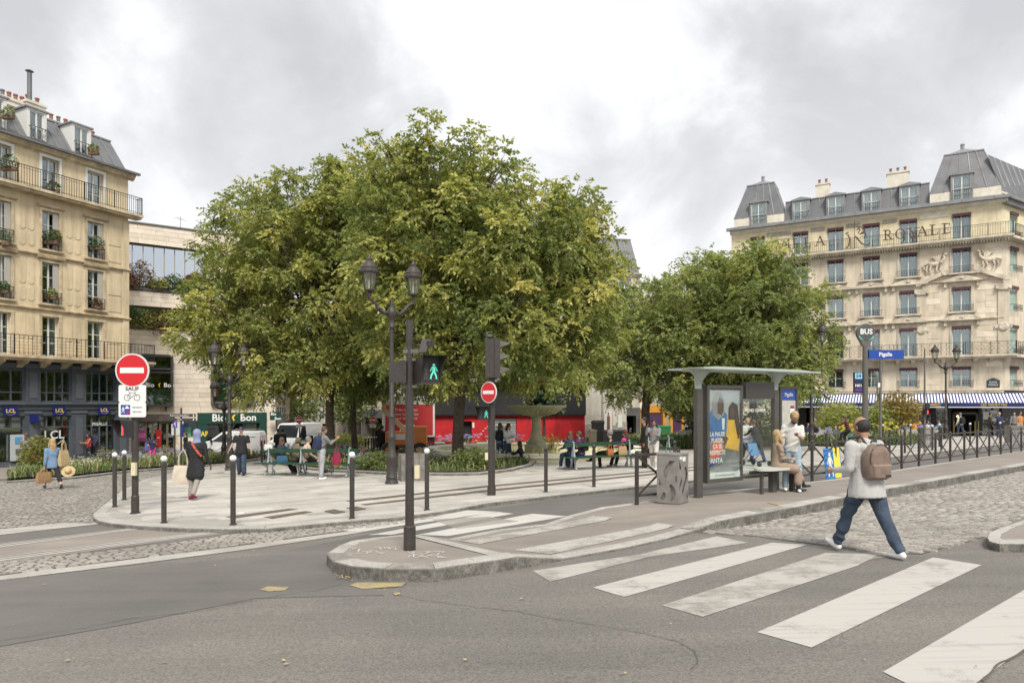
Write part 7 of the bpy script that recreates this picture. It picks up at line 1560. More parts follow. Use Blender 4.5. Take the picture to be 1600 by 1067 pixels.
def person(label, p, H=1.75, yaw=0, legs=((0,0,3),(0,0,3)), arms=((4,8,12,0),(4,8,12,0)), lean=0, hyaw=0, hpit=0, hip=None, skin=SKL, top=None, sleeve='long', bottom=None, bstyle='trousers', shoes=None, hair='short', hm=HB, beard=False, coat=0, build_=1.0, cat='person', group=None, vox=None, hood=False, lift=(0,0), topm2=None, twist=0, shoe_pitch=(0,0), hem=0, neckm=None):
    s = H/1.75; o = rootat('person', label, cat, p, R(yaw), group); vox = vox or .026*s
    W = build_; hz = .93*s
    def dirv(pitch, out, sd): a, b = R(pitch), R(out); return Vector((sd*math.sin(b), math.sin(a)*math.cos(b), -math.cos(a)*math.cos(b)))
    J = {}; low = 9
    for k, sd in ((0, -1), (1, 1)):
        th, kn, sp = legs[k]; h0 = Vector((sd*.088*s, 0, 0)); k0 = h0+dirv(th, sp, sd)*.43*s; a0 = k0+dirv(th-kn, sp*.6, sd)*.42*s; J['h', k], J['k', k], J['a', k] = h0, k0, a0
        fp = R(shoe_pitch[k]); J['f', k] = Vector((0, math.cos(fp), math.sin(fp))); low = min(low, a0.z-.085*s+min(0, .17*s*math.sin(fp)))
    z = hip if hip is not None else -low
    sh = Vector((0, 0, z))
    for key in list(J):
        if key[0] in 'hka': J[key] = J[key]+sh
    pel = Vector((0, 0, z)); ln = R(lean); up = Vector((0, math.sin(ln), math.cos(ln))); fw = Vector((0, math.cos(ln), -math.sin(ln))); X = Vector((1, 0, 0))
    ct, st = math.cos(R(twist)), math.sin(R(twist)); XS = Vector((ct, st, 0))
    def T(h, f=0): return pel+up*h*s+fw*f*s
    neck = T(.54, .01); shw = .175*s*W
    for k, sd in ((0, -1), (1, 1)):
        ap, ao, ae, ai = arms[k]; s0 = T(.475)+XS*sd*shw; dd = dirv(ap, ao, sd); e0 = s0+dd*.285*s; a, b = R(ap+ae), R(ao-ai); fd = Vector((sd*math.sin(b), math.sin(a)*math.cos(b), -math.cos(a)*math.cos(b))); w0 = e0+fd*.25*s
        J['s', k], J['e', k], J['w', k], J['fd', k] = s0, e0, w0, fd
    # head frame
    hd = R(hpit); Rz = Matrix.Rotation(R(hyaw), 3, 'Z'); hf = Rz @ Vector((0, math.cos(hd), -math.sin(hd))); hu = Rz @ Vector((0, math.sin(hd), math.cos(hd))); hx = Rz @ X
    hb = neck+up*.045*s; hc = hb+hu*.115*s+hf*.025*s
    def HP(x, y, zz): return hc+hx*x*s+hf*y*s+hu*zz*s
    M3 = Matrix((hx, hf, hu)).transposed(); HM = M3.to_4x4()
    # ---- body (one continuous surface)
    b = Ell(); b.loft([T(-.02), T(.12), T(.3), T(.44), T(.5)], [.13*s*W,.12*s*W,.135*s*W,.145*s*W,.09*s*W], [.09*s*W,.085*s*W,.095*s*W,.09*s*W,.065*s], X); b.loft([T(.48, .0), neck, hb+hu*.05*s], .052*s, .055*s, X, 10)
    b.ball(HP(0, -.005, .025), (.075*s, .095*s, .105*s), 14, 10, HM); b.ball(HP(0, .03, -.055), (.052*s, .06*s, .055*s), 12, 8, HM); b.ball(HP(0, .098, -.012), (.013*s, .02*s, .024*s), 8, 6, HM)
    for sd in (-1, 1): b.ball(HP(sd*.077, -.01, -.005), (.012*s, .02*s, .032*s), 8, 6, HM)
    for k in (0, 1):
        b.loft([J['s', k], J['s', k].lerp(J['e', k], .5), J['e', k]], [.045*s*W, .042*s*W, .034*s*W], [.045*s*W, .042*s*W, .034*s*W], X, 10); b.loft([J['e', k], J['e', k].lerp(J['w', k], .35), J['w', k]], [.036*s, .037*s, .024*s], [.036*s, .035*s, .02*s], X, 10)
        b.loft([J['h', k], J['h', k].lerp(J['k', k], .5), J['k', k]], [.078*s*W, .068*s*W, .05*s], [.085*s*W, .07*s*W, .052*s], X, 10); b.loft([J['k', k], J['k', k].lerp(J['a', k], .35), J['a', k]], [.048*s, .052*s, .032*s], [.05*s, .055*s, .036*s], X, 10)
        b.ball(J['a', k]+J['f', k]*.05*s-Vector((0, 0, .045*s)), (.035*s, .09*s, .03*s), 8, 6)
        fd = J['fd', k]; w = J['w', k]; b.loft([w, w+fd*.05*s, w+fd*.09*s], [.026*s, .036*s, .034*s], [.02*s, .018*s, .014*s], fw if abs(fd.z) > .6 else Vector((0,0,1)), 10)
    ex = MB()
    for k, sd in ((0, -1), (1, 1)):     # five fingers per hand, slightly curled
        fd = J['fd', k]; w = J['w', k]; sp = (fw if abs(fd.z) > .6 else Vector((0,0,1))); sp = (sp-fd*sp.dot(fd)).normalized(); cu = fd.cross(sp)*(-1 if (fd.cross(sp)).dot(X*sd) > 0 else 1)
        for q, (off, L) in enumerate(((-.024,.058),(-.008,.072),(.008,.077),(.023,.07))):
            r0 = w+fd*.085*s+sp*off*s; ex.tube([r0-fd*.02*s, r0+fd*L*.45*s+cu*.008*s, r0+fd*L*.75*s+cu*.022*s, r0+fd*L*.9*s+cu*.038*s], [.0095*s,.009*s,.008*s,.006*s], 6)
        t0 = w+fd*.03*s+sp*.03*s; ex.tube([t0-sp*.015*s, t0+sp*.02*s+fd*.025*s+cu*.008*s, t0+sp*.022*s+fd*.06*s+cu*.018*s], [.012*s,.0105*s,.007*s], 6)
    queue_skin('body', b, skin, o, vox, ex)
    # face
    for sd in (-1, 1):
        MB().ball(HP(sd*.031, .083, .018), (.011*s,.006*s,.007*s), 8, 6, HM).build('eye', EYE, o); MB().ball(HP(sd*.032, .088, .038), (.017*s,.006*s,.004*s), 8, 5, HM).build('eyebrow', hm if hair != 'hijab' else HB, o)
    MB().ball(HP(0, .086, -.05), (.022*s,.006*s,.006*s), 8, 5, HM).build('mouth', LIP, o)
    # hair
    h = Ell()
    if hair in ('short', 'bald', 'curly', 'cap', 'hood', 'hijab', 'long', 'bun', 'bob', 'fro', 'ponytail'):
        g = .012 if hair in ('short', 'bald', 'cap') else .02; g = .04 if hair == 'fro' else g
        if hair == 'bald': h.ball(HP(0, -.026, .012), (.084*s, .099*s, .096*s), 14, 10, HM)
        else: h.ball(HP(0, -.022, .042), ((.077+g*.8)*s, (.09+g*.8)*s, (.092+g)*s), 14, 10, HM); h.ball(HP(0, -.045, -.0), (.078*s, .065*s, .085*s), 12, 8, HM)
        if hair in ('long', 'bob', 'ponytail'):
            L = .42 if hair == 'long' else .2; w_ = .085 if hair != 'ponytail' else .03
            back = [HP(0, -.06, .03), HP(0, -.085, -.06), HP(0, -.09, -.12)-Vector((0, 0, 0)), HP(0, -.095, -.12)-up*L*.4*s, HP(0, -.09, -.12)-up*L*.75*s]; h.loft(back, [.07*s, w_*1.05*s, w_*1.1*s, w_*s, w_*.6*s], [.05*s,.045*s,.04*s,.035*s,.02*s], hx)
            if hair == 'long':
                for sd in (-1, 1): h.loft([HP(sd*.07, -.01, .04), HP(sd*.085, .0, -.05), HP(sd*.09, .01, -.14), HP(sd*.09, .03, -.14)-up*.16*s], [.03*s,.032*s,.03*s,.015*s], [.04*s,.04*s,.035*s,.02*s], hx)
        if hair == 'bun': h.ball(HP(0, -.09, .1), .045*s, 10, 8)
        if hair == 'curly':
            rr = random.Random(int(p.x*100))
            for q in range(26): a, e = rr.uniform(0, 2*PI), rr.uniform(.2, 1.4); h.ball(HP(.08*math.cos(a)*math.cos(e), -.01+.09*math.sin(a)*math.cos(e), .05+.095*math.sin(e)), .024*s, 6, 5)
        if hair == 'hijab': h.ball(HP(0, -.01, .03), (.1*s, .112*s, .122*s), 14, 10, HM); h.loft([HP(0, -.02, -.02), HP(0, -.02, -.12), T(.47, .0)], [.09*s, .085*s, .13*s], [.09*s, .08*s, .085*s], hx)
        if hair == 'hood': h.ball(HP(0, -.02, .02), (.11*s, .12*s, .135*s), 14, 10, HM)
        queue_skin('headscarf' if hair == 'hijab' else ('hood' if hair == 'hood' else ('cap' if hair == 'cap' else 'hair')), h, hm, o, .02*s if vox > .02 else vox, None, 2)
        if hair == 'cap': MB().ball(HP(0, .1, .055), (.07*s,.07*s,.012*s), 12, 6, HM).build('cap_peak', hm, o)
    if beard: bd = Ell(); bd.ball(HP(0, .04, -.07), (.055*s,.06*s,.045*s), 12, 8, HM); bd.ball(HP(0, .07, -.045), (.035*s,.03*s,.015*s), 10, 6, HM); queue_skin('beard', bd, HB, o, .018*s, None, 2)
    # clothes
    if top is not None:
        t = Ell(); e = .018*s; zb = -.06-hem; t.loft([T(zb), T(.05), T(.2), T(.36), T(.46), T(.515)], [(.17*W+hem*.22)*s+e*.6, (.153*W+hem*.16)*s+e*.4, .15*s*W+e*.4, .165*s*W+e*.3, .165*s*W, .085*s], [(.135*W+hem*.55)*s, (.125*W+hem*.3)*s, .115*s*W, .12*s*W, .1*s*W, .07*s], XS, 16, flat0=True)
        if coat:     # long coat or skirt part hanging from the waist
            kz = [J['k', 0], J['k', 1]]; mid = (kz[0]+kz[1])/2
            for f_ in (.5, 1.0): pass
            for k in (0, 1): t.loft([T(.02)+X*(k-.5)*.1*s, J['h', k].lerp(J['k', k], .5), J['h', k].lerp(J['k', k], coat)], [.13*s*W, .125*s*W, .13*s*W], [.12*s*W, .12*s*W, .12*s*W], X, 12)
            t.loft([T(.0), T(0).lerp(mid, .5), T(0).lerp(mid, coat)], [.15*s*W, .16*s*W, .18*s*W], [.11*s*W, .12*s*W, .12*s*W], X, 14)
        ends = {'long': 1.0, 'short': 0, 'none': -1}[sleeve]
        for k in (0, 1):
            S0, E0, W0 = J['s', k], J['e', k], J['w', k]
            if ends > 0: t.loft([S0, S0.lerp(E0, .5), E0], [.066*s*W, .06*s*W, .052*s], [.066*s*W, .06*s*W, .054*s], X, 12); t.loft([E0, E0.lerp(W0, .5), E0.lerp(W0, .93)], [.053*s, .048*s, .038*s], [.053*s, .048*s, .04*s], X, 12)
            elif ends == 0: t.loft([S0, S0.lerp(E0, .35), S0.lerp(E0, .72)], [.056*s*W, .055*s*W, .054*s*W], [.056*s*W, .055*s*W, .054*s*W], X, 12)
        if hood: t.loft([T(.44, -.09)+X*-.1*s, T(.43, -.13), T(.44, -.09)+X*.1*s], .06*s, .045*s, up, 10); t.loft([T(.5, -.06)+X*-.07*s, T(.47, -.11), T(.5, -.06)+X*.07*s], .05*s, .045*s, up, 10)
        queue_skin('dress' if bstyle == 'dress' else ('coat' if coat else 'top'), t, top, o, vox)
    if bottom is not None:
        t = Ell(); t.loft([T(-.08), T(.0), T(.07)], [.14*s*W, .155*s*W, .142*s*W], [.1*s*W, .112*s*W, .1*s*W], X, 14)
        lo = {'trousers': .94, 'shorts': -.0, 'crop': .6, 'wide': .94}.get(bstyle, .94); k0 = 1.35 if bstyle == 'wide' else 1.08
        for k in (0, 1):
            A_, K_, H_ = J['a', k], J['k', k], J['h', k]; t.loft([H_+Vector((0,0,.02*s)), H_.lerp(K_, .5), K_ if lo > 0 else H_.lerp(K_, .85)], [.096*s*W, .086*s*W, .069*s*k0], [.105*s*W, .09*s*W, .073*s*k0], X, 12)
            if lo > 0: t.loft([K_, K_.lerp(A_, .45), K_.lerp(A_, lo)], [.067*s*k0, .064*s*k0, .06*s*k0], [.071*s*k0, .067*s*k0, .066*s*k0], X, 12)
        queue_skin('shorts' if lo <= 0 else 'trousers', t, bottom, o, vox)
    if shoes is not None:
        for k in (0, 1):
            a = J['a', k]; f_ = J['f', k]; n_ = Vector((0, -f_.z, f_.y)); q = Ell(); c = a-n_*.045*s
            q.loft([c-f_*.045*s, c+f_*.03*s, c+f_*.12*s, c+f_*.175*s], [.036*s,.042*s,.045*s,.036*s], [.042*s,.045*s,.032*s,.024*s], X, 10); q.loft([c-f_*.01*s, a+n_*.015*s], [.04*s,.04*s], [.048*s,.045*s], X, 10)
            queue_skin('shoe', q, shoes, o, .014*s if H > 1.5 and vox < .02 else .022*s, None, 1)
    J['T'] = T; J['o'] = o; J['HP'] = HP; J['fw'] = fw; J['up'] = up; J['s_'] = s; return o, J
def wpt(o, v): return o.location+Matrix.Rotation(o.rotation_euler.z, 3, 'Z') @ Vector(v)
def backpack(label, o, J, m, m2=None, sc=1.0, side=0):
    b = rootat('backpack', label, 'backpack', wpt(o, J['T'](.29, -.135)+Vector((side, 0, 0))), o.rotation_euler.z); m2 = m2 or m; w, h = .155*sc, .22*sc
    out = [(-w, -h*.85), (-w*.8, -h), (w*.8, -h), (w, -h*.85), (w*1.02, h*.25), (w*.9, h*.62), (w*.6, h*.9), (w*.2, h), (-w*.2, h), (-w*.6, h*.9), (-w*.9, h*.62), (-w*1.02, h*.25)]
    v, f = [], []; n = len(out)
    for y, k in ((.05, .97), (.0, 1), (-.07, .99), (-.115, .86), (-.13, .6)): v += [(x*k, y*sc, z*k-.01) for x, z in out]
    f = [(i*n+j, (i+1)*n+j, (i+1)*n+(j+1)%n, i*n+(j+1)%n) for i in range(4) for j in range(n)]+[tuple(range(n-1, -1, -1)), tuple(range(4*n, 5*n))]
    mk('bag_body', mesh_of('bag_body', v, f, m, 60), b)
    v = []
    P = [(-w*.82, -h*.88), (w*.82, -h*.88), (w*.86, -h*.25), (-w*.86, -h*.25)]; MB().add([(x*k, y*sc, z) for y, k in ((-.09, 1), (-.135, .97), (-.15, .85)) for x, z in P], [(i*4+j, (i+1)*4+j, (i+1)*4+(j+1)%4, i*4+(j+1)%4) for i in range(2) for j in range(4)]+[(8,9,10,11)]).build('front_pocket', m, b, smooth=50)
    MB().bb(-w*.86, w*.86, -.138*sc, -.06, -h*.25, -h*.15).build('pocket_flap', m2, b); MB().tube([(-.03,.03,h*.95),(-.03,.01,h*1.1),(.03,.01,h*1.1),(.03,.03,h*.95)], .009, 6).build('handle', BLACK, b)
    up = .52-.23
    for s_ in (-1, 1): MB().tube([(s_*w*.45,.03,h*.8),(s_*w*.65,.1,up),(s_*w*.8,.26,up-.02),(s_*w*.95,.33,up-.2),(s_*w*1.05,.22,-.1),(s_*w*.95,.06,-h*.75)], .017, 6).build('shoulder_strap', BLACK, b)
    return b
def tote(label, loc, rz, m, w=.34, h=.36, m2=None, strap=.3, name='tote_bag', cat='bag'):
    b = rootat(name, label, cat, loc, rz); MB().add([(-w/2,-.05,0),(w/2,-.05,0),(w/2,.05,0),(-w/2,.05,0),(-w*.47,-.02,h),(w*.47,-.02,h),(w*.47,.02,h),(-w*.47,.02,h),(-w*.55,-.07,h*.4),(w*.55,-.07,h*.4),(w*.55,.07,h*.4),(-w*.55,.07,h*.4)], [(0,1,9,8),(8,9,5,4),(1,2,10,9),(9,10,6,5),(2,3,11,10),(10,11,7,6),(3,0,8,11),(11,8,4,7),(3,2,1,0),(4,5,6,7)]).build('bag_body', m, b, smooth=50)
    if strap: 
        for y in (-.02, .02): MB().tube([(-w*.25,y,h),(-w*.22,y,h+strap*.6),(0,y,h+strap),(w*.22,y,h+strap*.6),(w*.25,y,h)], .01, 5).build('strap', m2 or m, b)
    return b
C = cloth
JEAN = mat('denim_blue', (.02,.032,.058), .85, col2=(.055,.08,.12), vs=6, bump=.5, bs=14); JEANL = mat('denim_light', (.32,.42,.5), .85, var=.2, vs=6, bump=.3, bs=14); HOOD = C('grey_marl', (.43,.425,.41), .15, 5); TAUPE = C('taupe', (.2,.145,.115)); TAUPEL = C('taupe_light', (.3,.225,.18)); WSH = mat('white_shoe', (.75,.75,.74), .5); BKC = C('black', (.016,.016,.018)); NVC = C('navy', (.02,.03,.075)); WHC = C('white', (.62,.61,.58), .08); GRC = C('grey', (.2,.2,.2)); BEI_ = C('beige_knit', (.3,.22,.17), .1); BSH = mat('black_leather', (.015,.015,.015), .35); CHK = C('chalk_pink', (.5,.38,.3)); PUR = C('purple', (.13,.025,.13)); PNK = C('pink', (.7,.06,.3)); KHK = C('khaki', (.13,.11,.07)); ORG = C('orange', (.75,.3,.02)); REDC = C('red', (.6,.03,.03)); DEN = C('light_denim', (.16,.25,.38)); BRN = C('brown', (.07,.045,.03))
# walking man in front, from behind
p0 = (G0(1400, 877)+G0(1312, 858))/2; p0.z = gz(p0.x, p0.y)
o, J = person('man seen from behind striding over the crossing, grey hoodie, blue jeans and white trainers', p0+Vector((.0,.0,.012)), 1.78, 16, legs=((27,4,2),(-22,10,3)), arms=((-8,12,88,8),(2,12,14,0)), lean=3, hyaw=6, hpit=8, skin=SKM, top=HOOD, bottom=JEAN, shoes=WSH, hair='bald', hm=HB, hood=True, build_=1.15, vox=.0155, shoe_pitch=(16,-6), hem=.1)
BP_ = backpack('taupe-brown backpack worn by the walking man in the grey hoodie', o, J, TAUPE, TAUPEL, 1.0)
MB().tube([(.15*math.sin(R(a)), -.1, .03+.18*math.cos(R(a))) for a in range(-115, 116, 23)], .006, 5).bb(.03, .11, -.155, -.147, -.185, -.16).build('zip_and_patch', BLACK, BP_)
MB().tube([(0,0,-.2),(.01,-.02,-.34),(-.01,-.03,-.5),(.0,-.03,-.62)], .012, 5).tube([(.17,0,-.05),(.21,-.02,-.14),(.2,-.02,-.22)], .008, 5).build('hanging_strap', BLACK, BP_)
# man at the shelter
o, J = person('bearded man with bleached curls in white t-shirt looking at a phone by the bus shelter', G(1238, 768), 1.74, 165, legs=((4,0,3),(-3,6,4)), arms=((16,2,95,28),(-6,12,22,0)), lean=9, hyaw=12, hpit=38, skin=SKM, top=WHC, sleeve='short', bottom=JEANL, shoes=WSH, hair='curly', hm=HBL, beard=True, build_=1.0, vox=.02)
ph = rootat('phone', 'dark phone held by the man in the white t-shirt', 'phone', wpt(o, J['w',0]+J['fd',0]*.1+Vector((0,.03,.03))), o.rotation_euler.z); MB().bb(-.037,.037,-.07,.07,-.004,.004).build('phone_body', BLACK, ph)
# seated woman
ps = G(1203, 766); o, J = person('seated woman with long ombre hair, beige dress and black boots, in the bus shelter', ps+Vector((.02,-.35,0)), 1.62, -92, legs=((84,58,-2),(80,78,4)), arms=((30,6,55,25),(8,4,75,20)), lean=2, hyaw=8, hpit=-14, hip=.57, skin=SKL, top=BEI_, bstyle='dress', coat=.88, shoes=BSH, hair='long', hm=HBL, vox=.02)
dr = Ell(); 
for k in (0, 1): dr.loft([J['k',k], J['k',k].lerp(J['a',k], .4), J['k',k].lerp(J['a',k], .72)], [.068,.075,.085], [.07,.078,.09], (1,0,0), 12)
queue_skin('dress_hem', dr, BEI_, o, .022); bt = Ell()
for k in (0, 1): bt.loft([J['k',k].lerp(J['a',k], .78), J['a',k]], [.05,.048], [.052,.055], (1,0,0), 10)
queue_skin('boot_shaft', bt, BSH, o, .018)
bg = rootat('clutch_bag', 'small black bag on the lap of the seated woman', 'bag', wpt(o, J['T'](.06, .22)), o.rotation_euler.z); MB().ball((0,0,0), (.13,.08,.045), 12, 8).build('bag_body', BSH, bg, smooth=60)
# behind the glass
G2 = lambda px, py: G(px, py)
o, J = person('blonde woman in white shirt and sunglasses walking behind the bus shelter glass', G2(1168, 721), 1.7, 190, legs=((14,10,2),(-12,14,2)), arms=((40,6,45,10),(-8,8,20,0)), skin=SKL, top=WHC, bottom=BKC, shoes=GRC, hair='bob', hm=HBL, hem=.1)
o, J = person('person in a black coat bending over a pushchair behind the bus shelter glass', G2(1185, 722), 1.68, 30, legs=((20,5,2),(-10,8,2)), arms=((40,4,30,5),(42,4,30,5)), lean=22, skin=SKM, top=BKC, bottom=BKC, shoes=BSH, hair='short', hm=HBR, coat=.5)
def pram(p, rz):
    o = rootat('pushchair', 'blue-framed pushchair behind the bus shelter glass', 'pushchair', p, rz); mb = MB()
    for sx in (-.22, .22): mb.tube([(sx,-.45,.12),(sx,.0,.4),(sx,.45,.95)], .015, 6).tube([(sx,.4,.12),(sx,-.1,.6)], .015, 6)
    mb.tube([(-.22,.45,.95),(.22,.45,.95)], .018, 6).build('frame', BLUE, o)
    for sx in (-.22, .22):
        for y in (-.45, .4): MB().lathe([(.03,-.02),(.1,-.02),(.11,0),(.1,.02),(.03,.02)], 14).build('wheel', BLACK, o, (sx, y, .11)).rotation_euler = (0, PI/2, 0)
    MB().add([(-.2,-.3,.4),(.2,-.3,.4),(.2,.05,.36),(-.2,.05,.36),(-.2,.2,.8),(.2,.2,.8)], [(0,1,2,3),(3,2,5,4)]).build('seat', mat('pram_blue', (.12,.25,.4), .8), o)
pram(G2(1181, 728), R(20))
o, J = person('man in an olive jacket seen through the shelter glass behind the white-shirted woman', G2(1172, 702), 1.85, 170, skin=SKL, top=C('olive', (.14,.14,.09)), bottom=GRC, shoes=BSH, hair='short', hm=HBR)
# two men standing
person('young man in a black jacket and brown trousers standing left of the one in grey', G2(1007, 731), 1.8, 95, arms=((4,6,8,0),(2,6,10,0)), skin=SKM, top=BKC, bottom=BRN, shoes=BSH, hair='short', hm=HB, hyaw=10)
o, J = person('young man in grey hoodie and white trousers with a hand at his face', G2(1022, 733), 1.76, 155, legs=((16,10,2),(-12,12,2)), arms=((30,6,75,20),(50,8,105,20)), skin=SKM, top=GRC, bottom=C('offwhite', (.55,.5,.45)), shoes=WSH, hair='short', hm=HB, hpit=22, hyaw=10)
# bench people
def on_bench(B, t, label, side=1, yo=0, **kw):
    a, d, L = B[1], B[2], B[3]; n = Vector((-d.y, d.x, 0)); q = a+d*L*t+n*.24*side; q.z = gtop(q.x, q.y); kw.setdefault('legs', ((82,75,4),(80,78,4))); y = math.degrees(math.atan2(d.y, d.x))+(0 if side > 0 else 180)+yo
    return person(label, q, kw.pop('H', 1.7), y, hip=.56, **kw)
on_bench(b2_, .02, 'bench sitter in a dark navy coat, leftmost of the four on the right bench', yo=10, top=NVC, bottom=NVC, shoes=WSH, hair='bob', hm=HBR, arms=((25,8,55,10),(25,8,55,10)), lean=6)
o, J = on_bench(b2_, .2, 'bench sitter in a purple top leaning on the navy-coated neighbour', yo=35, top=PUR, bottom=NVC, shoes=TAUPEL, hair='short', hm=HBR, arms=((30,8,55,10),(20,8,55,10)), lean=8, legs=((75,70,10),(60,40,14)))
backpack('black backpack of the bench sitter in purple', o, J, BKC, sc=.95)
on_bench(b2_, .72, 'curly grey-haired woman in a black sleeveless dress on the right bench', yo=65, top=BKC, sleeve='none', bottom=BKC, shoes=BSH, hair='fro', hm=HG, arms=((25,8,70,10),(20,10,50,10)), legs=((88,35,2),(75,80,2)))
o, J = on_bench(b2_, 1.0, 'bench sitter in a bright pink top at the right end of the bench', yo=30, top=PNK, bottom=BKC, shoes=TAUPEL, hair='bob', hm=C('auburn', (.1,.03,.02)), arms=((25,8,55,10),(25,8,55,10)), legs=((75,60,10),(75,55,14)))
backpack('dark backpack of the bench sitter in pink', o, J, BKC, sc=.95)
tote('beige shoulder bag between the grey-haired woman and the sitter in pink', wpt(o, Vector((-.42,-.1,.45))), 0, C('tan', (.42,.27,.15)), .28, .34, strap=.1); tote('tan leather handbag beside the grey-haired woman', wpt(o, Vector((-1.0,.1,.47))), .4, C('tan_leather', (.35,.12,.04)), .22, .25, strap=.15)
on_bench(b3, .6, 'seated person in dark clothes half hidden behind the standing young men', yo=20, top=NVC, bottom=NVC, shoes=BSH, hair='short', hm=HB)
on_bench(b1, .06, 'bench sitter with dark hair and navy jacket at the left end of the left bench', yo=-5, top=NVC, bottom=BKC, shoes=TAUPE, hair='bob', hm=HBR, arms=((25,8,60,10),(40,8,55,10)), legs=((75,50,-6),(75,55,14)), lean=8)
on_bench(b1, .26, 'hooded bench sitter in khaki between the navy jacket and the beige shirt', yo=10, top=KHK, bottom=BKC, shoes=BSH, hair='hood', hm=KHK, lean=18)
on_bench(b1, .38, 'heavyset man in a beige polo shirt and shorts on the left bench', yo=-30, top=CHK, sleeve='short', bottom=BKC, bstyle='shorts', shoes=BSH, hair='short', hm=HG, lean=12, build_=1.25, H=1.78, arms=((20,12,40,5),(10,12,50,5)), legs=((82,40,4),(82,50,6)))
tote('blue fabric bag on the left bench beside the navy jacket', b1[1]+b1[2]*.7+Vector((0,-.2,.47)), .5, C('petrol', (.03,.1,.17)), .35, .25, strap=0)
tote('off-white paper cone held up at the left end of the left bench', b1[1]+b1[2]*.05+Vector((-.15,.1,.9)), .6, WHC, .25, .22, strap=0, name='paper_bag')
o, J = person('person in a light grey suit standing by the left bench with a backpack', G(502, 749), 1.72, -50, legs=((4,0,3),(-3,3,3)), arms=((30,8,75,10),(40,8,85,10)), skin=SKL, top=GRC, bottom=C('pale_grey', (.35,.36,.37)), shoes=WSH, hair='short', hm=HBR, lean=6, hpit=10, build_=1.05)
backpack('navy backpack with coloured patches worn by the standing person in grey', o, J, NVC, sc=1.0)
tote('crimson cloth bag hanging from the hand of the person in grey', wpt(o, Vector((.1,.48,.45))), 1, C('crimson', (.3,.02,.06)), .24, .4, strap=.22)
# walkers on the square
o, J = person('big man in black t-shirt, wide blue jeans and cap walking towards the camera', G(377, 742.5), 1.78, 185, legs=((10,6,3),(-8,10,3)), arms=((-2,16,14,0),(4,20,20,0)), skin=SKL, top=BKC, sleeve='short', bottom=JEAN, bstyle='wide', shoes=BSH, hair='cap', hm=NVC, build_=1.17, beard=False, hem=.08)
o, J = person('walker seen from behind in a long black coat with a lilac headscarf and maroon trainers', G(307, 780), 1.68, -8, legs=((-4,0,3),(-16,18,3)), arms=((4,10,22,0),(0,14,12,0)), skin=SKD, top=BKC, bottom=C('stone', (.3,.27,.24)), shoes=C('maroon', (.2,.02,.06)), hair='hijab', hm=C('lilac', (.24,.27,.43), .1), coat=.82, build_=1.12, vox=.022, shoe_pitch=(0,-16))
q = Ell(); T_ = J['T']; st_ = [T_(.5,-.02)+Vector((-.1,0,0)), T_(.46,-.11)+Vector((-.04,0,0)), T_(.36,-.148)+Vector((.05,0,0)), T_(.24,-.15)+Vector((.14,0,0)), T_(.16,-.1)+Vector((.19,0,0))]; MB().tube(st_, .028, 6).build('shoulder_strap', C('patterned_strap', (.5,.1,.06), .8, 40), o)
tote('cream canvas tote hanging at the left of the walker in the black coat', wpt(o, Vector((-.34,-.02,.36))), R(0), C('canvas', (.6,.52,.42), .15, 6), .44, .46, strap=.4)
o, J = person('blonde woman in a denim shirt and black cropped trousers striding across the cobbled street', G(82, 764), 1.68, 50, legs=((32,6,1),(-30,14,1)), arms=((-14,8,14,0),(10,10,16,0)), skin=SKL, top=DEN, bottom=BKC, bstyle='crop', shoes=BSH, hair='long', hm=HBL, vox=.024, hem=.08, shoe_pitch=(8,-18))
tote('brown paper shopping bag carried by the blonde woman', wpt(o, J['w',0]+Vector((-.05,-.12,-.52))), 1.3, C('kraft', (.36,.22,.11)), .42, .34, strap=.1, name='paper_bag'); tote('straw basket on the shoulder of the blonde woman', wpt(o, Vector((.27,-.12,.72))), 1.4, C('straw', (.5,.37,.2)), .3, .5, strap=.3, name='straw_bag')
hh = rootat('straw_hat', 'round straw hat hanging from the straw basket of the blonde woman', 'hat', wpt(o, Vector((.34,-.3,.55)))); m_ = MB().lathe([(.19,0),(.1,.02),(.09,.1),(.03,.13)], 20).build('hat_body', C('straw', (.5,.37,.2)), hh, smooth=60); hh.rotation_euler = (R(60), 0, .4)
person('person at the cash machine, seen from behind in a grey jacket and black shorts', G(41, 735), 1.68, 35, arms=((25,8,75,15),(25,8,70,15)), top=GRC, bottom=BKC, bstyle='shorts', shoes=WSH, hair='bob', hm=HBR)
tote('red and white patterned bag beside the cash machine user', G(49, 735)+Vector((.1,0,.5)), .3, C('red_pattern', (.5,.06,.08), .8, 30), .3, .3, strap=.2)
p_ = PD(139, 37.5, .1); person('woman with long dark hair and a red top at the bank door', p_, 1.66, 140, arms=((25,6,70,20),(25,6,80,15)), top=REDC, sleeve='none', bottom=BKC, shoes=BSH, hair='long', hm=HB, skin=SKM)
p_ = PD(148, 37.8, .1); o, J = person('man in dark clothes and a brimmed hat beside the woman in red', p_, 1.82, 170, arms=((25,6,60,5),(35,8,60,20)), top=NVC, sleeve='short', bottom=BKC, shoes=BSH, hair='short', hm=HB, skin=SKD)
hh = rootat('brimmed_hat', 'black hat worn by the dark-dressed man at the bank door', 'hat', wpt(o, J['HP'](0, -.01, .07))); MB().lathe([(.19,0),(.11,.02),(.1,.12),(.05,.14)], 18).build('hat_body', BKC, hh, smooth=50)
person('woman in a navy top and pink shorts looking down in front of the stone building', PD(238, 36, .0), 1.62, 200, arms=((30,6,85,15),(20,6,60,20)), top=NVC, sleeve='short', bottom=PNK, bstyle='shorts', shoes=WSH, hair='bun', hm=HBR, hpit=30)
tote('blue-violet patterned bag carried by the woman in pink shorts', PD(232, 36)+Vector((0,0,.75)), 0, C('violet', (.12,.12,.35), .6, 25), .35, .4, strap=.3)
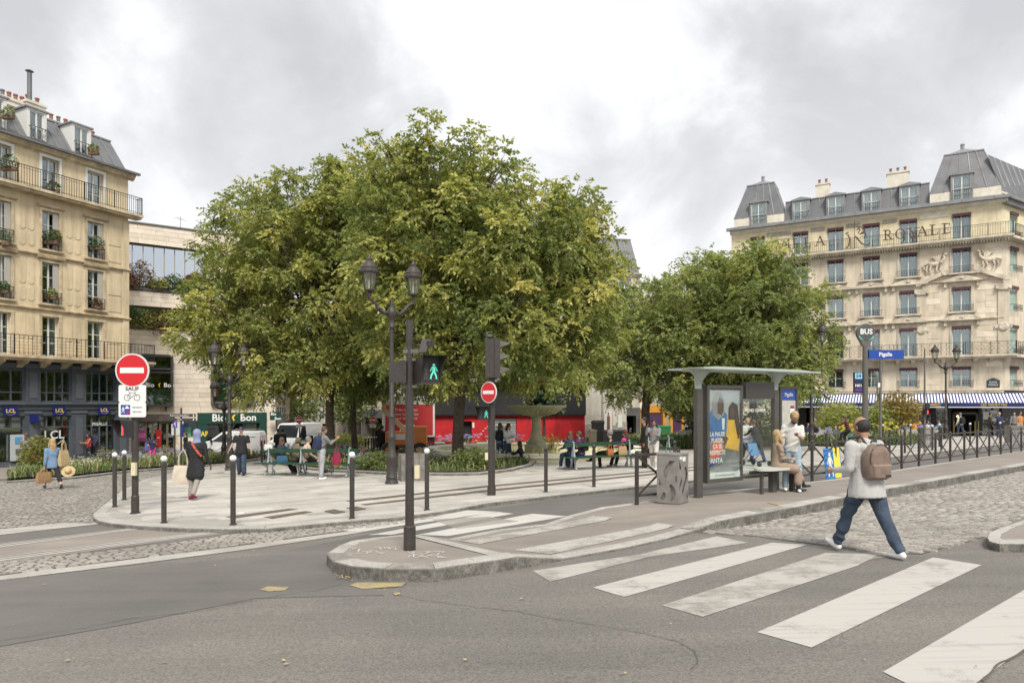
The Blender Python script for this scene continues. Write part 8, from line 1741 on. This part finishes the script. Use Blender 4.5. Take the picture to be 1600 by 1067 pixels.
person('brown-haired person in black just left of the lilac headscarf, by the stone wall', PD(290, 40), 1.68, 90, top=BKC, sleeve='short', bottom=BKC, shoes=BSH, hair='short', hm=HBR)
# fountain group
person('woman with long auburn hair, white top and jeans standing by the fountain', G(793, 723), 1.7, 215, arms=((25,6,85,10),(20,6,70,15)), top=WHC, bottom=JEAN, bstyle='wide', shoes=WSH, hair='long', hm=C('auburn', (.1,.03,.02)), hyaw=20, hpit=16)
o, J = person('person with dark hair half hidden behind the traffic light pole at the fountain', G(781, 723), 1.72, 330, arms=((10,6,40,10),(10,6,40,10)), top=DEN, bottom=JEAN, shoes=WSH, hair='long', hm=HBR)
backpack('black backpack of the person behind the traffic light pole', o, J, BKC, sc=1.0, side=.05)
person('person dressed in black sitting on the ground against the fountain basin', G(816, 723), 1.66, 75, legs=((95,120,8),(70,95,10)), arms=((40,8,50,10),(40,8,55,10)), hip=.16, top=BKC, bottom=BKC, shoes=BSH, hair='long', hm=HB, lean=10)
# background
person('man in black seen from behind by the construction lift', PD(597, 39, .02), 1.8, 0, top=BKC, bottom=BKC, shoes=BSH, hair='short', hm=HB, build_=1.15)
for l, px, D, c1, c2, y in (('pedestrian in black at the mouth of the side street, left one', 434, 42, BKC, BKC, 20), ('pedestrian in black and blue jeans at the mouth of the side street', 441, 41, BKC, JEAN, -10), ('pedestrian in pink between parked cars on the side street pavement', 447, 52, CHK, GRC, 10), ('tiny dark pedestrian in the middle of the far street', 478, 88, BKC, BKC, 0), ('tiny pedestrian in the far street, right of the middle', 486, 84, NVC, GRC, 180), ('small pedestrian in the far street nearest the tree trunk', 498, 80, BKC, BKC, 20), ('tiny pedestrian with light shirt in the far street', 492, 95, WHC, BKC, 0)):
    person(l, PD(px, D, .02), 1.75, y, top=c1, bottom=c2, shoes=BSH, hair='short', hm=HB, legs=((14,8,2),(-12,12,2)), vox=.05)
fz = lambda px, D: PD(px, D, .1)
person('guest in an orange sweater with hands behind the head on the cafe terrace', fz(1428, 46), 1.75, 165, hip=.55, legs=((75,70,6),(75,60,6)), arms=((120,45,130,40),(120,45,130,40)), top=ORG, bottom=JEANL, shoes=WSH, hair='fro', hm=HB, skin=SKM)
person('man in navy polo and navy cap seated on the cafe terrace edge', fz(1387, 46), 1.75, 175, hip=.6, legs=((75,70,12),(75,70,12)), arms=((20,10,70,15),(20,10,70,15)), top=NVC, sleeve='short', bottom=C('lilac2', (.35,.33,.45)), shoes=WSH, hair='cap', hm=NVC, skin=SKM)
person('guest in a denim jacket seated sideways on the terrace left of the far lamp', fz(1468, 46), 1.72, 80, hip=.55, legs=((85,75,4),(80,75,4)), arms=((50,8,20,10),(40,8,40,10)), top=DEN, bottom=C('ecru', (.4,.36,.3)), shoes=WSH, hair='short', hm=HB, skin=SKM)
person('seated guest in a white shirt between the orange sweater and the denim jacket', fz(1447, 47), 1.7, 200, hip=.5, legs=((85,75,4),(80,75,4)), top=WHC, bottom=GRC, shoes=BSH, hair='bob', hm=HBR, lean=12)
person('seated guest in grey at the left of the orange sweater', fz(1415, 47.5), 1.7, 160, hip=.5, legs=((85,75,4),(80,75,4)), top=GRC, bottom=NVC, shoes=BSH, hair='short', hm=HBR)
person('guest in a blue shirt lounging behind the white terrace screen', fz(1297, 50), 1.7, 100, hip=.5, legs=((85,75,4),(80,75,4)), arms=((50,8,20,10),(40,8,40,10)), top=DEN, bottom=NVC, shoes=BSH, hair='short', hm=HBR, lean=-20)
person('guest in black left of the yellow flowers on the terrace', fz(1274, 47), 1.7, 150, hip=.5, legs=((85,75,4),(80,75,4)), top=BKC, bottom=NVC, shoes=BSH, hair='short', hm=HB, skin=SKM)
person('guest in dark navy partly behind the street lamp at the terrace', fz(1262, 47), 1.7, 200, hip=.5, legs=((85,75,4),(80,75,4)), top=NVC, bottom=NVC, shoes=BSH, hair='short', hm=HB)
o, J = person('grey-haired man with a black backpack entering the cafe', fz(1501, 51), 1.78, 10, legs=((12,6,3),(-10,10,3)), arms=((0,12,20,0),(0,12,20,0)), top=WHC, bottom=JEAN, shoes=GRC, hair='short', hm=HG)
backpack('black backpack of the grey-haired man in the cafe doorway', o, J, BKC, sc=1.15)
o, J = person('young man in a dark jacket with a bag, in front of the cafe menu', fz(1547, 48), 1.75, 250, legs=((10,6,3),(-8,10,3)), top=BRN, bottom=BKC, shoes=WSH, hair='short', hm=HB, skin=SKM)
person('older man in a dark suit and pale blue shirt in front of the cafe menu', fz(1561, 47.5), 1.76, 200, arms=((30,6,75,20),(25,8,60,10)), top=NVC, bottom=NVC, shoes=TAUPE, hair='bald', hm=HG, build_=1.1)
person('person in orange vest top and light blue shorts at the right edge', fz(1594, 44), 1.76, 180, top=C('apricot', (.55,.24,.08)), sleeve='none', bottom=JEANL, bstyle='shorts', shoes=WSH, hair='short', hm=HB, skin=SKM)
person('dim figure in grey between the suited man and the orange vest', fz(1585, 50), 1.74, 150, top=GRC, bottom=BRN, shoes=BSH, hair='short', hm=HB)
# bicycle and rider
def bike(label, p, rz, m, name='bicycle'):
    o = rootat(name, label, 'bicycle', p, rz)
    for y in (-.52, .52):
        w = mk('wheel', None, o, (0, y, .34)); t = MB()
        for k in range(24): a0, a1 = 2*PI*k/24, 2*PI*(k+1)/24; t.bar((0, .33*math.cos(a0), .33*math.sin(a0)), (0, .33*math.cos(a1), .33*math.sin(a1)), .03)
        t.build('tyre', BLACK, w); t = MB()
        for k in range(12): a0 = 2*PI*k/12; t.bar((0,0,0), (0, .32*math.cos(a0), .32*math.sin(a0)), .004)
        t.build('spokes', STEEL, w)
    f = MB().tube([(0,.4,.85),(0,.0,.38),(0,-.18,.8)], .028, 6).tube([(0,.42,.75),(0,-.12,.62)], .022, 6).tube([(0,-.52,.34),(0,0,.34)], .015, 6).tube([(0,-.52,.34),(0,-.15,.7)], .015, 6).tube([(0,.52,.34),(0,.4,.95)], .022, 6).build('frame', m, o)
    MB().tube([(-.28,.3,1.02),(-.2,.4,1.0),(.2,.4,1.0),(.28,.3,1.02)], .015, 6).tube([(0,.4,.9),(0,.4,1.0)], .015, 6).build('handlebar', BLACK, o); MB().ball((0,-.2,.87), (.07,.13,.035), 10, 6).build('saddle', BLACK, o)
    MB().bb(-.17,.17,.42,.66,.72,.95).build('basket', STEEL, o); MB().add([(.03,-.86,.4),(-.03,-.86,.4),(-.03,-.6,.7),(.03,-.6,.7),(.03,-.3,.68),(-.03,-.3,.68)], [(0,1,2,3),(3,2,5,4)]).build('mudguard', m, o); return o
TURQ = mat('bike_turquoise', (.08,.33,.38), .45); pb_ = PD(1325, 38.5, .04); bike('turquoise hire bicycle ridden past the terrace, half hidden by the walking man', pb_, R(62), TURQ)
person('cyclist in a maroon top and black trousers riding the turquoise bicycle', pb_+Vector((-.0,-.1,0)), 1.72, 62, hip=.98, legs=((60,55,2),(30,40,2)), arms=((55,6,10,0),(55,6,10,0)), lean=18, top=C('maroon2', (.1,.02,.03)), bottom=BKC, shoes=BSH, hair='bob', hm=HBR, skin=SKL)
bike('bicycle parked behind the blonde woman in the shelter glass', G(1158, 716), R(150), STEEL)
# ---------------- vehicles ----------------
def van(label, p, rz, col=WHITE, L=4.4, W=1.8, H=1.8, group=None, rack=False, high=False):
    o = rootat('van', label, 'van', p, rz, group); hh = H; hb = .28   # front toward -x
    nose = [( -L/2, hb+.1), (-L/2, .72), (-L/2+.12, .95), (-L/2+.85, 1.12), (-L/2+(1.55 if not high else 1.3), hh-.06), (-L/2+1.9, hh), (L/2-.1, hh-.02), (L/2, hh-.3), (L/2, hb)]
    b = Ell(); v = []; n = len(nose)
    for y, kx, kz in ((-W/2+.02, 1, .0), (-W/2+.0, 1, .0), (-W/2+.12, 1, .0)): pass
    secs = [(-W/2+.14, .985, 1.0), (-W/2+.02, 1, .93), (-W/2, 1, .5), (W/2, 1, .5), (W/2-.02, 1, .93), (W/2-.14, .985, 1.0)]
    # section rings across the width: lower body full width, roof narrower
    V, Fc = [], []
    ys = (-W/2, -W/2+.0, W/2, W/2)
    for sgn in (-1, 1):
        for x, z in nose:
            y = sgn*(W/2-(.13*max(0, (z-1.0))/(hh-1.0) if z > 1.0 else 0)); V.append((x, y, z))
    Fc = [tuple(range(n-1, -1, -1)), tuple(range(n, 2*n))]+[(i, (i+1)%n, n+(i+1)%n, n+i) for i in range(n)]
    me = mesh_of('body', V, Fc, mat('van_white', (.68,.68,.67), .3) if col is WHITE else col); bo = mk('body', me, o); bv = bo.modifiers.new('bevel', 'BEVEL'); bv.width = .06; bv.segments = 2; bv.limit_method = 'ANGLE'
    WIN = mat('van_glass', (.02,.024,.026), .08)
    for sgn in (-1, 1):
        def yy(z): return sgn*(W/2-(.13*max(0, (z-1.0))/(hh-1.0) if z > 1.0 else 0)+.012)
        P = [(-L/2+1.0, 1.08), (-L/2+2.15, 1.05), (-L/2+2.15, hh-.18), (-L/2+1.62, hh-.16)]
        MB().add([(x, yy(z), z) for x, z in P]+[(x, yy(z)-sgn*.01, z) for x, z in P], [(0,1,2,3) if sgn < 0 else (3,2,1,0), (4,5,1,0),(5,6,2,1),(6,7,3,2),(7,4,0,3)]).build('side_window', WIN, o)
        MB().bb(-L/2+2.2, -L/2+2.22, sgn*W/2-.005, sgn*W/2+.005, .35, 1.1).bb(L/2-1.4, L/2-.3, sgn*(W/2-.06)-.005, sgn*(W/2-.06)+.04, 1.35, 1.37).build('panel_gap', BLACK, o); MB().bb(-L/2+1.95, -L/2+2.15, sgn*W/2-.02, sgn*W/2+.02, .98, 1.02).build('door_handle', BLACK, o)
        MB().ball((-L/2+1.0, sgn*(W/2+.12), 1.12), (.07,.1,.13), 8, 6).build('mirror', BLACK, o); MB().bb(-L/2+.02, -L/2+.34, sgn*(W/2-.35)-.14, sgn*(W/2-.35)+.14, .72, .9).build('headlight', mat('headlight', (.6,.62,.65), .1), o); MB().bb(L/2-.02, L/2+.015, sgn*(W/2-.12)-.07, sgn*(W/2-.12)+.07, .8, 1.25).build('rear_light', RED, o)
        for x in (-L/2+.85, L/2-.85):
            w = mk('wheel', MB().lathe([(.2,-.1),(.31,-.1),(.33,-.06),(.33,.06),(.31,.1),(.2,.1)], 22).mesh('tyre', BLACK), o, (x, sgn*(W/2-.08), .33)); w.rotation_euler = (PI/2, 0, 0); MB().lathe([(.19,-.105),(.19,.105)], 16).build('rim', STEEL, w)
    q0, q1 = Vector((nose[3][0], nose[3][1])), Vector((nose[4][0], nose[4][1])); P = [tuple(q0.lerp(q1, .1)+Vector((-.01, .02))), tuple(q0.lerp(q1, .93)+Vector((-.01, .02)))]; MB().add([(P[0][0]-.03,-W/2+.14,P[0][1]),(P[0][0]-.03,W/2-.14,P[0][1]),(P[1][0]-.03,W/2-.24,P[1][1]),(P[1][0]-.03,-W/2+.24,P[1][1])], [(0,3,2,1)]).build('windscreen', WIN, o)
    MB().bb(-L/2-.04, -L/2+.25, -W/2+.03, W/2-.03, .25, .55).bb(L/2-.2, L/2+.04, -W/2+.03, W/2-.03, .25, .52).bb(-L/2+1.2, L/2-1.2, -W/2-.01, W/2+.01, .28, .42).build('bumper', mat('grey_plastic', (.06,.06,.062), .6), o); MB().bb(-L/2-.02, -L/2+.02, -.4, .4, .6, .75).build('grille', BLACK, o); MB().bb(-L/2-.05, -L/2-.04, -.26, .26, .36, .47).build('number_plate', WHITE, o)
    if rack: MB().bb(-L/2+2, L/2-.3, -W/2+.2, -W/2+.24, hh+.08, hh+.12).bb(-L/2+2, L/2-.3, W/2-.24, W/2-.2, hh+.08, hh+.12).bb(-L/2+2.2, -L/2+2.25, -W/2+.2, W/2-.2, hh+.06, hh+.1).bb(L/2-.6, L/2-.55, -W/2+.2, W/2-.2, hh+.06, hh+.1).build('roof_rack', STEEL, o)
    return o
van('small white delivery van parked side-on in front of the green grocery', PD(362, 43.5), R(7), L=3.9, H=1.7, rack=True)
van('white van facing the camera in the mouth of the side street', PD(462, 47), R(82), L=4.8, H=2.15, W=1.85)
van('white van partly behind the bus shelter advert', PD(1112, 48, 0), R(-60), L=4.8, H=2.3, W=1.9)
for i, (px, D) in enumerate(((446, 95), (451, 112))): van(['small distant car-like white van far up the narrow street, left side', 'furthest white van far up the narrow street'][i], PD(px, D), R(85), L=4.2, H=1.6)
# motor scooter in front of the far van
p = PD(480, 42); o = rootat('scooter', 'dark motor scooter with its rider seat empty in front of the far white van', 'scooter', p, R(-10))
for y in (-.6, .6): MB().lathe([(.12,-.06),(.25,-.06),(.27,0),(.25,.06),(.12,.06)], 16).build('wheel', BLACK, o, (0, y, .27)).rotation_euler = (0, PI/2, 0)
MB().add([(-.2,-.6,.5),(.2,-.6,.5),(.2,.0,.3),(-.2,.0,.3),(-.2,-.7,.85),(.2,-.7,.85),(.17,.0,.8),(-.17,.0,.8)], [(0,1,2,3),(4,7,6,5),(0,4,5,1),(1,5,6,2),(2,6,7,3),(3,7,4,0)]).tube([(0,.55,.3),(0,.4,1.1)], .04, 6).tube([(-.33,.35,1.12),(.33,.35,1.12)], .02, 6).build('body', BLACK, o); MB().add([(-.2,.5,.5),(.2,.5,.5),(.17,.42,1.3),(-.17,.42,1.3)], [(0,1,2,3)]).build('leg_shield', BLACK, o)
# orange aerial lift and red advert truck
LO = mat('lift_orange', (.68,.22,.05), .5, var=.15, vs=2); p = PD(632, 38.5); o = rootat('aerial_lift', 'orange aerial work platform with folded yellow-beige boom behind the poles', 'lift', p, R(5)); LY = mat('lift_boom', (.62,.48,.28), .5)
MB().xz([(-1.0,.65),(1.25,.65),(1.25,1.75),(.5,1.75),(.3,1.45),(-1.0,1.45)], -.8, .8).build('body', LO, o); MB().bb(-.5, .1, -.83, -.8, 1.05, 1.35).build('notice', WHITE, o); MB().bb(-1.0, 1.25, -.84, -.8, .68, .76).build('hazard_strip', BLACK, o)
for x in (-.8, .9):
    for y in (-.85, .85): w = MB().lathe([(.2,-.14),(.42,-.14),(.45,0),(.42,.14),(.2,.14)], 20).build('wheel', BLACK, o, (x, y, .45)); w.rotation_euler = (PI/2, 0, 0); MB().lathe([(.2,-.15),(.2,.15)], 12).build('hub', LO, w)
MB().bar((.2,0,1.4), (-1.2,0,2.7), .25).bar((-1.2,0,2.7), (-.9,0,4.1), .2).bar((-.9,0,4.1), (-1.5,0,4.2), .14).build('boom', LY, o)
p = PD(638, 42); o = rootat('advert_truck', 'red-panelled lorry side with white lettering behind the orange lift', 'truck', p, R(5)); MB().bb(-1.6, 1.6, 0, 1.2, 1.1, 3.6).build('body', CURTW, o); q = MB().bb(-1.4, 1.5, -.02, -.002, 1.2, 3.1).build('red_panel', mat('panel_red', (.5,.04,.04), .5), o); text('Prêt-à-porter\nnos nouvelles\nqui viennent', .26, WHITE, q, (-.1,-.03,2.5)); text('79€', .6, WHITE, q, (-.1,-.03,1.6), bold=.03)
for x in (-1.1, 1.1): w = MB().lathe([(.2,-.12),(.42,-.12),(.45,0),(.42,.12),(.2,.12)], 20).build('wheel', BLACK, o, (x, 0, .45)); w.rotation_euler = (PI/2, 0, 0)
MB().bb(-1.6, 1.6, .1, 1.1, .6, 1.1).build('chassis', BLACK, o)
# barrier tape by the red venue
o = rootat('barrier_tape', 'red and white tape strung low in front of the red venue', 'tape', PD(646, 40)); 
for i in range(14): MB().bb(i*.62, i*.62+.58, -.01, .01, .72+.03*math.sin(i), .82+.03*math.sin(i)).build('tape_length', RED if i % 2 else WHITE, o)
for i in (0, 7, 14): MB().tube([(i*.62, 0, 0), (i*.62, 0, .9)], .03, 6).build('stake', WHITE, o)
# ---------------- finish: convert text and grow bodies in one dependency-graph pass ----------------
def finish():
    tmp = []
    for (name, mb, m, parent, vox, ex, sm) in SKINS:
        me = mesh_of('tmp', mb.v, mb.f); o = bpy.data.objects.new('tmp', me); COL.objects.link(o)
        r = o.modifiers.new('r', 'REMESH'); r.mode = 'VOXEL'; r.voxel_size = vox
        s = o.modifiers.new('s', 'SMOOTH'); s.factor = .5; s.iterations = sm; tmp.append(o)
    dg = bpy.context.evaluated_depsgraph_get()
    for o, (name, mb, m, parent, vox, ex, sm) in zip(tmp, SKINS):
        me = bpy.data.meshes.new_from_object(o.evaluated_get(dg)); me.name = name
        if ex is not None and ex.v:
            n = len(me.vertices); V = np.empty(n*3, dtype=np.float32); me.vertices.foreach_get('co', V); V = V.reshape(-1, 3)
            fs = [tuple(p.vertices) for p in me.polygons]+[tuple(i+n for i in q) for q in ex.f]; me2 = bpy.data.meshes.new(name); me2.from_pydata(V.tolist()+[tuple(p) for p in ex.v], [], fs); bpy.data.meshes.remove(me); me = me2
        A_ = 1.5 if vox < .018 else 1
        if name in ('trousers', 'top', 'coat', 'dress', 'dress_hem') and vox < .03:     # soft cloth folds
            n = len(me.vertices); V = np.empty(n*3, dtype=np.float32); me.vertices.foreach_get('co', V); V = V.reshape(-1, 3); Nn = np.empty(n*3, dtype=np.float32); me.vertices.foreach_get('normal', Nn); Nn = Nn.reshape(-1, 3); x, y, z = V.T
            d = np.sin(42*z+16*x+9*y+2.2*np.sin(9*x+13*z)+1.7*np.sin(17*y-6*z))*np.clip(.5+.6*np.sin(5.3*z+8*x+1)+.3*np.sin(11*y+3*x), 0, 1)*.0075+np.sin(21*x+24*y-5*z)*.002
            me.vertices.foreach_set('co', (V+Nn*d[:, None]*A_).ravel().astype(np.float32))
        me.materials.clear(); me.materials.append(m); me.polygons.foreach_set('use_smooth', [True]*len(me.polygons)); mk(name, me, parent)
    tm = [(o, bpy.data.meshes.new_from_object(o.evaluated_get(dg))) for o in TEXTS]
    for o in tmp: bpy.data.objects.remove(o)
    for o, me in tm:
        n = mk('lettering', me, o.parent); n.location = o.location; n.rotation_euler = o.rotation_euler; n.scale = o.scale; bpy.data.objects.remove(o)
finish()
